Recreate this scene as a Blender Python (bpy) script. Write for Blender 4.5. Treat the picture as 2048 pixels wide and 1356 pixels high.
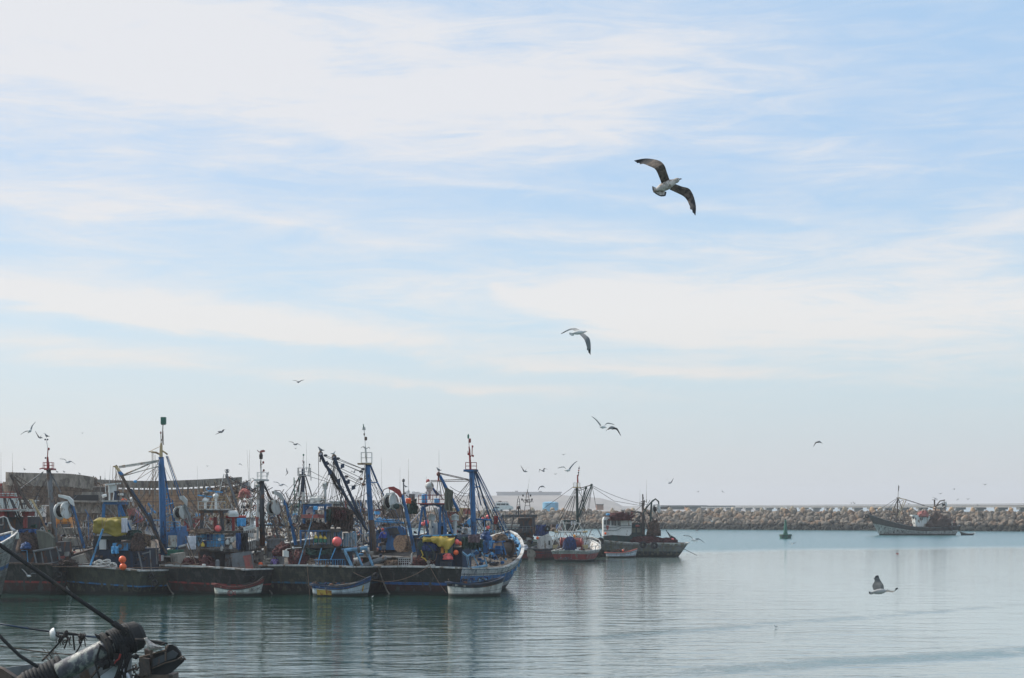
import bpy, bmesh, math, random
from mathutils import Vector, Matrix, noise
R = math.radians
scene = bpy.context.scene
for o in list(bpy.data.objects): bpy.data.objects.remove(o)

# ------------------------------------------------------------------ camera
HAZE = .00024
F, H, CX, HY = 3600.0, 5.8, 1024.0, 1014.0      # focal length in photo pixels, eye height, centre column, horizon row
cam_d = bpy.data.cameras.new('camera'); cam = bpy.data.objects.new('camera', cam_d)
scene.collection.objects.link(cam); scene.camera = cam
cam.location = (0, 0, H); cam.rotation_euler = (R(90), 0, 0)
cam_d.sensor_width = 36; cam_d.lens = 36 * F / 2048; cam_d.shift_y = (HY - 678) / 2048
cam_d.clip_start = 0.5; cam_d.clip_end = 20000

# ------------------------------------------------------------------ sun, sky, exposure
SUN_EL, SUN_AZ = 40, -62                         # degrees; azimuth from +Y, negative = left
sun_dir = Vector((math.sin(R(SUN_AZ)) * math.cos(R(SUN_EL)), math.cos(R(SUN_AZ)) * math.cos(R(SUN_EL)), math.sin(R(SUN_EL))))
sd = bpy.data.lights.new('sun', 'SUN'); sd.energy = 4.0; sd.angle = R(1.5); sd.color = (1, .95, .87)
so = bpy.data.objects.new('sun', sd); scene.collection.objects.link(so)
so.rotation_euler = sun_dir.to_track_quat('Z', 'Y').to_euler(); so.location = (-60, 60, 80)

def N(nt, t, loc=None, **kw):
    n = nt.nodes.new(t)
    for k, v in kw.items():
        if k.startswith('i_'):
            n.inputs[k[2:].replace('_', ' ')].default_value = v
        else: setattr(n, k, v)
    return n
class G:
    """tiny node-graph writer"""
    def __init__(s, nt): s.nt = nt
    def lk(s, a, b): s.nt.links.new(a, b)
    def setin(s, sock, v):
        if isinstance(v, bpy.types.NodeSocket): s.lk(v, sock)
        else: sock.default_value = v
    def m(s, op, a, b=None, c=None, clamp=False):
        n = s.nt.nodes.new('ShaderNodeMath'); n.operation = op; n.use_clamp = clamp
        s.setin(n.inputs[0], a)
        if b is not None: s.setin(n.inputs[1], b)
        if c is not None: s.setin(n.inputs[2], c)
        return n.outputs[0]
    def mix(s, f, a, b, mode='MIX'):
        n = s.nt.nodes.new('ShaderNodeMix'); n.data_type = 'RGBA'; n.blend_type = mode
        s.setin(n.inputs[0], f)
        for i, v in ((6, a), (7, b)):
            if isinstance(v, (tuple, list)): v = tuple(v) + ((1,) if len(v) == 3 else ())
            s.setin(n.inputs[i], v)
        return n.outputs[2]
    def noise(s, vec, scale, detail=3, rough=.5, dist=0, out=0):
        n = s.nt.nodes.new('ShaderNodeTexNoise'); s.setin(n.inputs['Vector'], vec)
        n.inputs['Scale'].default_value = scale; n.inputs['Detail'].default_value = detail
        n.inputs['Roughness'].default_value = rough; n.inputs['Distortion'].default_value = dist
        return n.outputs[out]
    def mapr(s, v, a, b, c=0, d=1, smooth=True):
        n = s.nt.nodes.new('ShaderNodeMapRange'); n.interpolation_type = 'SMOOTHSTEP' if smooth else 'LINEAR'
        s.setin(n.inputs[0], v)
        for i, x in enumerate((a, b, c, d)): s.setin(n.inputs[i + 1], x)
        return n.outputs[0]
    def scl(s, vec, sc, loc=(0, 0, 0), rot=(0, 0, 0)):
        n = s.nt.nodes.new('ShaderNodeMapping'); s.setin(n.inputs[0], vec)
        n.inputs['Scale'].default_value = sc; n.inputs['Location'].default_value = loc; n.inputs['Rotation'].default_value = rot
        return n.outputs[0]
    def comb(s, x, y, z=0.0):
        n = s.nt.nodes.new('ShaderNodeCombineXYZ')
        for i, v in enumerate((x, y, z)): s.setin(n.inputs[i], v)
        return n.outputs[0]
    def sep(s, v):
        n = s.nt.nodes.new('ShaderNodeSeparateXYZ'); s.lk(v, n.inputs[0]); return n.outputs

world = bpy.data.worlds.new('World'); scene.world = world; world.use_nodes = True
nt = world.node_tree; nt.nodes.clear(); g = G(nt)
wo = nt.nodes.new('ShaderNodeOutputWorld'); bg = nt.nodes.new('ShaderNodeBackground')
sky = nt.nodes.new('ShaderNodeTexSky'); sky.sky_type = 'NISHITA'; sky.sun_disc = False
sky.sun_elevation = R(SUN_EL); sky.sun_rotation = R(SUN_AZ); sky.air_density = 1.0; sky.dust_density = .6; sky.ozone_density = 2.0
bg.inputs[1].default_value = 0.1
tc = nt.nodes.new('ShaderNodeTexCoord')
X, Y_, Z = g.sep(tc.outputs['Generated'])
el = g.m('ARCSINE', Z)                                   # elevation, radians
az = g.m('ARCTAN2', X, Y_)                               # azimuth from +Y, radians
# directions of the frame: azimuth -.28 .. +.28, elevation 0 .. .27
def bump2(a0, aw, e0, ew, slope=0.0, n=None, na=0.0):
    """a soft elongated cloud centred on (a0, e0)"""
    e = g.m('SUBTRACT', el, g.m('MULTIPLY_ADD', g.m('SUBTRACT', az, a0), slope, e0))
    if n is not None: e = g.m('ADD', e, g.m('MULTIPLY', g.m('SUBTRACT', n, .5), na))
    dx = g.m('DIVIDE', g.m('SUBTRACT', az, a0), aw); dy = g.m('DIVIDE', e, ew)
    d2 = g.m('ADD', g.m('MULTIPLY', dx, dx), g.m('MULTIPLY', dy, dy))
    return g.m('POWER', 2.718, g.m('MULTIPLY', d2, -1.0))
uv = g.comb(az, el, 0.0)
st = g.scl(uv, (3.2, 17, 1), rot=(0, 0, R(8)))
n1 = g.noise(st, 1.6, 7, .62, .6)                         # streaky wisps
n2 = g.noise(g.scl(uv, (4, 10, 1), loc=(3, 7, 0), rot=(0, 0, R(-12))), 1.3, 6, .6, .8)
n3 = g.noise(g.scl(uv, (14, 26, 1), loc=(1, 2, 0)), 1.5, 5, .6, .3)
def e_of(py): return math.atan((HY - py) / F)
def a_of(px): return math.atan((px - CX) / F)
def cl(px, py, w, h, slope=0, amp=1.0, na=.03):
    return g.m('MULTIPLY', bump2(a_of(px), w / F, e_of(py), h / F, slope, n1, na), amp)
clouds = [cl(250, 180, 620, 210, -.05, .72), cl(900, 200, 420, 120, .0, .55), cl(1400, 200, 480, 130, -.12, .5), cl(700, 60, 700, 90, -.03, .4), cl(900, 560, 700, 60, -.05, .22), cl(80, 420, 420, 42, -.03, .55), cl(520, 450, 330, 20, -.1, .35),
          cl(1750, 640, 560, 105, -.03, .95, .012), cl(1250, 615, 270, 62, -.11, .55, .008), cl(2000, 480, 300, 90, .1, .45), cl(120, 600, 520, 40, -.07, .95), cl(700, 670, 420, 26, -.09, .6),
          cl(180, 710, 330, 24, -.08, .75), cl(800, 765, 520, 14, -.05, .6), cl(1350, 745, 420, 12, -.06, .55), cl(350, 640, 420, 22, -.1, .5), cl(1450, 300, 420, 36, -.12, .3),
          cl(60, 20, 500, 90, 0, .35), cl(430, 832, 160, 9, -.06, .3), cl(1050, 380, 600, 14, -.1, .35), cl(1250, 470, 500, 22, -.06, .3)]
dens = clouds[0]
for c in clouds[1:]: dens = g.m('ADD', dens, c)
# the crisp upper left edge of the big right-hand cloud
en = g.m('MULTIPLY', g.m('SUBTRACT', n3, .5), .012)
daz = g.m('SUBTRACT', az, a_of(968))
top_ = g.m('SUBTRACT', g.m('ADD', g.m('MULTIPLY_ADD', daz, -.075, e_of(556)), en), el)
bot_ = g.m('SUBTRACT', el, g.m('ADD', g.m('MULTIPLY_ADD', daz, -.30, e_of(606)), en))
lft_ = g.m('ADD', daz, g.m('MULTIPLY', en, 2.0))
edge = g.m('MULTIPLY', g.m('MULTIPLY', g.mapr(top_, -.0008, .0045), g.mapr(bot_, -.002, .016)), g.m('MULTIPLY', g.mapr(lft_, -.001, .007), g.mapr(daz, .15, .02)))
dens = g.m('ADD', dens, g.m('MULTIPLY', edge, .6))
tex = g.m('MULTIPLY_ADD', g.m('SUBTRACT', n1, .5), 2.2, g.m('MULTIPLY_ADD', g.m('SUBTRACT', n2, .5), 1.4, 1.0))
n4 = g.noise(g.scl(uv, (9, 62, 1), loc=(2, 9, 0), rot=(0, 0, R(9))), 1.5, 8, .68, .9)
tex = g.m('ADD', tex, g.m('MULTIPLY', g.m('SUBTRACT', n4, .5), 1.1))
dens = g.m('ADD', g.m('MULTIPLY', dens, g.m('MAXIMUM', tex, .15)), g.m('MULTIPLY', g.mapr(n1, .45, .8), .35))
# outside the frame: general thin high cloud
up = g.mapr(el, .30, .55)
allsky = g.m('MULTIPLY_ADD', g.mapr(g.noise(g.scl(tc.outputs['Generated'], (2, 2, 7)), 1.6, 6, .6), .35, .7), .7, .15)
dens = g.m('ADD', g.m('MULTIPLY', dens, g.m('SUBTRACT', 1.0, up)), g.m('MULTIPLY', allsky, up))
dens = g.mapr(g.m('ADD', dens, g.m('MULTIPLY', g.mapr(n4, .3, .75), .26)), .0, 1.2)
blue = g.mix(1.0, sky.outputs[0], (1.02, 1.0, 1.0), 'MULTIPLY')
# thin veil: whitens the clear sky, pale cyan lower down, lavender-blue to the upper right
lav = g.mix(g.mapr(el, .05, .2), (5.2, 6.9, 7.8), (4.0, 5.85, 8.1))
lav = g.mix(g.mapr(az, -.28, .28), g.mix(.35, lav, (6.2, 6.9, 7.8)), lav)
base = g.mix(.78, blue, lav)
ccol = g.mix(g.mapr(el, .04, .2), (7.45, 7.3, 7.05), (7.0, 7.05, 7.3))
col = g.mix(g.m('MULTIPLY', dens, .93), base, ccol)
haz = g.m('POWER', g.m('SUBTRACT', 1.0, g.mapr(el, 0.0, .11, smooth=False)), 1.25)
hcol = g.mix(g.mapr(az, -.3, .25), (6.1, 5.95, 5.8), (5.3, 5.3, 5.45))
col = g.mix(g.m('MULTIPLY', haz, .95), col, hcol)
g.lk(col, bg.inputs[0]); g.lk(bg.outputs[0], wo.inputs[0])

scene.view_settings.view_transform = 'Standard'; scene.view_settings.look = 'None'
scene.view_settings.gamma = 1; scene.view_settings.exposure = .22
scene.render.engine = 'CYCLES'; scene.cycles.use_denoising = True
scene.cycles.max_bounces = 6; scene.cycles.diffuse_bounces = 2; scene.cycles.glossy_bounces = 3; scene.cycles.volume_bounces = 0
scene.cycles.transmission_bounces = 3; scene.cycles.caustics_reflective = False; scene.cycles.caustics_refractive = False

# ------------------------------------------------------------------ materials
_m = {}
def mat(name, col, rough=.75, metal=0.0, var=.25, scale=2.5, wear=None, wamt=.45, wscale=1.6, streak=.35, bump=.15, ior=None):
    """painted / worn surface: colour variation, patches of wear, slight relief"""
    if name in _m: return _m[name]
    m = bpy.data.materials.new(name); m.use_nodes = True; nt = m.node_tree; g = G(nt)
    p = nt.nodes['Principled BSDF']; p.inputs['Roughness'].default_value = rough; p.inputs['Metallic'].default_value = metal
    t = nt.nodes.new('ShaderNodeTexCoord').outputs['Object']
    v = g.scl(t, (1, 1, streak))
    a = g.noise(v, scale, 5, .6)
    lo = tuple(c * (1 - var) for c in col); hi = tuple(min(1, c * (1 + var)) for c in col)
    c = g.mix(g.mapr(a, .3, .7), lo, hi)
    if wear:
        w = g.noise(g.scl(t, (1, 1, streak * 1.3), loc=(5, 3, 1)), wscale, 7, .68)
        c = g.mix(g.mapr(w, .62 - wamt * .3, .66 - wamt * .15), c, wear)
    g.lk(c, p.inputs['Base Color'])
    if bump:
        b = nt.nodes.new('ShaderNodeBump'); b.inputs['Strength'].default_value = bump; b.inputs['Distance'].default_value = .03
        g.lk(g.noise(t, scale * 4, 4, .6), b.inputs['Height']); g.lk(b.outputs[0], p.inputs['Normal'])
    _m[name] = m
    return m

RUST = (.16, .065, .03); GRIME = (.035, .035, .03)
mat('black_steel', (.016, .016, .016), .85, 0, wear=(.05, .036, .028), wamt=.4)
mat('dark_steel', (.05, .055, .06), .6, .1, wear=RUST, wamt=.35)
mat('grey_steel', (.16, .17, .175), .6, .2, wear=(.11, .07, .045), wamt=.3)
mat('pale_steel', (.42, .42, .39), .6, 0, wear=(.2, .13, .08), wamt=.35)
mat('brown_steel', (.11, .075, .055), .75, 0, wear=(.05, .04, .035), wamt=.5)
mat('blue_paint', (.018, .115, .28), .5, 0, wear=(.03, .045, .075), wamt=.28, wscale=2.5)
mat('deep_blue', (.012, .032, .07), .6, 0, wear=(.02, .02, .025), wamt=.5)
mat('sky_blue', (.07, .28, .52), .55, 0, wear=(.1, .13, .15), wamt=.35, wscale=3)
mat('light_blue', (.16, .33, .48), .6, 0, wear=(.09, .09, .09), wamt=.45, wscale=3)
mat('white_paint', (.62, .62, .59), .5, 0, .1, wear=(.26, .2, .14), wamt=.18)
mat('dirty_white', (.48, .475, .45), .7, 0, wear=(.2, .16, .12), wamt=.3)
mat('red_paint', (.28, .03, .025), .55, 0, wear=(.1, .045, .035), wamt=.3)
mat('faded_red', (.33, .09, .075), .7, 0, wear=(.2, .11, .09), wamt=.35)
mat('green_paint', (.02, .13, .085), .5, 0, wear=(.03, .06, .05), wamt=.3)
mat('dark_green', (.015, .04, .035), .6, 0, wear=(.03, .03, .025), wamt=.4)
mat('tan_paint', (.42, .31, .16), .6, 0, wear=(.2, .12, .07), wamt=.4)
mat('yellow_paint', (.55, .38, .05), .6, 0, wear=(.3, .2, .08), wamt=.4)
mat('orange_paint', (.65, .23, .02), .5, 0, .12)
mat('float_orange', (.85, .13, .03), .45, 0, .1, bump=.05)
mat('float_pink', (.85, .13, .12), .45, 0, .12, wear=(.5, .2, .18), wamt=.2, wscale=5, bump=.05)
mat('float_white', (.6, .59, .54), .55, 0, .12, bump=.05)
mat('wood', (.2, .14, .095), .85, 0, .35, 3, wear=(.09, .07, .055), wamt=.5)
mat('grey_wood', (.24, .215, .18), .9, 0, .3, 3, wear=(.11, .095, .08), wamt=.45)
mat('deck_wood', (.1, .085, .07), .9, 0, .3, 3, wear=(.04, .035, .03), wamt=.5)
mat('net_brown', (.09, .055, .04), .95, 0, .5, 9, wear=(.03, .022, .02), wamt=.5, wscale=7, streak=1, bump=1)
mat('net_maroon', (.085, .022, .022), .95, 0, .5, 9, wear=(.028, .014, .014), wamt=.5, wscale=7, streak=1, bump=1)
mat('net_green', (.04, .075, .06), .95, 0, .45, 8, wear=(.02, .035, .03), wamt=.45, wscale=5, streak=.4, bump=1)
mat('net_blue', (.02, .045, .14), .9, 0, .5, 9, wear=(.015, .02, .05), wamt=.5, wscale=6, streak=.25, bump=1)
mat('net_tan', (.22, .15, .1), .95, 0, .4, 10, wear=(.09, .06, .045), wamt=.45, wscale=8, streak=1, bump=1)
mat('rope', (.2, .13, .09), .9, 0, .3, 8)
mat('dark_rope', (.035, .028, .025), .9, 0, .3, 8)
mat('white_rope', (.6, .58, .52), .85, 0, .15, 8)
mat('tarp_yellow', (.26, .2, .02), .6, 0, .2, 2, wear=(.2, .15, .02), wamt=.35, bump=.5)
mat('tarp_gold', (.5, .34, .05), .5, 0, .15, 2, bump=.5)
mat('tarp_blue', (.018, .07, .2), .55, 0, .3, 3, bump=.5)
mat('tarp_cyan', (.08, .34, .62), .55, 0, .2, 3, bump=.4)
mat('cloth_white', (.62, .62, .66), .8, 0, .08, 3, bump=.3)
mat('cloth_mauve', (.15, .1, .11), .9, 0, .2, 3, bump=.4)
mat('cloth_olive', (.13, .13, .1), .9, 0, .2, 3, bump=.4)
mat('rubber', (.014, .014, .015), .8, 0, .3, 5)
mat('glass', (.03, .04, .045), .12, 0, .2, 2, bump=0)
mat('skin', (.28, .15, .1), .6, 0, .1)
mat('steel_worn', (.085, .085, .1), .6, .1, .45, 5, wear=(.3, .31, .28), wamt=.5, wscale=4, streak=.5)

def hull_mat(name, bands, wear, wamt=.4, plank=.045, rough=.7, patch=None):
    """bands: (height fraction, colour) from the keel up; the stripes follow the sheer through the UV map"""
    m = bpy.data.materials.new(name); m.use_nodes = True; nt = m.node_tree; g = G(nt)
    p = nt.nodes['Principled BSDF']; p.inputs['Roughness'].default_value = rough
    tcn = nt.nodes.new('ShaderNodeTexCoord'); u, v, _ = g.sep(tcn.outputs['UV']); ob = tcn.outputs['Object']
    wob = g.m('MULTIPLY', g.m('SUBTRACT', g.noise(ob, 1.5, 4, .6), .5), .025)
    r = nt.nodes.new('ShaderNodeValToRGB'); r.color_ramp.interpolation = 'CONSTANT'
    g.lk(g.m('ADD', v, wob), r.inputs[0])
    e = r.color_ramp.elements
    while len(e) > 1: e.remove(e[0])
    e[0].position = 0; e[0].color = tuple(bands[0][1]) + (1,)
    for pos, c in bands[1:]:
        k = e.new(pos); k.color = tuple(c) + (1,)
    c = r.outputs[0]
    a = g.noise(g.scl(ob, (1, 1, .3)), 2.2, 6, .65)
    c = g.mix(g.mapr(a, .3, .72), g.mix(1, c, (.6, .6, .6), 'MULTIPLY'), g.mix(1, c, (1.25, 1.25, 1.25), 'MULTIPLY'))
    w = g.noise(g.scl(ob, (1, 1, .55), loc=(4, 2, 9)), 2.6, 8, .72)
    c = g.mix(g.mapr(w, .63 - wamt * .3, .67 - wamt * .2), c, wear)
    # running stains down from the rail
    s_ = g.noise(g.scl(ob, (5, 5, .25), loc=(1, 1, 1)), 1.4, 4, .6)
    c = g.mix(g.m('MULTIPLY', g.mapr(s_, .56, .72), .55), c, patch or (.09, .05, .03))
    pl = g.m('FRACT', g.m('DIVIDE', v, plank * 2))
    ln = g.m('LESS_THAN', pl, .1)
    c = g.mix(g.m('MULTIPLY', ln, .5), c, (.02, .02, .02))
    # weed and wet timber at the waterline
    c = g.mix(g.mapr(g.m('ADD', g.sep(ob)[2], g.m('MULTIPLY', wob, 4)), .34, .12), c, (.014, .018, .013))
    g.lk(c, p.inputs['Base Color'])
    b = nt.nodes.new('ShaderNodeBump'); b.inputs['Strength'].default_value = .5; b.inputs['Distance'].default_value = .03
    g.lk(g.m('SUBTRACT', g.noise(ob, 3, 5, .6), g.m('MULTIPLY', ln, .6)), b.inputs['Height']); g.lk(b.outputs[0], p.inputs['Normal'])
    _m[name] = m
    return name

# ------------------------------------------------------------------ mesh helpers
def P(px, py, Y): return Vector(((px - CX) * Y / F, Y, H - (py - HY) * Y / F))
def V3(p, Y):
    if isinstance(p, Vector): return p
    return P(p[0], p[1], p[2] if len(p) > 2 else Y)
def px(n, Y): return n * Y / F
rng = random.Random(7)

class MB:
    def __init__(s): s.v = []; s.f = []; s.mi = []; s.uv = {}; s.k = 0
    def add(s, vs, fs, mi=None):
        o = len(s.v); s.v += [Vector(v) for v in vs]; s.f += [tuple(i + o for i in f) for f in fs]
        s.mi += [s.k if mi is None else mi] * len(fs); return o
    def box(s, c, ux, uy, uz):
        c = Vector(c); vs = [c + ux * a + uy * b + uz * d for a in (-1, 1) for b in (-1, 1) for d in (-1, 1)]
        s.add(vs, [(0, 1, 3, 2), (4, 6, 7, 5), (0, 4, 5, 1), (2, 3, 7, 6), (0, 2, 6, 4), (1, 5, 7, 3)])
    def abox(s, x0, y0, z0, x1, y1, z1):
        s.box(((x0 + x1) / 2, (y0 + y1) / 2, (z0 + z1) / 2), Vector((abs(x1 - x0) / 2, 0, 0)), Vector((0, abs(y1 - y0) / 2, 0)), Vector((0, 0, abs(z1 - z0) / 2)))
    def path(s, pts, r, n=6, r1=None, close=True):
        """tube through points; r may be a number or one per point"""
        pts = [Vector(p) for p in pts]; k = len(pts)
        rs = r if isinstance(r, (list, tuple)) else [r + ((r1 - r) * i / (k - 1) if r1 is not None else 0) for i in range(k)]
        vs = []; 
        d0 = (pts[1] - pts[0]).normalized(); a = d0.orthogonal().normalized()
        for i, p in enumerate(pts):
            d = (pts[min(i + 1, k - 1)] - pts[max(i - 1, 0)])
            if d.length < 1e-9: d = d0
            d.normalize(); a = (a - d * a.dot(d)); a = a.normalized() if a.length > 1e-6 else d.orthogonal().normalized(); b = d.cross(a)
            vs += [p + (a * math.cos(t * 2 * math.pi / n) + b * math.sin(t * 2 * math.pi / n)) * rs[i] for t in range(n)]
        fs = [(i * n + t, i * n + (t + 1) % n, (i + 1) * n + (t + 1) % n, (i + 1) * n + t) for i in range(k - 1) for t in range(n)]
        if close: fs += [tuple(reversed(range(n))), tuple((k - 1) * n + t for t in range(n))]
        s.add(vs, fs)
    def tube(s, p, q, r, r1=None, n=6): s.path([p, q], r, n, r1)
    def ball(s, c, r, sc=(1, 1, 1), nu=12, nv=8, lump=0, seed=0):
        c = Vector(c); vs = []; fs = []
        for i in range(nv + 1):
            th = math.pi * i / nv
            for j in range(nu):
                ph = 2 * math.pi * j / nu
                d = Vector((math.sin(th) * math.cos(ph), math.sin(th) * math.sin(ph), math.cos(th)))
                k = 1 + (lump * noise.noise(d * 2.3 + Vector((seed * 3.1, seed, 0))) if lump else 0)
                vs.append(c + Vector((d.x * sc[0], d.y * sc[1], d.z * sc[2])) * r * k)
        fs = [(i * nu + j, (i + 1) * nu + j, (i + 1) * nu + (j + 1) % nu, i * nu + (j + 1) % nu) for i in range(nv) for j in range(nu)]
        s.add(vs, fs)
    def lathe(s, c, prof, axis=Vector((0, 0, 1)), n=14):
        c = Vector(c); axis = axis.normalized(); a = axis.orthogonal().normalized(); b = axis.cross(a); vs = []
        for (r, h) in prof:
            vs += [c + axis * h + (a * math.cos(2 * math.pi * t / n) + b * math.sin(2 * math.pi * t / n)) * max(r, 1e-4) for t in range(n)]
        k = len(prof)
        fs = [(i * n + t, i * n + (t + 1) % n, (i + 1) * n + (t + 1) % n, (i + 1) * n + t) for i in range(k - 1) for t in range(n)]
        fs += [tuple(reversed(range(n))), tuple((k - 1) * n + t for t in range(n))]
        s.add(vs, fs)
    def torus(s, c, R_, r, axis=Vector((0, 1, 0)), n=16, m=7):
        axis = axis.normalized(); a = axis.orthogonal().normalized(); b = axis.cross(a); c = Vector(c); vs = []
        for i in range(n):
            d = a * math.cos(2 * math.pi * i / n) + b * math.sin(2 * math.pi * i / n)
            vs += [c + d * (R_ + r * math.cos(2 * math.pi * j / m)) + axis * r * math.sin(2 * math.pi * j / m) for j in range(m)]
        s.add(vs, [(i * m + j, ((i + 1) % n) * m + j, ((i + 1) % n) * m + (j + 1) % m, i * m + (j + 1) % m) for i in range(n) for j in range(m)])
    def prism(s, pts, dvec):
        """outline polygon given thickness along dvec"""
        pts = [Vector(p) for p in pts]; n = len(pts)
        s.add(pts + [p + dvec for p in pts], [tuple(range(n)), tuple(reversed(range(n, 2 * n)))] + [(i, i + n, (i + 1) % n + n, (i + 1) % n) for i in range(n)])
    def sheet(s, fn, nu, nv, th=.03):
        """closed thin sheet from fn(u,v)"""
        g_ = [[Vector(fn(i / nu, j / nv)) for j in range(nv + 1)] for i in range(nu + 1)]
        m_ = (nu + 1) * (nv + 1)
        ctr = sum((g_[i][j] for i in range(nu + 1) for j in range(nv + 1)), Vector()) / m_
        vs = [g_[i][j] for i in range(nu + 1) for j in range(nv + 1)]
        nn = (g_[nu][0] - g_[0][0]).cross(g_[0][nv] - g_[0][0]); nn = nn.normalized() if nn.length > 1e-6 else Vector((0, 1, 0))
        vs += [v + nn * th for v in vs]
        q = lambda i, j: i * (nv + 1) + j
        fs = []
        for i in range(nu):
            for j in range(nv):
                a = (q(i, j), q(i + 1, j), q(i + 1, j + 1), q(i, j + 1)); fs += [a, tuple(x + m_ for x in reversed(a))]
        for i in range(nu):
            fs += [(q(i, 0), q(i, 0) + m_, q(i + 1, 0) + m_, q(i + 1, 0)), (q(i + 1, nv), q(i + 1, nv) + m_, q(i, nv) + m_, q(i, nv))]
        for j in range(nv):
            fs += [(q(0, j + 1), q(0, j + 1) + m_, q(0, j) + m_, q(0, j)), (q(nu, j), q(nu, j) + m_, q(nu, j + 1) + m_, q(nu, j + 1))]
        s.add(vs, fs)
    # --- pieces laid out at a distance Y
    def L(s, Y, pts, w, n=6, w1=None):
        ps = [V3(p, Y) for p in pts]; s.path(ps, px(w, Y) / 2, n, px(w1, Y) / 2 if w1 is not None else None); return s
    def sag(s, Y, p, q, w, drop, n=8):
        a, b = V3(p, Y), V3(q, Y); d = px(drop, Y)
        s.path([a.lerp(b, i / n) - Vector((0, 0, 4 * d * (i / n) * (1 - i / n))) for i in range(n + 1)], px(w, Y) / 2, 5); return s
    def B(s, x0, y0, x1, y1, Y, d=1.0, h=0.0, bev=0):
        """box whose projected extent is x0..x1, y0..y1, near face about Y, depth d, turned by h degrees"""
        c, sn = math.cos(R(h)), abs(math.sin(R(h)))
        W = abs(x1 - x0) * Y / F; w = max(.05, (W - d * sn) / c) if W > d * sn + .05 else W * .6
        if W <= d * sn + .05: d = (W - w * c) / max(sn, .01) if sn > .01 else d
        p = P((x0 + x1) / 2, (y0 + y1) / 2, Y); p.y += d / 2
        f = Vector((math.sin(R(h)), math.cos(R(h)), 0)); r = Vector((f.y, -f.x, 0))
        s.box(p, r * w / 2, f * d / 2, Vector((0, 0, abs(y1 - y0) * Y / F / 2))); return s

def mesh_from(mb, name, mats, loc, smooth):
    me = bpy.data.meshes.new(name)
    me.from_pydata([tuple(v - loc) for v in mb.v], [], mb.f)
    for m in (mats if isinstance(mats, (list, tuple)) else [mats]): me.materials.append(_m[m] if isinstance(m, str) else m)
    me.polygons.foreach_set('material_index', mb.mi)
    if smooth: me.polygons.foreach_set('use_smooth', [True] * len(me.polygons))
    if mb.uv:
        ul = me.uv_layers.new(name='UVMap')
        for l in me.loops: ul.data[l.index].uv = mb.uv.get(l.vertex_index, (0, 0))
    me.update()
    bm = bmesh.new(); bm.from_mesh(me); bmesh.ops.recalc_face_normals(bm, faces=bm.faces); bm.to_mesh(me); bm.free()
    return me
def tag(o, label=None, cat=None, group=None, kind=None):
    if label: o['label'] = label
    if cat: o['category'] = cat
    if group: o['group'] = group
    if kind: o['kind'] = kind
    return o
def link(o): scene.collection.objects.link(o); return o
class Thing:
    def __init__(s, name, label, cat, loc, group=None):
        s.o = link(bpy.data.objects.new(name, None)); s.loc = Vector(loc); s.o.location = s.loc; s.o.empty_display_size = .3
        tag(s.o, label, cat, group)
    def part(s, name, mb, mats, parent=None, smooth=False, label=None):
        o = link(bpy.data.objects.new(name, mesh_from(mb, name, mats, s.loc, smooth)))
        o.parent = parent or s.o
        if label: o['label'] = label
        return o
def solo(name, mb, mats, label, cat, group=None, smooth=False, kind=None, loc=None):
    """a thing that is one mesh"""
    if loc is None:
        loc = sum(mb.v, Vector()) / len(mb.v); loc.z = min(v.z for v in mb.v)
    loc = Vector(loc)
    o = link(bpy.data.objects.new(name, mesh_from(mb, name, mats, loc, smooth))); o.location = loc
    return tag(o, label, cat, group, kind)
def copy_tree(o, parent=None):
    c = o.copy(); link(c); c.parent = parent
    for ch in list(o.children): copy_tree(ch, c)
    return c

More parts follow.
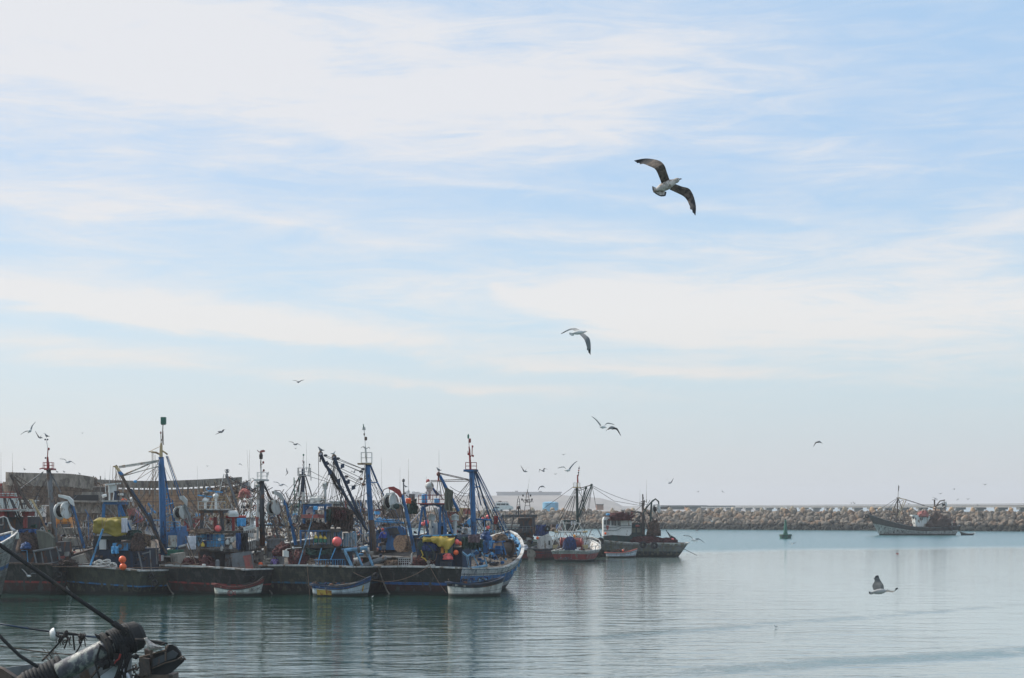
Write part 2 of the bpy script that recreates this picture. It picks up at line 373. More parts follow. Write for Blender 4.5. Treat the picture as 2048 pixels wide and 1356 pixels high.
# ================================================================== SETTING
# ---- water
def water_mat():
    m = bpy.data.materials.new('harbour_water'); m.use_nodes = True; nt = m.node_tree; g = G(nt)
    p = nt.nodes['Principled BSDF']
    geo = nt.nodes.new('ShaderNodeNewGeometry'); pos = geo.outputs['Position']; x, y, z = g.sep(pos)
    # ruffled water: beyond a wind line, and in two drifting bands; the rest is slick
    wob = g.m('MULTIPLY', g.m('SUBTRACT', g.noise(g.scl(pos, (1, .35, 1)), .03, 5, .6), .5), 60)
    line = g.m('ADD', g.m('MULTIPLY_ADD', x, .5, 222), g.m('MULTIPLY', wob, .55))
    far = g.mapr(g.m('SUBTRACT', y, line), -10, 16)
    wn = g.noise(pos, .12, 5, .65)
    wn2 = g.m('MULTIPLY', g.m('SUBTRACT', wn, .5), 9)
    d1 = g.m('ABSOLUTE', g.m('ADD', g.m('SUBTRACT', y, g.m('MULTIPLY_ADD', x, 1.02, 76)), g.m('MULTIPLY', wn2, .45)))
    brk = g.m('MULTIPLY', g.mapr(g.noise(g.scl(pos, (1, .5, 1), loc=(3, 8, 0)), .33, 5, .7), .36, .62), g.mapr(g.noise(g.scl(pos, (.7, .5, 1)), 1.5, 4, .65), .36, .58))
    b1 = g.m('MULTIPLY', g.m('MULTIPLY', g.mapr(d1, 2.4, .1), g.m('MULTIPLY', g.mapr(x, 0, 5), g.mapr(x, 34, 18))), brk)
    d2 = g.m('ABSOLUTE', g.m('ADD', g.m('SUBTRACT', y, g.m('MULTIPLY_ADD', x, .62, 59.5)), g.m('MULTIPLY', wn2, .45)))
    b2 = g.m('MULTIPLY', g.m('MULTIPLY', g.mapr(d2, 2.8, .3), g.mapr(x, 3, 10)), g.m('MAXIMUM', brk, g.m('MULTIPLY', g.mapr(x, 6, 13), g.mapr(g.noise(g.scl(pos, (.6, .5, 1), loc=(5, 5, 0)), 1.2, 4, .65), .34, .55))))
    near = g.m('MAXIMUM', g.m('MULTIPLY', b1, .7), g.m('MULTIPLY', b2, .8))
    calmpatch = g.mapr(g.noise(g.scl(pos, (1, .3, 1), loc=(30, 4, 0)), .05, 4, .6), .45, .7)
    ruff = g.m('MAXIMUM', far, near)
    # reflections: swell under the boats (left) is stronger than in the open slick
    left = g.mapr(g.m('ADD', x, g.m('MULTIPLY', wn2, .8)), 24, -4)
    v = g.scl(pos, (1, 1, 1))
    w1 = g.noise(g.scl(pos, (.5, 1.0, 1)), .5, 2, .5, .6)     # long swell ~1.6 m
    w2 = g.noise(g.scl(pos, (.45,1.25, 1), loc=(9, 3, 0)), 2.0, 3, .55, .5)
    w3 = g.noise(pos, 7.0, 3, .6)
    amp = g.m('ADD', g.m('MULTIPLY_ADD', left, .055, .042), g.m('MULTIPLY', calmpatch, .02))
    h = g.m('ADD', g.m('MULTIPLY', w1, amp), g.m('MULTIPLY', g.m('MULTIPLY', w2, amp), .28))
    h = g.m('ADD', h, g.m('MULTIPLY', w3, g.m('MULTIPLY_ADD', ruff, .035, .0014)))
    h = g.m('ADD', h, g.m('MULTIPLY', w2, g.m('MULTIPLY', ruff, .10)))
    b = nt.nodes.new('ShaderNodeBump'); b.inputs['Strength'].default_value = 1; b.inputs['Distance'].default_value = 1.0
    g.lk(h, b.inputs['Height']); g.lk(b.outputs[0], p.inputs['Normal'])
    g.lk(g.mix(ruff, g.mix(left, (.2, .255, .245), (.014, .055, .042)), (.035, .12, .125)), p.inputs['Base Color'])  # slick's pale base colour paints in sky reflection; kept dark at left by boats
    p.inputs['IOR'].default_value = 1.6
    g.lk(g.m('MULTIPLY_ADD', ruff, .12, g.m('MULTIPLY_ADD', left, -.065, .09)), p.inputs['Roughness'])
    _m['harbour_water'] = m
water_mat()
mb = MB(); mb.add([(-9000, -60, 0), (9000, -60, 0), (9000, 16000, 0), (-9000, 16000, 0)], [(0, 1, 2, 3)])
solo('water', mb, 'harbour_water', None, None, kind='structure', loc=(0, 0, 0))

# ---- harbour yard behind the boats on the left
mat('yard_ground', (.2, .165, .125), .95, 0, .3, .35, wear=(.1, .09, .075), wamt=.5, wscale=.3, streak=1)
mat('quay_stone', (.2, .19, .17), .9, 0, .3, 1.2, wear=(.06, .06, .05), wamt=.5)
mb = MB(); rr = random.Random(3)
poly = [(-150, 172), (-34, 172), (-22, 250), (-30, 420), (-150, 420)]
mb.prism([(x, y, -2) for x, y in poly], Vector((0, 0, 3.1)))
solo('ground', mb, 'yard_ground', None, None, kind='structure')

# ---- breakwater
BW0, BW1 = Vector((-60, 527, 0)), Vector((185, 408, 0))
bdir = (BW1 - BW0).normalized(); bn = Vector((bdir.y, -bdir.x, 0))
if bn.y > 0: bn = -bn                                            # towards the camera
def bw(s, q, z): return BW0 + bdir * s + bn * q + Vector((0, 0, z))
blen = (BW1 - BW0).length
mb = MB()
prof = [(9, -2.5), (8.2, -.4), (1.0, 4.2), (0, 4.6), (-9, 4.6), (-16, -2)]
vs = [bw(s, q, z) for s in (0, blen) for q, z in prof]; n = len(prof)
mb.add(vs, [(i, i + 1, n + i + 1, n + i) for i in range(n - 1)] + [tuple(range(n)), tuple(range(n, 2 * n))])
mat('rubble_core', (.045, .04, .034), .95, 0, .35, .6)
solo('breakwater_core', mb, 'rubble_core', None, None, kind='structure')

def stone_mat(name, col, crest=False):
    m = bpy.data.materials.new(name); m.use_nodes = True; nt = m.node_tree; g = G(nt)
    p = nt.nodes['Principled BSDF']; p.inputs['Roughness'].default_value = .95
    pos = nt.nodes.new('ShaderNodeNewGeometry').outputs['Position']; oi = nt.nodes.new('ShaderNodeObjectInfo').outputs['Random']
    per = g.noise(pos, .45, 2, .5)
    r_ = g.m('FRACT', g.m('ADD', oi, g.m('MULTIPLY', per, 3)))
    c = g.mix(r_, tuple(x * .62 for x in col), tuple(x * 1.3 for x in col))
    c = g.mix(g.mapr(per, .5, .62), c, (col[0] * 1.15, col[1] * .9, col[2] * .72))
    c = g.mix(g.m('MULTIPLY', g.mapr(g.noise(pos, 2.5, 6, .65), .45, .7), .6), c, tuple(x * .5 for x in col))
    wet = g.mapr(g.m('ADD', g.sep(pos)[2], g.m('MULTIPLY', g.noise(pos, 1.2, 3), 1.0)), 2.5, 1.7)
    if not crest: c = g.mix(wet, c, (.018, .02, .014))
    g.lk(c, p.inputs['Base Color'])
    b = nt.nodes.new('ShaderNodeBump'); b.inputs['Strength'].default_value = .6; b.inputs['Distance'].default_value = .12
    g.lk(g.noise(pos, 2.2, 6, .65), b.inputs['Height']); g.lk(b.outputs[0], p.inputs['Normal']); _m[name] = m
stone_mat('armour_stone', (.18, .15, .117)); stone_mat('crest_stone', (.38, .31, .22), True)
def rock_mesh(seed, sub=2):
    bm = bmesh.new(); bmesh.ops.create_icosphere(bm, subdivisions=sub, radius=1)
    for v in bm.verts:
        d = v.co.copy()
        k = 1 + .3 * noise.noise(d * 1.1 + Vector((seed * 7, 0, 0))) + .1 * noise.noise(d * 3 + Vector((0, seed * 5, 0)))
        v.co = d * k
    for i in range(4):                                           # broken flat faces
        r2 = random.Random(seed * 31 + i); nrm = Vector((r2.gauss(0, 1), r2.gauss(0, 1), r2.gauss(0, 1))).normalized(); lim = r2.uniform(.68, .9)
        for v in bm.verts:
            e = v.co.dot(nrm) - lim
            if e > 0: v.co -= nrm * e * .9
    me = bpy.data.meshes.new('rock'); bm.to_mesh(me); bm.free(); me.materials.append(_m['armour_stone']); return me
rocks = [rock_mesh(i) for i in range(12)]
rr = random.Random(21); cand = []
rows = [(7.9, -.1, .85), (7.0, .45, .9), (5.9, 1.1, 1.0), (4.7, 1.85, 1.0), (3.4, 2.7, 1.05), (2.1, 3.5, 1.0), (1.0, 4.15, .9)]
for ri, (q, z, s0) in enumerate(rows):
    s = rr.uniform(0, 1)
    while s < blen:
        r = .88 * s0 * rr.choice([.6, .8, .95, 1.1, 1.35])
        s += r * 1.2
        cand.append((bw(s, q + rr.uniform(-.35, .35), z + rr.uniform(-.3, .3)), r, rr.randrange(12), (rr.uniform(0, 6.3), rr.uniform(0, 6.3), rr.uniform(0, 6.3)), (rr.uniform(.95, 1.25), rr.uniform(.85, 1.1), rr.uniform(.75, .95))))
        s += r * .1
def on_screen(p):
    u = CX + p.x * F / p.y
    return 1010 < u < 2060
vis = sorted([c for c in cand if on_screen(c[0]) and c[0].z > .5], key=lambda c: -c[1] / c[0].y)[:300]
visid = set(id(c) for c in vis)
for c in vis:
    o = link(bpy.data.objects.new('armour_rock', rocks[c[2]])); o.location = c[0]; o.rotation_euler = c[3]; o.scale = tuple(k * c[1] for k in c[4])
    tag(o, 'brown grey armour rock piled with others on the breakwater face', 'rock', 'armour rocks of the breakwater')
mb = MB()
for c in cand:
    if id(c) in visid: continue
    me = rocks[c[2]]; M_ = Matrix.LocRotScale(c[0], __import__('mathutils').Euler(c[3]), Vector([k * c[1] for k in c[4]]))
    mb.add([M_ @ v.co for v in me.vertices], [tuple(p.vertices) for p in me.polygons])
for i in range(420):                                             # small stones in the gaps and at the waterline
    q = rr.uniform(0, 8.6); s = rr.uniform(0, blen); r = rr.uniform(.25, .5); me = rocks[rr.randrange(12)]
    z = 4.4 - q * .58
    M_ = Matrix.LocRotScale(bw(s, q, z + .5), __import__('mathutils').Euler((rr.uniform(0, 6), rr.uniform(0, 6), 0)), Vector((r * 1.2, r, r * .8)))
    mb.add([M_ @ v.co for v in me.vertices], [tuple(p.vertices) for p in me.polygons])
solo('rubble_rocks', mb, 'armour_stone', 'smaller and wet dark rocks filling the breakwater slope', 'rocks', kind='stuff')
cr = [rock_mesh(40 + i) for i in range(4)]
for me in cr: me.materials.clear(); me.materials.append(_m['crest_stone'])
for s, dz in [(x, 0) for x in [73, 78.5, 82, 88, 97, 103, 107, 113, 118.5, 122, 128, 131, 138.5, 144, 147, 150, 157, 161, 167, 170, 173, 178, 184, 188, 193.5, 198, 202, 208, 213, 217, 221, 226, 230, 234.5, 240, 245, 249, 254, 258, 263]]:
    o = link(bpy.data.objects.new('crest_boulder', cr[rr.randrange(4)])); k = rr.uniform(.5, .78)
    o.location = bw(s + rr.uniform(-.8, .8), .2, 4.95); o.rotation_euler = (0, 0, rr.uniform(0, 6)); o.scale = (k, k, k * rr.uniform(1, 1.45))
    tag(o, 'pale tan boulder standing upright on the breakwater crest', 'boulder', 'boulders along the breakwater crest')

# ---- far shore: hill, plateau, buildings, trestle
mat('hill_soil', (.2, .17, .14), .95, 0, .2, .02, streak=1, bump=0)
mb = MB()
prof_h = [(560, 1005), (700, 1003), (790, 998), (860, 992), (925, 992), (935, 991.5), (1128, 990.5), (1160, 993), (1200, 996), (1228, 1003), (1243, 1011), (1262, 1018), (1300, 1020)]
def ridge(prof, Y, d, base=-1.0):
    m_ = MB(); a = [P(x, y, Y) for x, y in prof]; n = len(a)
    vs = []
    for p in a:
        vs += [Vector((p.x, Y - d * .5, base)), Vector((p.x, Y - d * .22, base + (p.z - base) * .55)), Vector((p.x, Y, p.z)), Vector((p.x, Y + d, p.z + .5)), Vector((p.x, Y + d, base))]
    m_.add(vs, [(i * 5 + j, i * 5 + j + 1, (i + 1) * 5 + j + 1, (i + 1) * 5 + j) for i in range(n - 1) for j in range(4)]); return m_
solo('hill', ridge(prof_h, 2400, 400), 'hill_soil', None, None, kind='structure')
solo('far_shore_land', ridge([(-900, 1013), (300, 1011), (800, 1010), (1400, 1013.2), (1500, 1014.5)], 2700, 300), 'hill_soil', None, None, kind='structure')
mat('far_concrete', (.22, .205, .19), .9, 0, .12, .05, bump=0); mat('tank_blue', (.18, .4, .55), .5, 0, .05, .1, bump=0)
mat('far_brick', (.42, .2, .13), .9, 0, .15, .2, bump=0)
mb = MB(); mb.B(994, 985, 1122, 991.5, 2440, 45); mb.B(997, 991.5, 1122, 1018, 2450, 30)
t = Thing('warehouse', 'long flat-roofed pale warehouse on the hazy hill', 'warehouse', P(1058, 1016, 2440))
t.part('wall', mb, 'far_concrete'); mb = MB()
mb.B(992, 983.6, 1124, 985.6, 2437, 50); mb.B(1030, 981.5, 1036, 983.6, 2445, 9); mb.B(1078, 981.8, 1084, 983.6, 2445, 9); t.part('roof', mb, 'hill_soil')
t = Thing('storage_tank', 'round pale blue storage tank behind the breakwater', 'tank', P(1101, 1017, 700))
mb = MB(); mb.lathe(P(1101, 1017, 700), [(3.1, -1.5), (3.1, 2.2), (3.15, 2.25), (2.4, 2.55), (0, 2.7)], n=28); t.part('shell', mb, 'tank_blue')
mb = MB(); mb.L(697, [(1112, 1016), (1112, 1004.5)], .8); mb.L(697, [(1114.5, 1016), (1114.5, 1004.5)], .8); t.part('ladder', mb, 'far_concrete')
for x0, x1, y0, w in ((1193, 1207, 1009, 'small faded brick hut beyond the rocks at the hill foot'), (1371, 1379, 1013.5, 'tiny faded brick hut on the low far quay')):
    t = Thing('brick_hut', w, 'hut', P((x0 + x1) / 2, 1018, 760)); mb = MB(); mb.B(x0, y0, x1, 1020, 760, 4); t.part('wall', mb, 'far_brick')
    mb = MB(); mb.B(x0 - 1, y0 - 1, x1 + 1, y0, 759.5, 5); t.part('roof', mb, 'far_concrete')
mb = MB(); mb.B(1322, 1010.5, 1415, 1013, 900, 12); mb.B(1322, 1013.1, 1402, 1019, 903, 8); mb.B(1405, 1011.5, 1470, 1014, 930, 12)
solo('far_quay_wall', mb, 'far_concrete', 'low grey quay wall behind the breakwater crest', 'quay wall')
mb = MB(); mb.prism([P(x, y, 560) for x, y in ((1316, 1013.5), (1318, 1018.5), (1336, 1018), (1339, 1011), (1333, 1013.2), (1322, 1014))], Vector((0, 2.5, 0)))
solo('beached_boat', mb, 'brown_steel', 'small dark boat lying on the quay behind the rocks', 'boat')
# town on the left hill
mb = MB(); rr = random.Random(5)
t = Thing('hill_town', 'cluster of hazy pale blocks on the distant hill behind the gantry', 'building', P(840, 1000, 2460))
for i in range(14):
    x = 808 + i * 5.2; h_ = rr.uniform(3, 9); mb.B(x, 990 - h_, x + rr.uniform(3, 5), 1002, 2410 + rr.uniform(0, 60), 30)
t.part('wall', mb, 'far_concrete')
# trestle bridge
t = Thing('trestle_bridge', 'long low grey bridge on piers beyond the breakwater', 'bridge', (150, 880, 0))
mb = MB(); A, B_ = P(1380, 1012.6, 1250), P(2120, 1009.3, 700); dv = (B_ - A)
f_ = dv.normalized(); r_ = Vector((f_.y, -f_.x, 0)).normalized(); up_ = Vector((0, 0, 1))
mb.box((A + B_) / 2 + Vector((0, 0, .35)), dv / 2, r_ * 3, up_ * .14); t.part('railing', mb, 'far_concrete')
mb = MB(); mb.box((A + B_) / 2 - Vector((0, 0, .55)), dv / 2, r_ * 2.6, up_ * .5); t.part('deck', mb, 'far_concrete')
for i in range(26):
    p = A.lerp(B_, (i + .5) / 26); mb = MB()
    mb.box((p.x, p.y, p.z - 1.5), f_ * 1.8, r_ * 2.3, up_ * .45); mb.box((p.x, p.y, (p.z - 2) / 2 - 1), f_ * .9, r_ * 1.6, up_ * (p.z / 2 + .4)); t.part('pier', mb, 'far_concrete')

# ---- vehicles on the breakwater road
def van():
    Y = 486; t = Thing('van', 'white van with a roof rack parked on the breakwater', 'van', P(1008, 1021, Y))
    mb = MB(); sx = px(1, Y)
    side = [(991, 1019.2), (991, 1006.5), (992.5, 1005.2), (1016.5, 1005.2), (1020, 1011.2), (1025, 1012.8), (1026.3, 1015), (1026.3, 1019.2)]
    mb.prism([P(x, y, Y) for x, y in side], Vector((0, 2, 0))); t.part('body', mb, 'white_paint')
    for a, b in ((993, 1001), (1002, 1011), (1012.3, 1016.2)):
        mb = MB(); mb.prism([P(a, 1007, Y - .03), P(b, 1007, Y - .03), P(b + (1.5 if b > 1015 else 0), 1010.4, Y - .03), P(a, 1010.4, Y - .03)], Vector((0, .02, 0))); t.part('window', mb, 'glass')
    for x in (997, 1020):
        for dy in (0, 1.8):
            mb = MB(); mb.lathe(P(x, 1019.4, Y - .05 + dy), [(.3, 0), (.33, .04), (.33, .2), (.3, .24)], Vector((0, 1, 0))); w = t.part('wheel', mb, 'rubber')
            mb = MB(); mb.lathe(P(x, 1019.4, Y - .07 + dy), [(.17, 0), (.17, .05)], Vector((0, 1, 0))); t.part('rim', mb, 'pale_steel', parent=w)
    mb = MB(); mb.L(Y + .3, [(992, 1003.6), (1016, 1003.6)], .7); mb.L(Y + 1.7, [(992, 1003.6), (1016, 1003.6)], .7)
    for x in range(993, 1017, 4): mb.tube(P(x, 1003.6, Y + .3), P(x, 1003.6, Y + 1.7), .03); mb.tube(P(x, 1003.6, Y + .3), P(x, 1005.4, Y + .3), .03)
    mb.B(997, 1001.8, 1003, 1003.4, Y + .5, 1); t.part('roof_rack', mb, 'dark_steel')
    mb = MB(); mb.ball(P(1025.8, 1014.8, Y + .3), .12); t.part('headlight', mb, 'pale_steel')
def car():
    Y = 483; t = Thing('parked_car', 'low white car parked close before the van', 'car', P(993, 1022, Y))
    mb = MB(); mb.prism([P(x, y, Y) for x, y in ((982, 1021), (981.6, 1017.5), (985.5, 1016.3), (989, 1013.2), (997.5, 1013.2), (1001.5, 1016.4), (1007, 1017.6), (1008, 1021))], Vector((0, 1.7, 0))); t.part('body', mb, 'white_paint')
    for q in ([(987, 1016.2), (989.6, 1013.9), (992.8, 1013.9), (992.8, 1016.2)], [(993.6, 1016.2), (993.6, 1013.9), (997.1, 1013.9), (1000, 1016.2)]):
        mb = MB(); mb.prism([P(x, y, Y - .03) for x, y in q], Vector((0, .02, 0))); t.part('window', mb, 'glass')
    for x in (986.5, 1003):
        for dy in (0, 1.5):
            mb = MB(); mb.lathe(P(x, 1020.9, Y - .05 + dy), [(.27, 0), (.3, .04), (.3, .2), (.27, .24)], Vector((0, 1, 0))); t.part('wheel', mb, 'rubber')
van(); car()

# ---- green channel buoy and floating things
t = Thing('channel_buoy', 'green conical buoy floating before the breakwater', 'buoy', P(1571, 1076.5, 330))
b0 = t.loc.copy(); b0.z = 0
mb = MB(); mb.lathe(b0, [(1.0, -.3), (1.05, .05), (1.1, .55), (1.15, .75), (1.12, .82), (0, .84)], n=22); hullp = t.part('float_body', mb, 'green_paint', smooth=False)
mb = MB(); mb.lathe(b0 + Vector((0, 0, .82)), [(.42, 0), (.36, .35), (.24, 1.6), (.19, 2.35), (.22, 2.4), (.22, 2.5), (.1, 2.55)], n=14); t.part('tower', mb, 'green_paint', smooth=True)
mb = MB(); mb.lathe(b0 + Vector((0, 0, 3.35)), [(.09, 0), (.1, .22), (.04, .34)], n=10); t.part('lantern', mb, 'dark_green')
mb = MB(); mb.torus(b0 + Vector((0, 0, .62)), 1.17, .05, Vector((0, 0, 1)), 20, 6); t.part('rubbing_ring', mb, 'dark_green')
mb = MB(); mb.path([b0 + Vector((1.1 + .22 * math.sin(k * .5), -.2, .75 - k * .1)) for k in range(7)], .03); t.part('mooring_rope', mb, 'white_rope')
mb = MB(); mb.B(1792, 1106.5, 1799, 1110.5, 222, .45, 15); o = solo('drifting_crate', mb, 'red_paint', 'small red box drifting on the open water', 'box')

# ================================================================== BOATS
class Boat(Thing):
    """hull frame: u forward, v to starboard, z up; stern centre at S on the water, heading turned from +Y towards +X"""
    def __init__(s, name, label, cat, S, head, L, Bm, group=None, wt=.9, sheer=(1.9, 1.5, 3.4), rake=1.6, roll=0, flare=.45, stern_rake=.4, full=.55, z0=0):
        super().__init__(name, label, cat, (S[0], S[1], z0), group)
        s.S = Vector((S[0], S[1], z0)); a = R(head); s.f = Vector((math.sin(a), math.cos(a), 0)); s.r = Vector((math.cos(a), -math.sin(a), 0))
        s.Ln, s.Bm, s.wt, s.sh, s.rake, s.roll, s.flare, s.sr, s.full = L, Bm, wt, sheer, rake, roll, flare, stern_rake, full
    def at(s, u, v, z): return s.S + s.f * u + s.r * v + Vector((0, 0, z - v * s.roll))
    def sheer(s, t):
        a, b, c = s.sh; tm = .38
        return b + (a - b) * ((tm - t) / tm) ** 2 if t < tm else b + (c - b) * ((t - tm) / (1 - tm)) ** 1.75
    def half(s, t):
        tm = .42; Bh = s.Bm / 2
        if t < tm: return Bh * (s.wt + (1 - s.wt) * math.sin(t / tm * math.pi / 2))
        k = (t - tm) / (1 - tm); return Bh * max(0.0, (1 - k ** (2 + s.full * 2))) ** .72
    def hp(s, t, w, side, off=0.0, dz=0.0):
        """point on the shell: t along, w 0 waterline .. 1 rail"""
        z = s.sheer(t) * w; ww = max(w, 0)
        low = (.8 if s.Ln > 8 else .86) - s.flare * t ** 2; hb = s.half(t) * (low + (1 - low) * ww ** .7)
        if w < 0: hb *= (1 + w * .9)
        u = t * (s.Ln - s.rake * (1 - ww) ** .9) + s.sr * (1 - ww) * (1 - t)
        if w < 0: u -= t * .25 * -w
        return s.at(u, side * max(0, hb - off), z + dz)
    def hull(s, m_side, m_tr=None, inner='deck_wood', rail='dirty_white', deck='deck_wood', bul=.75, nt_=22, camber=.06, names=('hull', 'transom')):
        ws = [-.45, -.2, 0, .1, .2, .3, .4, .5, .6, .7, .8, .9, 1.0]; nw = len(ws)
        mb = MB()
        for side in (1, -1):
            o = len(mb.v)
            for i in range(nt_ + 1):
                t = i / nt_; t = 1 - (1 - t) ** 1.25
                for w in ws: mb.v.append(s.hp(t, w, side)); mb.uv[len(mb.v) - 1] = (t * s.Ln, w)
            for i in range(nt_):
                for j in range(nw - 1): a = o + i * nw + j; mb.f.append((a, a + 1, a + nw + 1, a + nw)); mb.mi.append(0)
        s.hullo = s.part(names[0], mb, m_side, smooth=True)
        # transom with a slight camber and round
        mb = MB(); nv = 8
        for k in range(nv + 1):
            q = -1 + 2 * k / nv
            for w in ws:
                a = s.hp(0, w, 1); b = s.hp(0, w, -1); p = b.lerp(a, (q + 1) / 2) - s.f * (.28 * (1 - q * q)) + Vector((0, 0, camber * (1 - q * q) * max(w, 0) ** 2))
                mb.v.append(p); mb.uv[len(mb.v) - 1] = (q, w)
        for k in range(nv):
            for j in range(nw - 1): a = k * nw + j; mb.f.append((a, a + 1, a + nw + 1, a + nw)); mb.mi.append(0)
        s.part(names[1], mb, m_tr or m_side, smooth=True)
        # inside of the bulwark, deck, rail
        mb = MB(); dk = MB()
        for side in (1, -1):
            o = len(mb.v)
            for i in range(nt_ + 1):
                t = i / nt_; top = s.hp(t * .995, .985, side, .14); bot = s.hp(t * .995, .985 - bul / s.sheer(t), side, .14); mb.v += [top, bot]
            for i in range(nt_): a = o + i * 2; mb.f.append((a, a + 1, a + 3, a + 2)); mb.mi.append(0)
        a, b = s.hp(0, .985, 1, .14), s.hp(0, .985, -1, .14); wl = .985 - bul / s.sheer(0); d = s.f * .07; a2, b2 = s.hp(0, wl, 1, .14), s.hp(0, wl, -1, .14)
        mb.add([a + d, b + d, b2 + d, a2 + d], [(0, 1, 2, 3)])
        s.part('bulwark', mb, inner)
        for i in range(nt_ + 1):
            t = i / nt_
            for side in (1, -1): dk.v.append(s.hp(t * .995, .985 - bul / s.sheer(t), side, .1) + s.f * (.05 if i == 0 else 0))
        for i in range(nt_): dk.f.append((2 * i, 2 * i + 1, 2 * i + 3, 2 * i + 2)); dk.mi.append(0)
        s.part('deck', dk, deck)
        mb = MB()
        for side in (1, -1):
            prev = None
            for i in range(nt_ * 2 + 1):
                t = i / (nt_ * 2); o_ = s.hp(t, 1, side) + s.r * side * .05; i_ = s.hp(t * .995, 1, side, .2)
                q = [o_, i_, i_ + Vector((0, 0, .09)), o_ + Vector((0, 0, .09))]
                k = len(mb.v); mb.v += q
                if prev is not None:
                    for e in range(4): mb.f.append((prev + e, prev + (e + 1) % 4, k + (e + 1) % 4, k + e)); mb.mi.append(0)
                prev = k
        pts = []
        for k in range(nv + 1):
            q = -1 + 2 * k / nv; p = s.hp(0, 1, -1).lerp(s.hp(0, 1, 1), (q + 1) / 2) - s.f * (.3 * (1 - q * q)) + Vector((0, 0, camber * (1 - q * q) + .05)); pts.append(p)
        for a, b in zip(pts, pts[1:]): c = (a + b) / 2; mb.box(c, (b - a) / 2, s.f * .13, Vector((0, 0, .055)))
        s.part('rail', mb, rail)
        # rudder-post line and rubbing strake
        mb = MB()
        for side in (1, -1): mb.path([s.hp(t / 20, .8, side) for t in range(21)], .035, 4)
        s.part('rubbing_strake', mb, 'dark_steel')
    def stand(s, u, v): return s.at(u, v, s.sheer(max(0, min(1, u / s.Ln))) - .75)

def rails(mb, pts, h, w, posts=2, mids=1, Y=None):
    """railing along points with posts; h upward in px at Y"""
    ps = [V3(p, Y) for p in pts]; Y = ps[0].y; hh = px(h, Y); up = Vector((0, 0, hh)); r = px(w, Y) / 2
    for a, b in zip(ps, ps[1:]):
        mb.tube(a + up, b + up, r, n=5)
        for k in range(1, mids + 1): mb.tube(a + up * k / (mids + 1), b + up * k / (mids + 1), r * .8, n=5)
        for k in range(posts + 1): p = a.lerp(b, k / posts); mb.tube(p, p + up, r, n=5)
def nest(t, x0, x1, ytop, ybot, Y, m_, parent=None, floor='same', d=None):
    """crow's nest: floor plate with square rail"""
    d = d or px((x1 - x0) * .8, Y); mb = MB()
    a, b = P(x0, ybot, Y - d / 2), P(x1, ybot, Y - d / 2); z = a.z; a.z = b.z = P(0, ybot, Y).z
    c, e = b + Vector((0, d, 0)), a + Vector((0, d, 0)); hh = px(ybot - ytop, Y)
    mb.box((a + c) / 2, (b - a) / 2, (c - b) / 2, Vector((0, 0, px(1, Y) / 1.5)))
    for p, q in ((a, b), (b, c), (c, e), (e, a)):
        for k in (1, .5): mb.tube(p + Vector((0, 0, hh * k)), q + Vector((0, 0, hh * k)), px(.8, Y) / 1.6, n=5)
        for k in (0, .5): r_ = p.lerp(q, k); mb.tube(r_, r_ + Vector((0, 0, hh)), px(.8, Y) / 1.6, n=5)
    return t.part('crows_nest', mb, m_, parent=parent)
def heap(x0, x1, y0, y1, Y, d, seed=0, rough=.35, n=34):
    """lumpy heap of net: outline x0..x1, y0 (top) .. y1 (bottom)"""
    mb = MB(); c = P((x0 + x1) / 2, y1, Y); w = px(x1 - x0, Y) / 2; h = px(y1 - y0, Y); nu, nv = n, 12; vs = []; fs = []
    for i in range(nv + 1):
        th = (math.pi / 2) * i / nv
        for j in range(nu):
            ph = 2 * math.pi * j / nu; dx, dy, dz = math.cos(ph) * math.cos(th), math.sin(ph) * math.cos(th), math.sin(th)
            k = 1 + rough * noise.noise(Vector((dx * 2.2 + seed * 3, dy * 2.2, dz * 3))) + rough * .5 * noise.noise(Vector((dx * 7, dy * 7 + seed, dz * 7)))
            vs.append(c + Vector((dx * w * k, dy * d / 2 * k, -.1 + dz ** .8 * h * k + .1)))
    fs = [(i * nu + j, i * nu + (j + 1) % nu, (i + 1) * nu + (j + 1) % nu, (i + 1) * nu + j) for i in range(nv) for j in range(nu)]
    fs.append(tuple(range(nu)))
    mb.add(vs, fs); rs = random.Random(seed)                       # loose folds of mesh and cord on top
    for k in range(9):
        a = rs.uniform(0, 6.3); pts = []
        for q in range(7):
            rr_ = rs.uniform(.3, .95); aa = a + q * .35; dx, dy = math.cos(aa) * rr_, math.sin(aa) * rr_; dz = math.sqrt(max(0, 1 - rr_ * rr_))
            pts.append(c + Vector((dx * w, dy * d / 2, dz ** .8 * h + .05)))
        mb.path(pts, px(1.1, Y) / 2 + .012, 5)
    return mb
def cloth(x0, x1, y0, y1, Y, folds=5, amp=.12, seed=0, ragged=.15, d=0.0, skew=0, top=.0, lean=0.0):
    """hanging cloth or net with folds"""
    a, b = P(x0, y0, Y), P(x1, y0 + skew, Y); hh = px(y1 - y0, Y)
    def fn(u, v):
        p = a.lerp(b, u); k = 1 - ragged * (.5 + .5 * noise.noise(Vector((u * 3.7, seed, 2)))) - .5 * ragged * (.5 + noise.noise(Vector((u * 11, seed, 7))))
        z = p.z - hh * v * k
        y = p.y + amp * math.sin(u * folds * 6.28 + seed + 1.5 * math.sin(v * 2)) * (.3 + v * .7) + lean * v + amp * .8 * noise.noise(Vector((u * 6, v * 6, seed))) 
        x = p.x + amp * .5 * noise.noise(Vector((u * 3, v * 4, seed + 9)))
        if top: z += top * math.sin(u * math.pi) * (1 - v)
        return (x, y, z)
    mb = MB(); mb.sheet(fn, 26, 14, .04); return mb
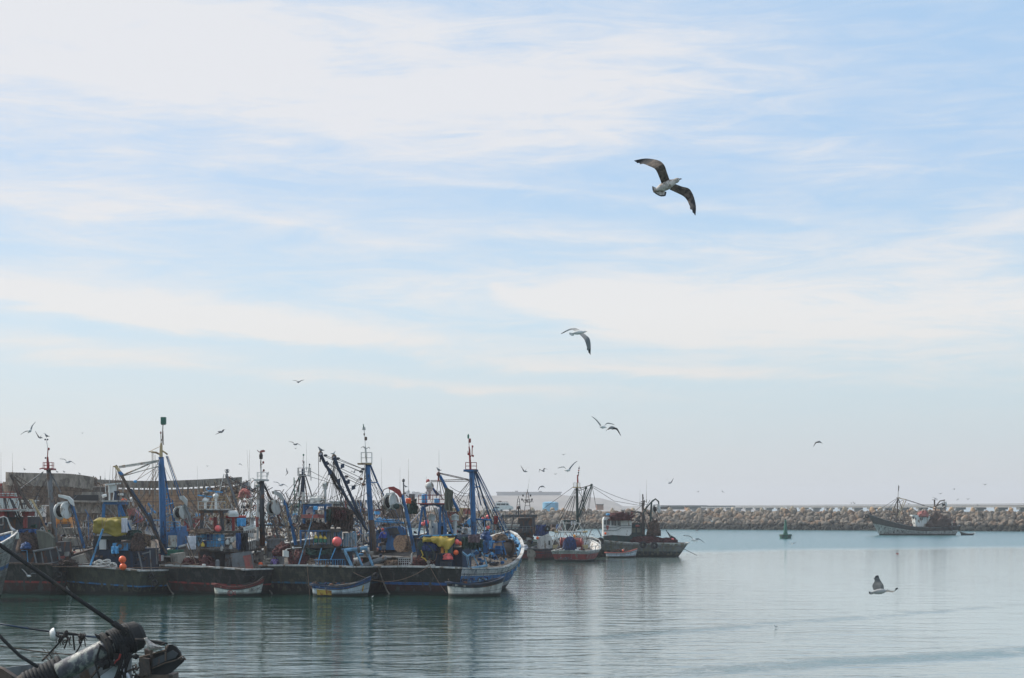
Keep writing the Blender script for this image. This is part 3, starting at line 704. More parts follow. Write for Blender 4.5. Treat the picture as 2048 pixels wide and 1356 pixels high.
def block(t, x0, x1, y0, y1, Y, m_='white_paint', parent=None):
    """power block: two cheek plates and a dark drum between"""
    w = px(x1 - x0, Y); h = px(y1 - y0, Y); c = P((x0 + x1) / 2, (y0 + y1) / 2, Y)
    ax = Vector((.85, -.5, .1)).normalized()
    mb = MB()
    for s_ in (-1, 1):
        mb.lathe(c + ax * (s_ * w * .3 - (.06 if s_ < 0 else 0)), [(h * .28, 0), (h * .46, .02), (h * .46, .07), (h * .3, .09)], ax, 18)
    mb.box(c + Vector((0, 0, h * .45)), ax * w * .42, ax.cross(Vector((0, 0, 1))).normalized() * .1, Vector((0, 0, h * .06)))
    pb = t.part('power_block', mb, m_, parent=parent, smooth=False)
    mb = MB(); mb.lathe(c - ax * w * .3, [(h * .34, 0), (h * .2, w * .3), (h * .34, w * .6)], ax, 16); t.part('drum', mb, 'rubber', parent=parent)
def whip(t, x, y0, y1, Y, x2=None, w=.9):
    mb = MB(); mb.L(Y, [(x, y1), (x2 or x, y0)], w, 5, w * .35); mb.L(Y, [(x, y1 + 1), (x, y1 - 6)], w * 2.2, 6); t.part('antenna', mb, 'pale_steel')
def lamp(t, x, y, Y, m_='red_paint', r=2.2, parent=None):
    mb = MB(); mb.lathe(P(x, y, Y), [(px(r * .5, Y), -px(r, Y)), (px(r, Y) * .9, -px(r * .7, Y)), (px(r, Y) * .9, px(r * .8, Y)), (px(r * .4, Y), px(r * 1.2, Y))], n=10)
    t.part('mast_light', mb, m_, parent=parent)
def radar(t, x, y, Y, bar=True, tilt=0):
    mb = MB(); mb.lathe(P(x, y + 14, Y), [(.1, 0), (.08, px(10, Y)), (.22, px(11, Y)), (.32, px(13, Y)), (.3, px(16, Y)), (.12, px(18, Y))], n=14)
    r = t.part('radar', mb, 'white_paint', smooth=False)
    if bar:
        mb = MB(); c = P(x, y - 6, Y); w = px(13, Y); a = Vector((w, w * .35, -px(tilt, Y)))
        mb.box(c, a, Vector((-.02, .06, 0)), Vector((0, 0, .05))); mb.tube(c, c - Vector((0, 0, .25)), .05)
        t.part('scanner', mb, 'sky_blue', parent=r)
def win(t, parent, x0, y0, x1, y1, Y, frame='white_paint'):
    mb = MB(); mb.B(x0 - .7, y0 - .7, x1 + .7, y1 + .7, Y - .02, .06); w = t.part('window', mb, frame, parent=parent)
    if parent is None:
        mb = MB(); mb.B(x0, y0, x1, y1, Y - .045, .03); t.part('pane', mb, 'glass', parent=w)
    else:
        mb = MB(); mb.B(x0, y0, x1, y1, Y - .045, .03); t.part('pane', mb, 'glass', parent=w.parent)
def ball(name, label, x, y, r, Y, m_='float_orange', group='ball floats hung on the boats', cat='float'):
    c = P(x, y, Y); R_ = px(r, Y); t = Thing(name, label, cat, c - Vector((0, 0, R_)), group)
    mb = MB(); mb.ball(c, R_, (1, 1, 1.03), 20, 14); t.part('ball', mb, m_, smooth=True)
    mb = MB(); mb.lathe(c + Vector((0, 0, R_ * .95)), [(R_ * .22, 0), (R_ * .2, R_ * .2), (R_ * .1, R_ * .24)], n=8); mb.torus(c + Vector((0, 0, R_ * 1.25)), R_ * .13, R_ * .05, Vector((0, 1, 0)), 10, 5); t.part('eye', mb, 'dark_rope')
def tyre(t, x, y, r, Y, ax=Vector((0, -1, 0))):
    mb = MB(); mb.torus(P(x, y, Y), px(r * .68, Y), px(r * .34, Y), ax, 20, 8); mb.L(Y - .05, [(x, y - r), (x - .5, y - r * 1.9)], .8); t.part('tyre_fender', mb, 'rubber', smooth=False)
def ladder(t, x0, x1, y0, y1, Y, m_, w=.9, step=4.0, parent=None):
    mb = MB(); mb.L(Y, [(x0, y0), (x0, y1)], w); mb.L(Y, [(x1, y0), (x1, y1)], w)
    y = y0 + 2
    while y < y1: mb.L(Y, [(x0, y), (x1, y)], w * .8, 5); y += step
    t.part('ladder', mb, m_, parent=parent)
def lines(t, Y, segs, w=.8, m_='dark_rope', name='rigging'):
    mb = MB()
    for sg in segs:
        if len(sg) == 3 and isinstance(sg[2], (int, float)): mb.sag(Y, sg[0], sg[1], w, sg[2])
        else: mb.L(Y, sg, w, 5)
    return t.part(name, mb, m_)
def jumble(t, x0, x1, y0, y1, Y, n, seed, mats=('brown_steel', 'grey_steel', 'dark_steel', 'wood'), name='spar', upright=.5, d=3.0, w=(1, 2.6)):
    """loose spars, pipes and gear stowed about the deck"""
    rs = random.Random(seed)
    for i in range(n):
        m_ = rs.choice(mats); mb = MB(); Yk = Y + rs.uniform(0, d); x = rs.uniform(x0, x1); y = rs.uniform((y0 + y1) / 2, y1)
        ln = rs.uniform(.3, 1) * (y1 - y0)
        if rs.random() < upright: a = rs.gauss(0, .45); q = (x + math.sin(a) * ln, max(y0, y - math.cos(a) * ln), Yk + rs.uniform(-.5, .5))
        else: q = (x + rs.uniform(-1, 1) * 26, y + rs.uniform(-7, 7) - 6, Yk + rs.uniform(-1, 1))
        mb.L(Yk, [(x, y), q], rs.uniform(*w), 5); t.part(name, mb, m_)
def clutter(t, x0, x1, y0, y1, Y, n, seed, mats=('wood', 'grey_steel', 'deep_blue', 'dirty_white', 'brown_steel', 'net_brown', 'dark_steel', 'sky_blue', 'faded_red'), d=3.0, s=(4, 13), name='deck_gear'):
    rs = random.Random(seed)
    for i in range(n):
        m_ = rs.choice(mats); mb = MB(); nm = 'gear_box'; Yk = Y + rs.uniform(0, d); x = rs.uniform(x0, x1); y = rs.uniform(y0, y1); w = rs.uniform(*s); h = rs.uniform(s[0], s[1]) * .7
        k = rs.random()
        if k < .5:
            a = R(rs.uniform(-40, 40)); u = Vector((math.cos(a), math.sin(a), rs.uniform(-.25, .25))) * px(w, Yk) / 2; q = Vector((-math.sin(a), math.cos(a), 0)) * px(w, Yk) / 2.5
            mb.box(P(x, y, Yk), u, q, Vector((rs.uniform(-.03, .03), 0, px(h, Yk) / 2)))
        elif k < .75: nm = 'drum'; mb.lathe(P(x, y + h / 2, Yk), [(px(w, Yk) * .3, 0), (px(w, Yk) * .33, px(h, Yk) * .1), (px(w, Yk) * .33, px(h, Yk) * .9), (px(w, Yk) * .25, px(h, Yk))], Vector((rs.gauss(0, .3), rs.gauss(0, .3), 1)), 10)
        elif k < .88: nm = 'hoop'; mb.torus(P(x, y, Yk), px(w, Yk) * .38, px(w, Yk) * .1, Vector((rs.gauss(0, .5), 1, rs.gauss(0, .5))), 12, 6)
        else: nm = 'bundle'; mb.ball(P(x, y, Yk), px(w, Yk) / 2, (1.3, .9, .7), 10, 7, .5, i)
        t.part(nm, mb, m_)

BK, DG, BR, DKR = (.022, .024, .022), (.06, .068, .048), (.06, .022, .018), (.16, .025, .02)
hull_mat('hull_olive', [(0, (.02, .022, .016)), (.36, (.018, .02, .018)), (.38, (.05, .19, .42)), (.44, DG)], (.085, .085, .055), .5, patch=(.014, .015, .012))
hull_mat('hull_black_red', [(0, BR), (.38, (.3, .04, .035)), (.45, (.02, .024, .022))], (.055, .055, .048), .45)
hull_mat('hull_black_teal', [(0, (.02, .014, .012)), (.38, (.03, .12, .21)), (.45, (.04, .045, .034))], (.085, .08, .055), .5, patch=(.015, .016, .013))
hull_mat('transom_black_blue', [(0, (.045, .016, .014)), (.36, (.025, .12, .36)), (.40, (.015, .05, .16)), (.42, (.025, .12, .36)), (.46, (.02, .023, .02))], (.06, .065, .055), .35)
hull_mat('hull_blue_white', [(0, (.13, .045, .04)), (.17, (.55, .55, .53)), (.33, (.03, .13, .33)), (.42, (.02, .04, .09)), (.44, (.04, .18, .42)), (.52, (.02, .03, .06)), (.54, (.04, .17, .4)), (.73, (.5, .5, .48)), (.96, (.25, .3, .36))], (.17, .19, .21), .42, .04)
hull_mat('hull_left_bow', [(0, (.13, .12, .1)), (.35, (.2, .2, .18)), (.45, (.05, .13, .28)), (.52, (.3, .3, .27)), (.9, (.5, .49, .46))], (.12, .11, .1), .45, .04)
hull_mat('hull_red_dark', [(0, (.17, .02, .022)), (.62, (.02, .03, .07)), (.68, (.17, .02, .022)), (.86, (.03, .03, .045))], (.09, .05, .045), .3)
hull_mat('hull_white_red', [(0, (.14, .03, .025)), (.16, (.36, .35, .32)), (.22, (.3, .045, .04)), (.74, (.4, .4, .38))], (.2, .17, .14), .35)
hull_mat('hull_grey_trawler', [(0, (.025, .03, .03)), (.3, (.02, .032, .032)), (.42, (.15, .165, .16)), (.9, (.3, .31, .29))], (.12, .115, .075), .5, .05, patch=(.2, .14, .04))
hull_mat('hull_far', [(0, (.05, .035, .03)), (.06, (.5, .48, .44)), (.56, (.055, .05, .042))], (.1, .08, .065), .32, .04)
hull_mat('hull_wreck', [(0, (.16, .115, .08))], (.08, .06, .045), .45, .05, rough=.95)
hull_mat('hull_sandy', [(0, (.4, .28, .19)), (.52, (.48, .37, .26)), (.6, (.4, .24, .14))], (.3, .25, .2), .3, .03, rough=.95)

def corner(pxx, pyr, Y): return P(pxx, pyr, Y)
def front(name, label, xl, xr, Y, head, L, sheer, roll=0, **k):
    """boat whose transom shows between columns xl and xr"""
    w = (xr - xl) * Y / F / math.cos(R(head)); c = P((xl + xr) / 2, HY, Y)
    return Boat(name, label, 'fishing boat', (c.x, c.y), head, L, w / k.get('wt', .92), None, sheer=sheer, roll=roll, **k)

# ---------------------------------------------------------------- blue and white boat at the right end of the rank
t = B4 = front('fishing_boat', 'black-sterned trawler with curved blue and white side and red crow\'s nest', 754, 925, 119, 24, 14.6, (1.76, 1.62, 4.0), rake=1.1, flare=.42, full=.15, wt=.92)
t.hull('hull_blue_white', 'transom_black_blue', inner='sky_blue', rail='dirty_white')
Y = 123.5
mb = MB(); mb.L(Y, [(949, 1100), (947.5, 1060), (943.5, 948), (943, 940)], 12, 10, 10); mast = t.part('mast', mb, 'blue_paint', smooth=True)
mb = MB(); mb.L(Y, [(945, 946), (934, 941.5), (927, 941)], 5, 6); mb.B(930, 939, 956, 943, Y - .4, 1.0); t.part('mast_bracket', mb, 'blue_paint', parent=mast)
nest(t, 931, 953, 925, 939, Y, 'red_paint', parent=mast)
mb = MB(); mb.L(Y, [(941, 940), (939, 900), (938, 893)], 4.5, 8, 2.4); mb.L(Y, [(940, 915), (944, 910), (944.5, 893)], 2, 6); mb.L(Y, [(939, 905), (937.5, 876)], 1.2, 5); mb.L(Y, [(938.5, 906), (935.5, 908), (936, 902)], 1.4, 5); t.part('topmast', mb, 'red_paint', parent=mast)
lamp(t, 945, 893, Y, 'red_paint', 2, mast); lamp(t, 946, 912, Y, 'red_paint', 2, mast); lamp(t, 937, 908, Y, 'red_paint', 2.4, mast)
mb = MB(); mb.lathe(P(936.5, 877, Y), [(px(1.8, Y), 0), (px(2, Y), px(6, Y)), (px(.8, Y), px(9, Y))], n=9); t.part('mast_top_light', mb, 'green_paint', parent=mast)
f = cloth(937, 942, 877, 886, Y - .1, 1, .03, 3, .1); t.part('flag', f, 'faded_red')
Yb = 127.5
mb = MB()
for a, b, w in (((950, 943), (968, 1000), 4), ((968, 1000), (984, 1048), 4), ((948, 946), (962, 1010), 3), ((953, 944), (1012, 1068), 2.6), ((951, 943), (1005, 1066), 1.4), ((955, 942), (1016, 1066), 1.2), ((957, 944), (1019, 1066), 1.2)):
    mb.L(Y, [a, (b[0], b[1], Yb)], w, 6)
mb.L(Y, [(946, 975), (961, 973)], 2.6); mb.L(Y, [(945, 1038), (983, 1040)], 3.4); t.part('back_stays', mb, 'blue_paint')
lines(t, Y, [((951, 943), (998, 1050, Yb)), ((944, 950), (941, 1040, 121)), ((941, 950), (936, 1030, 121)), ((946, 966), (975, 1040, Yb)), ((946, 990), (966, 1050, Yb)), ((948, 943), (952, 1060, 128)), ((958, 975), (1000, 1066, Yb)), ((961, 980), (1004, 1068, Yb)), ((900, 973), (941, 988), 4), ((897, 977), (941, 990), 7), ((905, 982), (939, 1003), 9), ((909, 990), (940, 1007), 11)], 1.0)
# derricks
for hx, hy, bx, by, w in ((877, 948, 917, 1022, 6.5), (856, 963, 875, 990, 5)):
    mb = MB(); mb.L(Y - .6, [(bx, by, Y), (hx + 3, hy + 3)], w, 8, w * .8); t.part('derrick', mb, 'blue_paint')
    mb = MB(); mb.ball(P(hx, hy, Y - .6), px(4, Y), (1, 1, 1.2), 10, 8); mb.L(Y - .6, [(hx, hy + 3), (hx - .5, hy + 14)], 3, 6); t.part('derrick_head', mb, 'red_paint')
lines(t, Y - .3, [((880, 946), (900, 950), (939, 959)), ((880, 947.5), (939, 961)), ((861, 961), (939, 958.5)), ((861, 963.5), (938, 962)), ((877, 950), (872, 1000)), ((877, 950), (884, 1000)), ((878, 950), (893, 1005)), ((879, 952), (902, 1010)), ((880, 955), (908, 1015)), ((855, 966), (853, 990)), ((858, 966), (888, 1000))], 1.5, 'brown_steel')
# gantry with rail platform
mb = MB()
for a, b in (((845, 1012), (837, 1072)), ((848, 1012), (856, 1070)), ((884, 1012), (893, 1075)), ((886, 1010), (905, 1066)), ((881, 1012), (879, 1074))): mb.L(121.5, [a, b], 4.4, 7)
mb.L(121.5, [(840, 1009), (890, 1009)], 5, 7); mb.L(121.5, [(845, 1020), (849, 1013), (856, 1011)], 4); mb.L(121.5, [(884, 1020), (880, 1013), (872, 1011)], 4)
mb.L(124, [(842, 1009), (892, 1009)], 5, 7); gt = t.part('gantry', mb, 'blue_paint')
mb = MB(); mb.B(836, 1006.2, 895, 1008.6, 121.2, 3.2); rails(mb, [(837, 1007, 121.3), (894, 1007, 121.3), (894, 1007, 124.3), (837, 1007, 124.3), (837, 1007, 121.3)], 17, 1.3, 4, 1, 121.3); t.part('platform', mb, 'red_paint', parent=gt)
ladder(t, 888, 893, 1010, 1072, 120.9, 'blue_paint')
for x0, x1, y0, y1, in ((843, 855, 988, 1006), (868, 879, 997, 1006)):
    mb = MB(); Yk = 122.6; mb.lathe(P((x0 + x1) / 2, y1, Yk), [(px(x1 - x0, Yk) * .42, 0), (px(x1 - x0, Yk) * .5, .06), (px(x1 - x0, Yk) * .5, px(y1 - y0, Yk) * .9), (px(x1 - x0, Yk) * .4, px(y1 - y0, Yk))], n=14)
    solo('plastic_barrel', mb, 'tarp_cyan', 'taller blue plastic barrel on the red-railed platform' if x0 < 850 else 'shorter blue plastic barrel on the red-railed platform', 'barrel', 'barrels on the red-railed platform')
mb = MB(); mb.lathe(P(859, 998, 122), [(.08, 0), (.08, .5), (.2, .55), (.22, .9), (.14, 1.05), (0, 1.1)], n=16); t.part('radar_dome', mb, 'white_paint', smooth=True)
mb = MB(); mb.L(122, [(860, 975), (857, 964)], 6, 8); mb.ball(P(859, 972, 122), .3); t.part('search_light', mb, 'dirty_white')
# ventilators and casing
for x0, x1 in ((857, 870), (903, 917)):
    mb = MB(); Yk = 122.8; mb.L(Yk, [((x0 + x1) / 2, 1042), ((x0 + x1) / 2, 1072)], 8, 8); mb.B(x0, 1031, x1, 1041, Yk - .4, .7, 20); mb.prism([P(x0 - .5, 1031.5, Yk - .5), P((x0 + x1) / 2, 1027, Yk - .5), P(x1 + .5, 1031.5, Yk - .5)], Vector((0, .9, 0)))
    t.part('ventilator', mb, 'white_paint')
mb = MB(); mb.B(858, 1046, 876, 1072, 123.4, 1.4, 10); mb.B(896, 1056, 946, 1073, 125.5, 2, 10); cs = t.part('engine_casing', mb, 'white_paint')
mb = MB(); mb.B(875, 1045, 892, 1072, 122.6, 1.0, 12); t.part('companionway', mb, 'blue_paint')
mb = MB(); mb.B(878.5, 1052, 886.5, 1072, 122.5, .1); t.part('doorway', mb, 'rubber')
# deckhouse
mb = MB(); mb.B(833, 1078, 905, 1141, 120.9, 4.2, 29); mb.B(905, 1095, 942, 1140, 122.2, 3, 29); dh = t.part('deckhouse', mb, 'deep_blue')
mb = MB(); mb.B(826, 1070.5, 944, 1076, 120.4, 4.6, 12); t.part('roof', mb, 'deep_blue')
mb = MB(); mb.L(119.8, [(838, 1076), (845, 1071.5), (880, 1071), (912, 1069.5)], 2.8); t.part('roof_pipe', mb, 'sky_blue')
mb = MB(); mb.B(863, 1083, 905, 1106, 119.9, .7, 8)
t.part('storage_rack', mb, 'dark_steel')
for i in range(9):
    mb = MB()
mb = MB()
for i in range(10): x = 881 + i * 2.4; mb.L(119.6, [(x, 1124), (x, 1138)], .8, 5)
mb.L(119.6, [(880, 1124), (903, 1124)], 1); t.part('grating', mb, 'grey_steel')
f = heap(838, 876, 1082, 1102, 119.4, 1.1, 4, .3); solo('folded_blue_net', f, 'net_blue', 'faded blue net bundle strapped under the yellow tarp', 'net', smooth=True)
f = MB(); A = P(843, 1076, 119.2)
def fy(u, v):
    x = 845 + 64 * u; yt = 1073.5 + 2 * math.sin(u * 9); yb = 1084 + 13 * u - 4 * math.sin(u * 6.3) - (14 * max(0, u - .82) / .18); p = P(x, yt + (yb - yt) * v + 2.6 * noise.noise(Vector((u * 9, v * 5, 1))), 119.0 - .1 * math.sin(v * 3)); p.y += .09 * math.sin(u * 25 + v * 3) + (.9 * (1 - v) if v < .25 else 0); return p
f.sheet(fy, 30, 8, .03); solo('yellow_tarp', f, 'tarp_gold', 'bright golden yellow tarp draped over the deckhouse roof edge', 'tarp', smooth=True)
for x, m_, lb in ((884.5, 'orange_paint', 'orange-yellow canister in the rack below the golden tarp'), (892.5, 'yellow_paint', 'yellow-green canister in the rack below the golden tarp'), (898.5, 'green_paint', 'narrow green canister at the right of the rack below the golden tarp')):
    mb = MB(); mb.lathe(P(x, 1107, 119.3), [(px(2.6, 119), 0), (px(3.1, 119), .03), (px(3.1, 119), px(10, 119)), (px(1.6, 119), px(13, 119)), (px(1, 119), px(15, 119))], n=12); solo('canister', mb, m_, lb, 'canister', 'canisters in the deckhouse rack')
mb = MB(); mb.B(878, 1106, 903, 1108, 119.1, .5); t.part('shelf', mb, 'dark_steel')
ball('ball_float', 'orange ball float hanging off the deckhouse beside the canisters', 912, 1105, 5, 118.9, 'float_orange')
ball('ball_float', 'pinkish red ball float hanging under the golden tarp\'s right end', 914, 1084, 5, 119.2, 'float_pink')
ball('ball_float', 'small red ball float tucked behind the one under the tarp\'s right end', 920, 1087, 4, 119.5, 'float_orange')
solo('net_bundle', heap(886, 905, 1108, 1119, 119, .5, 8), 'float_pink', 'small red net bag hanging below the canisters', 'net bag', smooth=True)
f = cloth(923, 951, 1074, 1108, 119.6, 4, .12, 5, .4); solo('green_net', f, 'net_green', 'dark green net hanging in strips over the starboard roof edge', 'net', smooth=True)
f = cloth(950, 966, 1078, 1110, 120.2, 3, .12, 7, .45); solo('green_net', f, 'net_green', 'shorter green net end hanging beside the light blue gallows', 'net', smooth=True)
f = cloth(937, 960, 1069, 1088, 119.3, 3, .08, 2, .2); solo('mauve_cloth', f, 'cloth_mauve', 'mauve grey cloth laid over the hanging green net', 'cloth', smooth=True)
mb = MB()
mb.L(118.7, [(924, 1104), (934, 1112), (939, 1137)], 5, 6); mb.L(118.7, [(942, 1108), (934, 1113)], 4); mb.L(119.8, [(963, 1104), (970, 1118), (974, 1131)], 3); mb.L(118.9, [(938, 1137), (974, 1131, 120.5)], 5); mb.L(119.2, [(945, 1108), (955, 1128)], 2.6); t.part('trawl_gallows', mb, 'light_blue')
mb = MB(); mb.lathe(P(846, 1092, 119.2), [(.1, 0), (.42, .05), (.42, .12), (.1, .15)], Vector((.3, -1, 0)), 16); mb.L(119, [(858, 1091), (853, 1103), (855, 1118), (866, 1118), (868, 1104), (858, 1091)], 5); t.part('trawl_door', mb, 'dark_green')
lines(t, 118.8, [((842, 1100), (846, 1110), (843, 1114), (850, 1118), (853, 1122))], 2.4, 'yellow_paint', 'yellow_chain')
lines(t, 118.8, [((874, 1106), (872, 1118), (866, 1124), (858, 1118))], 1.2, 'rope', 'hanging_rope')
# foredeck gear
mb = MB(); c = P(1008, 1096, 126); ax = Vector((.75, .6, 0))
for q in (-.55, .45): mb.lathe(c + ax * q, [(.25, 0), (.62, .02), (.62, .1), (.25, .12)], ax, 20)
mb.lathe(c - ax * .5, [(.42, 0), (.42, 1.0)], ax, 16); wn = t.part('net_drum', mb, 'brown_steel')
mb = MB(); mb.L(124.8, [(980, 1115), (986, 1085), (1004, 1083), (1012, 1110)], 3); mb.L(124.8, [(984, 1098), (1008, 1098)], 2.4); mb.L(124.6, [(968, 1112), (978, 1104), (990, 1108), (996, 1120)], 2.2); mb.B(966, 1082, 978, 1106, 124.4, .6, 10); mb.B(990, 1092, 1006, 1108, 124.9, .5, 20); t.part('winch_frame', mb, 'blue_paint')
solo('coiled_rope', heap(985, 1016, 1069, 1081, 126.2, 1.0, 12, .3), 'net_tan', 'tan coil of rope heaped on the winch frame near the blue bow', 'rope', smooth=True)
solo('blue_sack', heap(962, 982, 1064, 1081, 125, .9, 13, .4), 'tarp_blue', 'crumpled dark blue sack on the foredeck beside the mast stays', 'sack', smooth=True)
clutter(t, 1000, 1034, 1078, 1112, 128, 34, 53, ('deep_blue', 'brown_steel', 'sky_blue', 'blue_paint', 'dark_steel', 'net_brown'), 3, (5, 12)); clutter(t, 950, 1012, 1094, 1130, 123.5, 60, 51, ('deep_blue', 'brown_steel', 'sky_blue', 'blue_paint', 'dark_steel'), 2, (3, 9))
clutter(t, 1010, 1034, 1072, 1086, 129, 10, 52, ('sky_blue', 'light_blue', 'deep_blue'), 1.5, (4, 9))
f = cloth(988, 996, 1032, 1052, 126, 1, .06, 3, .3); t.part('red_pennant', f, 'red_paint')
mb = MB()
for i in range(7): k = i / 6; a = t.hp(.55 + .4 * k, .99, 1, .2); mb.tube(a - Vector((0, 0, .7)), a - Vector((0, 0, .0)), .06)
t.part('frame_timbers', mb, 'sky_blue')
# stern gear
solo('rope_heap', heap(765, 798, 1122, 1138, 121.4, 1.2, 14, .4), 'net_tan', 'reddish tan heap of rope on the stern left of the white basket', 'rope heap', smooth=True)
solo('net_heap', heap(820, 868, 1113, 1138, 121.4, 2, 15), 'net_maroon', 'dark maroon net heap on the stern right of the white basket', 'net heap', smooth=True)
t2 = Thing('fish_basket', 'dirty white rectangular basket standing on the black stern', 'basket', P(808, 1137, 121.2)); mb = MB()
for y in (1117, 1121, 1125, 1130, 1135): mb.L(121, [(796.5, y), (819.5, y), (817, y, 122), (799, y, 122), (796.5, y)], 1.2, 5)
for x in range(797, 821, 4): mb.L(121, [(x, 1117), (x, 1137)], 1.2, 5)
t2.part('frame', mb, 'dirty_white'); mb = MB(); mb.B(798, 1124, 818, 1137, 121.3, .6); t2.part('filling', mb, 'net_maroon')
mb = MB()
for i in range(14): mb.ball(P(852 + rng.uniform(0, 24), 1134 - rng.uniform(0, 5), 119.2 + rng.uniform(0, .5)), px(rng.uniform(1.8, 2.8), 119), (1, 1, .9), 9, 6)
t.part('cork_line', mb, 'float_white')
mb = MB(); mb.L(119, [(856, 1137), (857, 1126), (859, 1122)], 3.4); mb.L(120.8, [(822, 1135), (824, 1108), (827, 1105)], 4); mb.ball(P(857, 1124, 119), .12); t.part('bollard', mb, 'dirty_white')
# crane with power block on the port quarter
mb = MB(); mb.L(120.6, [(829, 1104), (822, 1070), (812, 1020), (804, 990)], 7.5, 8, 6.5); t.part('crane_arm', mb, 'blue_paint')
mb = MB(); mb.prism([P(x, y, 120.4) for x, y in ((777, 974), (787, 973), (800, 980), (804, 990), (800, 996), (794, 988), (786, 982), (777, 978))], Vector((0, .35, 0))); t.part('crane_tip', mb, 'red_paint')
mb = MB(); mb.L(120.6, [(778, 975), (768, 979), (763, 988), (764, 1000)], 1.8); mb.L(120.6, [(779, 977), (779, 986)], 1.4); mb.L(120.6, [(804, 992), (806, 1030), (822, 1103)], 2.2); mb.L(120.6, [(800, 996), (812, 1060), (820, 1100)], 1.6); t.part('hydraulic_hose', mb, 'brown_steel')
block(t, 770, 792, 986, 1022, 120.4, 'dirty_white')
mb = MB(); mb.ball(P(793, 1012, 120), px(6.5, 120), (1, 1, 1), 14, 10); t.part('hose_reel', mb, 'dark_green'); mb = MB(); mb.L(119.9, [(779, 1018), (783, 1010), (793, 1006), (803, 1008), (808, 1016)], 2.6); t.part('guard', mb, 'pale_steel')
for x, y0, y1 in ((764, 915, 985), (817, 918, 985), (878, 900, 945), (853, 952, 965)): whip(t, x, y0, y1, 126, x - 1.5 if x < 800 else x)
mb = MB(); mb.L(121.6, [(808, 1000), (807, 965)], 3, 6); mb.ball(P(807, 961, 121.6), .1, (1, 1, 1.3)); mb.L(121.6, [(800, 990), (812, 986)], 2); mb.B(818, 988, 829, 1000, 121.6, .5, 10); mb.L(121.6, [(812, 990), (835, 1008)], 2.4); t.part('signal_post', mb, 'grey_steel')
mb = MB()
for x in (814, 818, 820): mb.lathe(P(x, 1007, 121), [(.06, 0), (.08, .1), (.08, .3), (.03, .36)], n=8)
t.part('marker_lights', mb, 'float_orange')
f = cloth(889, 906, 975, 1023, 120.4, 2, .1, 9, .15, skew=6); t.part('mesh_panel', f, 'cloth_olive')
solo('net_ball_cluster', heap(812, 836, 1002, 1028, 122.3, 1.2, 17, .5), 'net_green', 'dark tangled net and floats hung behind the power block', 'net', smooth=True)

# ---------------------------------------------------------------- boat with twin derricks (third in the rank from the right of the dinghies)
t = B3 = front('fishing_boat', 'dark trawler with twin leaning derricks, three gas bottles and a big pink float', 511, 712, 119.5, 24, 16, (1.82, 1.75, 3.6), rake=1.2, flare=.4, full=.8)
t.hull('hull_black_teal', inner='deck_wood', rail='pale_steel')
Y = 124
mb = MB(); mb.L(Y, [(745, 1100), (742, 1040), (735.5, 940), (735, 928)], 12, 10, 9); mast = t.part('mast', mb, 'blue_paint', smooth=True)
mb = MB(); mb.L(Y, [(747, 1102), (744.5, 1066), (742, 1040)], 14, 8, 12); t.part('mast_wrapping', mb, 'brown_steel', parent=mast)
mb = MB(); mb.B(715, 926, 742, 929, Y - .4, .9); mb.L(Y, [(728, 928), (716, 929), (715, 926)], 1.5); t.part('mast_bracket', mb, 'tan_paint', parent=mast)
nest(t, 722, 743, 905, 926, Y, 'white_paint', parent=mast)
mb = MB(); mb.L(Y, [(733, 926), (731, 897), (730, 893)], 4, 8, 3); mb.L(Y, [(722, 895), (726, 893), (731, 898), (738, 894), (740, 897)], 2, 6); mb.L(Y, [(731, 895), (727.5, 850)], 1.4, 5); t.part('topmast', mb, 'dirty_white', parent=mast)
mb = MB(); mb.lathe(P(731.5, 881, Y), [(.05, 0), (.1, .06), (.1, .22), (.05, .26)], n=9); mb.lathe(P(728.5, 871, Y), [(.03, 0), (.05, .05), (.05, .15)], n=8); t.part('mast_light', mb, 'brown_steel', parent=mast)
for x in (726, 729.5):
    mb = MB(); mb.lathe(P(x, 860, Y), [(px(2, Y), 0), (px(1.6, Y), .1), (px(.6, Y), .22)], n=9); t.part('small_bell', mb, 'pale_steel', parent=mast)
mb = MB(); mb.L(Y, [(727.5, 858), (726.5, 848), (728, 853)], 1.6, 5); t.part('green_pennant', mb, 'green_paint', parent=mast)
mb = MB()
for a, b, w in (((741, 930), (755, 965), 3.6), ((755, 965), (782, 1020), 3), ((742, 965), (755, 965), 2.4), ((740, 932), (775, 1010), 1.5)): mb.L(Y, [a, (b[0], b[1], Y + 2)], w, 6)
t.part('back_stays', mb, 'blue_paint')
lines(t, Y, [((738, 931), (770, 1030, 127)), ((739, 931), (785, 1040, 127)), ((740, 931), (795, 1050, 127)), ((729, 930), (727, 1090)), ((731, 930), (722, 1085)), ((727, 940), (700, 1050)), ((742, 975), (778, 1050, 127)), ((736, 985), (690, 1010)), ((737, 960), (645, 1005))], 1.0)
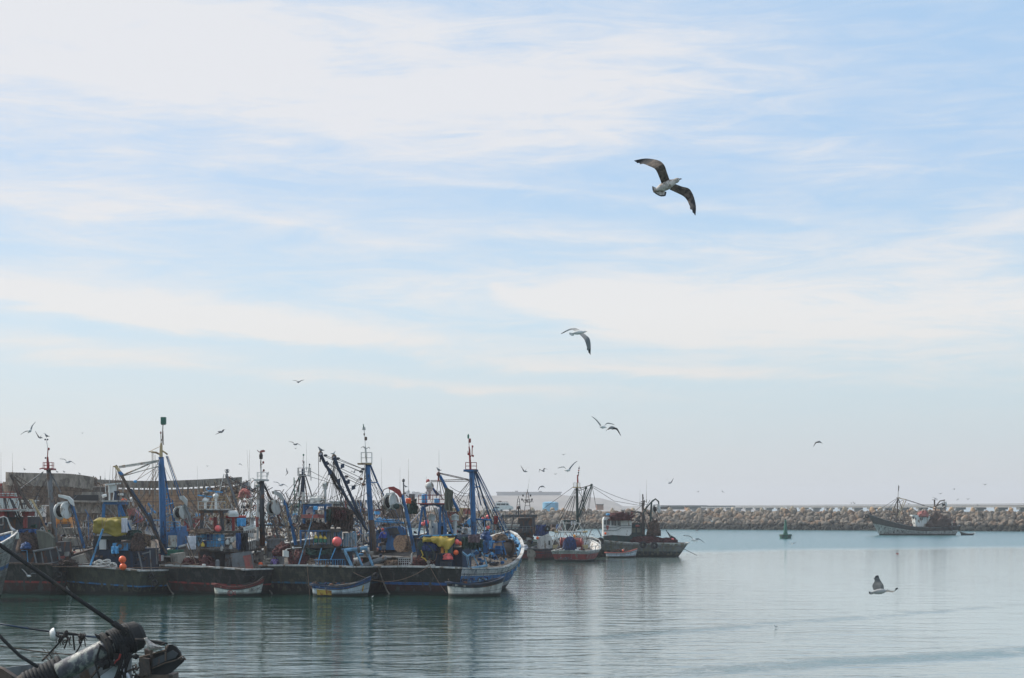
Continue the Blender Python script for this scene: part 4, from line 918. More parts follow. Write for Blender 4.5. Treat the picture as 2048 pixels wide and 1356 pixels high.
# derricks
for pts, w in ((((641, 908, 122), (652, 932), (666, 948), (700, 1008), (735, 1062)), 7), (((668, 914, 122.5), (676, 935), (687, 957), (709, 1008), (726, 1042)), 7)):
    mb = MB(); mb.L(122.8, pts, w, 8, w * .8); d = t.part('derrick', mb, 'deep_blue'); mb = MB()
    x, y = pts[0][:2]; mb.ball(P(x, y, 122.8), px(5, 123), (1, 1, 1.2), 10, 8, .3); mb.L(122.8, [(x, y + 4), (x - 1, y + 16)], 3); t.part('derrick_head', mb, 'brown_steel', parent=d)
mb = MB()
for x, y in ((656, 927), (664, 945), (689, 932), (700, 964), (681, 962), (711, 975)): mb.box(P(x - 4, y, 122.6), Vector((.12, 0, .04)), Vector((0, .1, 0)), Vector((0, 0, .14)))
t.part('derrick_fitting', mb, 'deep_blue')
seg = []
for a, b in (((651, 911), (726, 938)), ((652, 914), (722, 943)), ((676, 917), (729, 939)), ((672, 922), (722, 944)), ((678, 935), (727, 958)), ((690, 950), (728, 969)), ((688, 955), (724, 971)), ((655, 926), (672, 935)), ((655, 928), (720, 962))): seg.append((a, b))
for k in range(5): seg.append(((642 + k * 1.6, 915 + k), (672 + k * 3, 975 + k * 4))); seg.append(((660 + k * 2.5, 945 + k * 5), (690 + k * 9, 1040)))
for k in range(4): seg.append(((667 + k * 1.8, 922), (675 + k * 6, 1000)))
seg += [((637, 912), (637.5, 990)), ((725, 945), (690, 1000)), ((727, 960), (716, 1040)), ((732, 985), (760, 1020, 127))]
lines(t, 122.9, seg, 1.15, 'dark_rope', 'topping_lines')
mb = MB()
for x, y in ((651, 911), (676, 917), (726, 938), (722, 943), (693, 953), (722, 958), (727, 969), (655, 927)): mb.ball(P(x, y, 122.8), px(3, 123), (1.4, .7, .9), 8, 6)
t.part('rigging_block', mb, 'dark_steel')
# spread legs of the rig amidships
# wheelhouse platform
mb = MB()
for a, b in (((609, 1010), (608, 1048)), ((650, 1010), (652, 1045)), ((628, 1010), (628, 1030))): mb.L(121.6, [a, b], 6, 6)
mb.B(606, 1007, 655, 1013, 121.4, 3.0, 10); mb.L(121.6, [(612, 1020), (617, 1013)], 3); gt = t.part('gantry', mb, 'blue_paint')
mb = MB(); mb.B(603, 1005, 656, 1007.6, 121.2, 3.4, 10); rails(mb, [(606, 1006, 121.3), (652, 1006, 121.3), (652, 1006, 124), (606, 1006, 124)], 14, 1.5, 3, 1); t.part('platform', mb, 'dirty_white', parent=gt)
mb = MB(); mb.L(121.8, [(650, 1006), (650, 976)], 6, 8); mb.L(121.8, [(645, 976), (655, 976)], 3); mb.lathe(P(650, 974, 121.8), [(.15, 0), (.22, .1), (.2, .3), (.08, .38)], n=12); mb.L(121.8, [(607, 1006), (607, 984)], 6.5, 8); t.part('post', mb, 'dirty_white')
mb = MB(); mb.lathe(P(637, 1004, 122), [(.2, 0), (.3, .1), (.3, .3), (.1, .4)], n=12); mb.lathe(P(626, 1004, 122), [(.18, 0), (.2, .3), (.05, .35)], n=12); t.part('radar_dome', mb, 'white_paint')
mb = MB(); mb.B(612, 1014, 606 + 20, 1026, 122, .5); mb.B(640, 1016, 651, 1020, 122, .3); t.part('sign_panel', mb, 'cloth_white')
mb = MB(); mb.lathe(P(631, 1020, 121), [(.1, 0), (.16, .02), (.16, .22), (.12, .26)], n=12); solo('blue_bucket', mb, 'tarp_cyan', 'bright blue bucket hanging under the white-railed platform', 'bucket')
mb = MB(); mb.B(602, 1029, 646, 1036, 121, 2.2, 8); t.part('life_raft_shelf', mb, 'faded_red')
mb = MB(); mb.B(598, 1058, 702, 1064, 120.8, 3.6, 12); mb.B(598, 1089, 700, 1096, 120.8, 3.6, 12); t.part('boat_deck', mb, 'deck_wood')
mb = MB(); rails(mb, [(602, 1090, 120.7), (678, 1090, 120.7)], 28, 1.6, 9, 0); mb.L(120.7, [(602, 1062), (680, 1062)], 2.2); mb.L(120.7, [(602, 1092), (601, 1060)], 4); t.part('deck_rail', mb, 'blue_paint')
mb = MB(); mb.B(632, 1064, 672, 1090, 122, 1.6, 10); t.part('wheelhouse', mb, 'dirty_white')
mb = MB(); mb.B(671, 1062, 684, 1092, 120.9, .2, 10); mb.B(686, 1066, 714, 1092, 121.4, .3, 14); t.part('ribbed_panel', mb, 'light_blue')
mb = MB()
for i in range(9): mb.L(121, [(687 + i * 3.2, 1066), (687 + i * 3.2, 1094)], 1.2, 5)
t.part('panel_ribs', mb, 'dirty_white')
for i, x in enumerate((632, 641.5, 650)):
    c = P(x, 1085, 120.5); lb = ('left', 'middle', 'right')[i]
    tt = Thing('gas_bottle', f'{lb} of three yellow-topped green gas bottles standing by the blue rail', 'gas bottle', c, 'gas bottles by the blue rail')
    k = .85 if i == 2 else 1
    mb = MB(); mb.lathe(c, [(.11, 0), (.13, .03), (.13, .28 * k)], n=12); tt.part('body', mb, 'green_paint', smooth=False)
    mb = MB(); mb.lathe(c, [(.13, .28 * k), (.13, .36 * k), (.07, .43 * k), (.07, .47 * k), (.03, .48 * k)], n=12); mb.tube(c + Vector((-.04, 0, .45 * k)), c + Vector((-.05, 0, .55 * k)), .02); tt.part('shoulder', mb, 'yellow_paint')
ball('ball_float', 'large faded pink ball float hanging in front of the blue rail', 674, 1083, 9.6, 120.1, 'float_pink')
# net over the roof
f = cloth(654, 706, 1014, 1066, 121, 6, .2, 21, .35, skew=7, top=.15); solo('net_curtain', f, 'net_brown', 'big brown net hanging over the wheelhouse roof corner', 'net', smooth=True)
f = cloth(667, 692, 1020, 1048, 120.8, 4, .12, 23, .4); solo('net_curtain', f, 'net_maroon', 'maroon net patch hanging in the middle of the big brown net', 'net', smooth=True)
f = cloth(683, 706, 1040, 1072, 120.9, 4, .14, 25, .5); solo('net_curtain', f, 'net_brown', 'long frayed brown net end dangling right of the maroon patch', 'net', smooth=True)
f = cloth(652, 662, 1018, 1050, 120.9, 2, .1, 27, .3); solo('net_curtain', f, 'net_green', 'narrow green net strip at the left edge of the brown net', 'net', smooth=True)
solo('net_heap', heap(600, 660, 1046, 1062, 121.8, 1.6, 19, .4), 'net_brown', 'low brown net heap on the roof above the gas bottles', 'net heap', smooth=True)
# deckhouse
mb = MB(); mb.B(612, 1095, 696, 1141, 121.3, 4, 24); t.part('deckhouse', mb, 'deep_blue')
f = cloth(611, 665, 1094, 1118, 120.3, 2.5, .14, 31, .45, top=-.25); solo('green_tarp', f, 'net_green', 'sagging dark green tarp below the gas bottles', 'tarp', smooth=True)
mb = MB(); mb.L(119.8, [(643, 1096), (637, 1120)], 2.2); mb.L(119.8, [(671, 1096), (661, 1120)], 2.2); mb.L(119.8, [(628, 1120), (663, 1119)], 2); rails(mb, [(632, 1137, 119.9), (690, 1137, 119.9)], 18, 1.1, 12, 0); t.part('rack', mb, 'sky_blue')
mb = MB(); mb.L(120, [(687, 1098), (706, 1137)], 7, 6); mb.L(120.4, [(710, 1098), (727, 1137)], 5, 6); mb.L(120.8, [(733, 1100), (746, 1132)], 5.5, 6); mb.L(120.2, [(683, 1101), (735, 1096)], 8, 6); t.part('trawl_gallows', mb, 'light_blue')
mb = MB(); mb.L(121, [(728, 1133), (745, 1125), (773, 1115)], 10, 10); t.part('pipe_fender', mb, 'grey_steel')
mb = MB(); mb.L(119.6, [(597, 1130), (610, 1088), (626, 1030), (629, 1024)], 2.6, 6, 1.8); t.part('boat_hook_pole', mb, 'light_blue')
mb = MB(); mb.L(119.9, [(592, 1132), (585, 1105), (578, 1070), (570, 1010)], 2.4, 6); mb.L(120, [(590, 1125), (574, 1060), (560, 1010)], 1.8, 6); t.part('mooring_pole', mb, 'wood')
solo('net_mound', heap(548, 588, 1087, 1112, 121.8, 2.4, 33, .3), 'net_maroon', 'upper maroon net mound behind the white jug', 'net heap', smooth=True)
solo('net_mound', heap(576, 622, 1103, 1136, 120.8, 2.2, 35, .3), 'net_maroon', 'red brown net mound on the stern below the green tarp', 'net heap', smooth=True)
solo('net_mound', heap(596, 660, 1118, 1139, 120.8, 1.5, 37, .35), 'net_tan', 'beige net heap with corks along the black stern rail', 'net heap', smooth=True)
mb = MB()
for i in range(26): mb.ball(P(604 + rng.uniform(0, 64), 1132 - rng.uniform(0, 4) - (3 if i % 3 == 0 else 0), 119.9 + rng.uniform(0, .5)), px(rng.uniform(1, 1.9), 119), (1, 1, .9), 8, 5)
t.part('cork_line', mb, 'float_white')
c = P(571.5, 1114, 120.2); tt = Thing('plastic_jug', 'white plastic jug held up on a thin white pole', 'jug', c)
mb = MB(); mb.box(c + Vector((0, 0, .22)), Vector((.18, .05, -.03)), Vector((-.04, .13, 0)), Vector((0, 0, .2))); mb.lathe(c + Vector((.05, 0, .4)), [(.06, 0), (.05, .07)], n=8); tt.part('body', mb, 'white_paint')
mb = MB(); mb.L(120.1, [(566, 1104), (574, 1098), (586, 1096), (603, 1095)], 1.6); mb.ball(P(586, 1096, 120.1), .09); solo('white_pole', mb, 'white_paint', 'curved thin white pole with a knob above the maroon net', 'pole')
mb = MB(); mb.B(534, 1082, 560, 1130, 124, 2.4, 20); mb.B(531, 1078, 563, 1082, 123.8, 2.8, 20); t.part('hatch_house', mb, 'grey_steel')
# crane at the left of this boat
mb = MB(); mb.L(123, [(592, 1090), (583, 1050), (571, 1010), (566, 998)], 7, 8, 6); t.part('crane_arm', mb, 'blue_paint')
mb = MB(); mb.prism([P(x, y, 122.8) for x, y in ((543, 983), (550, 981), (562, 987), (568, 998), (566, 1006), (561, 998), (553, 990), (545, 988))], Vector((0, .35, 0))); t.part('crane_tip', mb, 'dirty_white')
block(t, 538, 556, 1000, 1032, 122.9, 'pale_steel')
mb = MB(); mb.L(123, [(549, 981), (560, 981), (569, 992), (575, 1010), (590, 1088)], 1.6); t.part('hydraulic_hose', mb, 'dark_rope')
for x, y0, y1 in ((613, 884, 940), (820 - 20, 935, 990), (499, 900, 970)): whip(t, x, y0, y1, 127)
ball('ball_float', 'orange ball float on the stern rail beside the crouching man', 521, 1129, 5, 121.6, 'float_orange')
clutter(t, 560, 700, 1126, 1138, 120.5, 20, 61, d=1.5, s=(3, 8)); clutter(t, 700, 770, 1086, 1122, 124, 30, 62, ('deep_blue', 'dirty_white', 'brown_steel', 'faded_red', 'grey_steel', 'sky_blue'), 3, (4, 11))

# ---------------------------------------------------------------- red-striped boat with two radars
t = B2 = front('fishing_boat', 'black trawler with a red stripe, twin blue radar scanners and blue crates', 311, 497, 119, 24, 16, (1.76, 1.72, 3.5), roll=.03, rake=1.2, flare=.4, full=.8)
t.hull('hull_black_red', inner='deck_wood', rail='dirty_white')
Y = 123
mb = MB(); mb.L(Y, [(525, 1092), (523.5, 1000), (523.5, 962)], 11, 10, 10); mast = t.part('mast', mb, 'dark_steel', smooth=True)
mb = MB(); mb.B(508, 958.5, 534, 962, Y - .5, 1.0); mb.L(Y, [(520, 968), (505, 956), (501, 957), (502, 965)], 1.8); mb.L(Y, [(502, 965), (502, 1035)], 1.2); t.part('mast_bracket', mb, 'dirty_white', parent=mast)
nest(t, 514, 533, 945, 959, Y, 'white_paint', parent=mast)
mb = MB(); mb.L(Y, [(522, 959), (521.5, 920)], 3.4, 8, 2.6); mb.L(Y, [(522, 929), (526, 928)], 1.4); mb.L(Y, [(523, 944), (527, 943)], 1.4); mb.L(Y, [(533, 948), (537, 944), (536, 951)], 2); t.part('topmast', mb, 'dirty_white', parent=mast)
lamp(t, 526.5, 925, Y, 'red_paint', 2.2, mast); lamp(t, 527.5, 941, Y, 'red_paint', 2.2, mast)
mb = MB(); mb.lathe(P(522, 919, Y), [(.05, 0), (.12, .06), (.13, .3), (.09, .42), (.04, .48)], n=12); t.part('mast_lantern', mb, 'brown_steel', parent=mast)
fy_ = [(514, 899), (517, 902), (519, 903.5), (522, 900.5), (527, 899.5), (530.5, 901.5), (529, 904), (524, 905), (520, 905.5), (517, 904), (514, 901), (515, 900)]
mb = MB(); mb.prism([P(x, y, Y) for x, y in fy_], Vector((0, .06, 0))); t.part('fish_vane', mb, 'faded_red', parent=mast)
mb = MB(); mb.L(Y, [(515, 1082), (515.5, 975)], 5, 8, 4); p_ = t.part('exhaust_pipe', mb, 'dirty_white'); mb = MB(); mb.L(Y, [(514.5, 1054), (514.5, 1034)], 6.4, 8); t.part('exhaust_lagging', mb, 'faded_red', parent=p_)
mb = MB(); mb.lathe(P(516, 975, Y), [(.1, 0), (.2, .05), (.22, .18), (.1, .26), (.14, .34), (.06, .4)], n=12); t.part('exhaust_cowl', mb, 'dirty_white', parent=p_)
mb = MB()
for a, b, w in (((527, 968), (548, 1010), 4), ((548, 1010), (562, 1050), 3.4), ((527, 985), (545, 975), 1.6), ((526, 966), (540, 1000), 1.5), ((519, 968), (500, 985), 2.2), ((500, 985), (516, 1000), 1.6)): mb.L(Y, [a, (b[0], b[1], Y + 1)], w, 6)
mb.L(Y, [(457, 953), (485, 973), (520, 988)], 2.4); mb.L(Y, [(460, 952), (490, 972), (520, 984)], 1.4); t.part('stays', mb, 'dark_steel')
lines(t, Y, [((529, 966), (560, 1040, 125)), ((531, 966), (575, 1060, 125)), ((527, 990), (545, 1050)), ((522, 962), (480, 1035)), ((530, 1000), (560, 1008), 4), ((525, 1050), (565, 1048))], .9)
# gantry with radars
mb = MB()
for a, b in (((403, 1022), (401, 1068)), ((406, 1022), (404, 1068)), ((441, 1022), (444, 1068)), ((446, 1022), (447, 1066))): mb.L(121.4, [a, b], 5, 6)
mb.B(398, 1020, 450, 1026, 121.2, 2.6, 8); gt = t.part('gantry', mb, 'dark_steel')
mb = MB(); mb.B(395, 1017.6, 452, 1020.2, 121, 3, 8); rails(mb, [(397, 1018, 121.1), (451, 1018, 121.1), (451, 1018, 123.7), (397, 1018, 123.7)], 15, 1.2, 4, 1); t.part('platform', mb, 'dirty_white', parent=gt)
for x, y in ((410.5, 993), (432, 984)):
    mb = MB(); mb.L(122, [(x, 1018), (x, y + 12)], 5, 8); mb.lathe(P(x, y + 12, 122), [(px(3, 122), 0), (px(6, 122), px(2, 122)), (px(6.5, 122), px(5, 122)), (px(4, 122), px(8, 122)), (.05, px(10, 122))], n=14); r = t.part('radar', mb, 'white_paint')
    mb = MB(); mb.box(P(x - 1, y - 1, 122), Vector((px(13, 122), .2, -px(1.6, 122))), Vector((-.03, .06, 0)), Vector((0, 0, .045))); mb.tube(P(x, y + 3, 122), P(x, y - 1, 122), .05); t.part('scanner', mb, 'sky_blue', parent=r)
for x0, x1, y0 in ((427, 433, 1034), (463.5, 469, 1034)):
    mb = MB(); mb.B(x0, y0, x1, 1066, 122.2, .22); t.part('funnel', mb, 'red_paint')
mb = MB(); mb.L(122.3, [(452, 1034), (492, 1034)], 6, 8); t.part('cross_beam', mb, 'red_paint')
mb = MB(); c = P(466.5, 1027.5, 121.6); mb.lathe(c - Vector((.3, .15, 0)), [(.18, 0), (.22, .03), (.22, .56), (.18, .6)], Vector((1, .5, 0)), 16); mb.box(c - Vector((0, 0, .1)), Vector((.28, .14, 0)), Vector((-.08, .16, 0)), Vector((0, 0, .1))); t.part('header_tank', mb, 'white_paint')
f = cloth(474, 492, 1036, 1055, 121.2, 2, .08, 41, .2); solo('blue_oilskins', f, 'tarp_cyan', 'bright blue oilskin hanging from the red beam', 'oilskin', smooth=True)
ball('ball_float', 'bright pink ball float hanging between the grey gantry legs', 436, 1057, 6.6, 120.6, 'float_pink')
mb = MB(); mb.prism([P(x, y, 120.6) for x, y in ((486, 1055), (508, 1048), (511, 1054), (488, 1062))], Vector((0, .04, 0))); bb = solo('name_board', mb, 'white_paint', 'white board with dark marks tied to the rail by the mast', 'board')
mb = MB()
for i, (x, y, a) in enumerate(((492, 1057, 1), (495, 1056.4, -1), (497.5, 1055.5, 1), (502, 1053, 0), (505, 1052, 0))): mb.L(120.58, [(x, y + 1.4), (x + a * .8, y - 1.6)], .7, 4)
o = link(bpy.data.objects.new('marking', mesh_from(mb, 'marking', 'deep_blue', bb.location, False))); o.parent = bb
# upper deck with crates
mb = MB(); mb.B(374, 1062, 500, 1067, 120.9, 3.6, 10); mb.B(398, 1098, 500, 1104, 120.8, 3.6, 10); t.part('boat_deck', mb, 'deck_wood')
solo('rolled_mat', heap(378, 425, 1059, 1067, 120.7, 1, 43, .25), 'net_tan', 'tan mat lying rolled on the upper deck edge', 'mat', smooth=True)
k = 0
for r_ in range(2):
    for i in range(4):
        x0 = 402 + i * 11.6; y0 = 1068.5 + r_ * 13; mm = ('tarp_cyan', 'tarp_blue', 'sky_blue', 'tarp_cyan')[(i + r_) % 4]
        tt = Thing('fish_crate', ('upper' if r_ == 0 else 'lower') + ' row blue fish crate, ' + ('first', 'second', 'third', 'fourth')[i] + ' from the left behind the deck grid', 'crate', P(x0 + 5, y0 + 12, 121.2), 'blue fish crates behind the deck grid')
        mb = MB(); Yc = 121.1; z0, z1 = P(0, y0 + 12, Yc).z, P(0, y0, Yc).z; xa, xb = P(x0, 0, Yc).x, P(x0 + 10.8, 0, Yc).x
        mb.abox(xa, Yc, z0, xb, Yc + .5, z0 + .03)
        for q in ((xa, Yc, xb, Yc + .03), (xa, Yc + .47, xb, Yc + .5), (xa, Yc + .03, xa + .03, Yc + .47), (xb - .03, Yc + .03, xb, Yc + .47)): mb.abox(q[0], q[1], z0 + .03, q[2], q[3], z1)
        for e in (.25, .55): mb.abox(xa - .012, Yc - .014, z0 + (z1 - z0) * e, xb + .012, Yc - .002, z0 + (z1 - z0) * e + .03)
        tt.part('shell', mb, mm)
mb = MB()
for x in range(400, 452, 10): mb.L(120.8, [(x, 1067), (x, 1100)], 1.4, 5)
for y in (1076, 1088): mb.L(120.8, [(400, y), (450, y)], 1.2, 5)
mb.L(120.8, [(399, 1099), (478, 1101)], 2); t.part('deck_grid', mb, 'grey_steel')
mb = MB()
for x in range(400, 480, 6): mb.L(120.7, [(x, 1089), (x + 3, 1100), (x + 6, 1089)], .8, 4)
t.part('lashing_net', mb, 'grey_steel')
for i, (x, y, lb) in enumerate(((455, 1084, 'grey white jug in the lashed stack, left'), (464, 1080, 'tall grey white jug in the lashed stack, middle'), (471, 1076, 'grey white jug in the lashed stack, top right'), (462, 1096, 'low round white jug at the bottom of the lashed stack'), (444, 1097, 'small round white jug under the blue crates'))):
    c = P(x, y + 5, 120.9); mb = MB(); mb.lathe(c, [(.1, 0), (.14, .04), (.15, .22), (.1, .32), (.05, .34), (.05, .4)], n=10); solo('plastic_jug', mb, 'dirty_white', lb, 'jug', 'grey jugs lashed on the upper deck')
mb = MB(); mb.lathe(P(439, 1079, 120.7), [(.0, 0), (.1, .01), (.1, .05), (0, .06)], Vector((0, -1, 0)), 14); t.part('round_lid', mb, 'white_paint')
c = P(405.5, 1093, 120.4); mb = MB(); mb.lathe(c, [(.12, 0), (.13, .05), (.13, .16), (.06, .22), (.05, .3), (.03, .31)], n=12); solo('yellow_bottle', mb, 'yellow_paint', 'small yellow bottle standing left of the blue crates', 'bottle')
f = cloth(374.5, 392, 1072, 1101, 120.3, 1.2, .06, 45, .08, skew=0); solo('white_sheet', f, 'cloth_white', 'white sheet with faint print hanging left of the blue crates', 'sheet', smooth=True)
f = cloth(391, 404, 1071, 1100, 120.5, 2, .12, 47, .4); solo('grey_plastic', f, 'light_blue', 'crumpled translucent grey blue plastic beside the white sheet', 'plastic sheet', smooth=True)
f = cloth(472, 482, 1066, 1103, 120.6, 1.5, .1, 49, .1); solo('dark_blue_tarp', f, 'tarp_blue', 'dark blue tarp strip hanging at the right end of the lashed jugs', 'tarp', smooth=True)
f = cloth(480, 496, 1066, 1106, 120.8, 2, .14, 50, .15); solo('dark_jacket_heap', f, 'rubber', 'black cover hanging right of the dark blue tarp', 'cover', smooth=True)
mb = MB(); rails(mb, [(488, 1100, 121), (510, 1098, 121.8)], 44, 1.6, 6, 1); t.part('side_rail', mb, 'dirty_white')
mb = MB(); mb.B(395, 1103, 470, 1141, 121.6, 4, 20); t.part('deckhouse', mb, 'dark_steel'); mb = MB(); mb.B(450, 1109, 461, 1139, 121.3, .1); t.part('door', mb, 'grey_steel')
mb = MB(); mb.prism([P(x, y, 120.2) for x, y in ((460, 1107), (502, 1102), (512, 1142), (466, 1142))], Vector((0, .12, 0))); g_ = t.part('trawl_gallows', mb, 'grey_steel')
mb = MB(); mb.prism([P(x, y, 120.14) for x, y in ((486, 1112), (501, 1109), (507, 1137), (492, 1139))], Vector((0, .03, 0))); t.part('gallows_opening', mb, 'faded_red', parent=g_)
for k_, (x0, x1, y0, m_, lb) in enumerate(((362, 402, 1116, 'net_maroon', 'dark maroon net heap on the stern right of the wooden box'), (396, 432, 1114, 'net_maroon', 'second maroon net heap, against the grey deckhouse'))): solo('net_heap', heap(x0, x1, y0, 1138, 120.4, 2, 53 + k_), m_, lb, 'net heap', smooth=True)
mb = MB(); mb.box(P(357, 1117, 120.6), Vector((.42, .12, .06)), Vector((-.15, .42, 0)), Vector((-.08, 0, .36))); solo('wooden_box', mb, 'grey_wood', 'tilted grey wooden box on the stern of the red-striped boat', 'box')
mb = MB(); mb.L(119.8, [(392, 1129), (374, 1080), (371, 1072)], 2.2); mb.L(119.8, [(379, 1130), (400, 1090), (408, 1075)], 1.5); mb.L(119.9, [(387, 1130), (372, 1088)], 3, 6); t.part('stern_pole', mb, 'wood')
lines(t, 119.3, [((345, 1127), (352, 1124), (362, 1129), (372, 1126), (384, 1130), (398, 1127)), ((330, 1128), (338, 1124), (350, 1130))], 1.8, 'rope', 'loose_rope')
mb = MB(); mb.lathe(P(435, 1137, 119.9), [(.14, 0), (.15, .05), (.15, .5), (.08, .6), (.04, .62)], n=12); solo('grey_gas_bottle', mb, 'grey_steel', 'grey gas bottle standing before the deckhouse door', 'gas bottle')
mb = MB()
for i in range(11): mb.ball(P(398 + rng.uniform(0, 24), 1136 - rng.uniform(0, 3), 119.1 + rng.uniform(0, .3)), px(rng.uniform(1.2, 2.4), 119), (1.2, 1, .8), 8, 5)
mb.ball(P(408, 1130, 119.2), px(3.4, 119), (1.2, .8, .7), 10, 7); t.part('cork_line', mb, 'float_white')
mb = MB(); mb.L(121.5, [(387, 1066), (378, 1030), (369, 1008)], 6, 8); t.part('crane_arm', mb, 'grey_steel'); mb = MB(); mb.prism([P(x, y, 121.4) for x, y in ((358, 993), (366, 991), (374, 1000), (373, 1012), (366, 1003), (359, 997))], Vector((0, .3, 0))); t.part('crane_tip', mb, 'dirty_white')
block(t, 349, 372, 1012, 1040, 121.6, 'pale_steel')
whip(t, 396, 932, 1016, 125, 394.5); whip(t, 498, 900, 970, 126, 494)
clutter(t, 500, 560, 1085, 1125, 124, 26, 71, ('grey_steel', 'brown_steel', 'wood', 'dirty_white', 'dark_steel'), 3, (4, 11)); clutter(t, 452, 500, 1040, 1064, 123, 18, 72, ('brown_steel', 'net_brown', 'dark_steel', 'faded_red'), 2, (4, 9))

# ---------------------------------------------------------------- yellow-tarp boat
t = B1 = front('fishing_boat', 'dark olive trawler with a blue stripe and mustard tarp over its house', 104, 292, 119, 24, 16, (1.74, 1.68, 3.5), roll=.045, rake=1.2, flare=.4, full=.8)
t.hull('hull_olive', inner='deck_wood', rail='dirty_white')
Y = 123.5
mb = MB(); mb.L(Y, [(328, 1110), (326, 1050), (322.5, 930), (322, 914)], 14, 10, 11); mast = t.part('mast', mb, 'blue_paint', smooth=True)
mb = MB(); mb.L(Y, [(322, 914), (322.5, 890), (322.5, 886)], 7, 8, 4); mb.L(Y, [(303, 904), (312, 905), (320, 909)], 4); mb.L(Y, [(297, 903.5), (306, 904)], 1.8); mb.L(Y, [(322, 900), (330, 905), (335, 909)], 3.6); mb.L(Y, [(299, 903), (322, 892)], 1); t.part('topmast', mb, 'tan_paint', parent=mast)
mb = MB(); mb.L(Y, [(324, 890), (326, 849)], 2, 6); mb.L(Y, [(322, 888), (321.6, 862)], 1.4, 5); mb.L(Y, [(326, 862), (327, 890)], 1.6); t.part('lantern_pole', mb, 'brown_steel', parent=mast)
mb = MB(); mb.B(321.2, 834, 331, 848, Y - .15, .32); mb.B(322, 848, 330, 849.5, Y - .12, .26); t.part('green_lantern', mb, 'green_paint', parent=mast)
star = []
for i in range(10): a = math.pi / 2 + i * math.pi / 5; r = 2.8 if i % 2 == 0 else 1.2; star.append(P(321.5 + r * math.cos(a), 865.5 - r * math.sin(a), Y))
mb = MB(); mb.prism(star, Vector((0, .04, 0))); t.part('star_emblem', mb, 'red_paint', parent=mast)
lamp(t, 324, 880, Y, 'brown_steel', 1.6, mast)
mb = MB()
for a, b, w in (((326, 925), (336, 985), 3.8), ((336, 985), (350, 1060), 3), ((334, 912), (365, 1000), 2.2), ((332, 912), (360, 1000), 1.6), ((345, 1000), (352, 1070), 2.6), ((328, 1000), (342, 998), 2)): mb.L(Y, [a, (b[0], b[1], Y + 1)], w, 6)
t.part('back_stays', mb, 'blue_paint')
ladder(t, 331, 336, 975, 1060, Y + .6, 'sky_blue', 1.6, 7)
mb = MB(); mb.L(Y, [(328, 1030), (349, 1029)], 2); mb.L(Y, [(328, 1045), (352, 1043)], 2); mb.L(Y, [(328, 1012), (346, 1006)], 2.4); t.part('ladder_landing', mb, 'sky_blue')
mb = MB(); mb.L(122.6, [(231, 931), (243, 950), (262, 985), (298, 1040), (333, 1108)], 6, 8, 5); d = t.part('derrick', mb, 'brown_steel')
mb = MB(); mb.L(122.6, [(226, 933), (236, 933)], 3); mb.L(122.6, [(231, 932), (240, 944)], 7); t.part('derrick_head', mb, 'tan_paint', parent=d); mb = MB(); mb.L(122.6, [(238, 943), (245, 950)], 7.5); t.part('derrick_collar', mb, 'blue_paint', parent=d)
mb = MB(); mb.L(122.6, [(300, 1028), (316, 1070), (322, 1100)], 4); mb.L(122.2, [(262, 978), (296, 1030), (311, 1060)], 4.6); t.part('derrick_strut', mb, 'deep_blue')
mb = MB()
for a, b, w in (((238, 933), (316, 921), 3.6), ((238, 936), (316, 924), 1.6), ((246, 950), (298, 928), 3.4), ((298, 928), (318, 920), 3), ((246, 952), (318, 932), 2)): mb.L(122.8, [a, b], w, 6)
t.part('topping_spar', mb, 'pale_steel')
lines(t, 122.8, [((231, 935), (231, 970)), ((226, 934), (224, 1000)), ((269, 963), (318, 932)), ((262, 974), (300, 930)), ((304, 905), (306, 1060)), ((306, 905), (308, 1060)), ((310, 910), (312, 1040)), ((318, 918), (290, 990)), ((318, 930), (262, 1020), 10), ((316, 962), (280, 1010), 8), ((238, 948), (300, 1060)), ((240, 950), (318, 1095)), ((336, 912), (372, 1010)), ((318, 940), (298, 1000))], 1.0, 'rope')
mb = MB(); mb.ball(P(270.5, 963, 122.7), px(3, 123), (1.2, .8, 1), 8, 6); t.part('rigging_block', mb, 'sky_blue')
# gantry
mb = MB()
for a, b in (((207, 1008), (205, 1038)), ((236, 1008), (240, 1045)), ((240, 1008), (262, 1062)), ((238, 1010), (252, 1050)), ((209, 1010), (208, 1036))): mb.L(121.4, [a, b], 4.4, 6)
mb.B(206, 1003.6, 242, 1009, 121.3, 2.4, 6); gt = t.part('gantry', mb, 'blue_paint')
mb = MB(); mb.B(201, 1000.6, 244, 1003.4, 121.1, 2.8, 6); t.part('platform', mb, 'dirty_white', parent=gt)
mb = MB(); mb.L(122, [(219, 1001), (219, 968)], 3.6, 8); mb.L(122, [(211, 985), (211, 969)], 1.6); mb.box(P(226, 968, 122), Vector((.5, .15, .05)), Vector((-.03, .1, 0)), Vector((0, 0, .05))); mb.B(216, 970, 231, 985, 122.1, .4); mb.lathe(P(213, 990, 122), [(.1, 0), (.12, .3)], Vector((-.8, -.4, -.3)), 10); mb.lathe(P(237, 989, 122), [(.08, 0), (.08, .35)], Vector((1, -.3, 0)), 10); mb.L(122, [(226, 1001), (228, 985)], 2.4); t.part('radar', mb, 'white_paint')
mb = MB(); mb.B(228, 982, 236, 1000, 122, .5, 12); t.part('loudhailer_box', mb, 'deep_blue')
whip(t, 260, 948, 1020, 124, 259); whip(t, 219, 930, 965, 124, 221); whip(t, 210, 940, 962, 124)
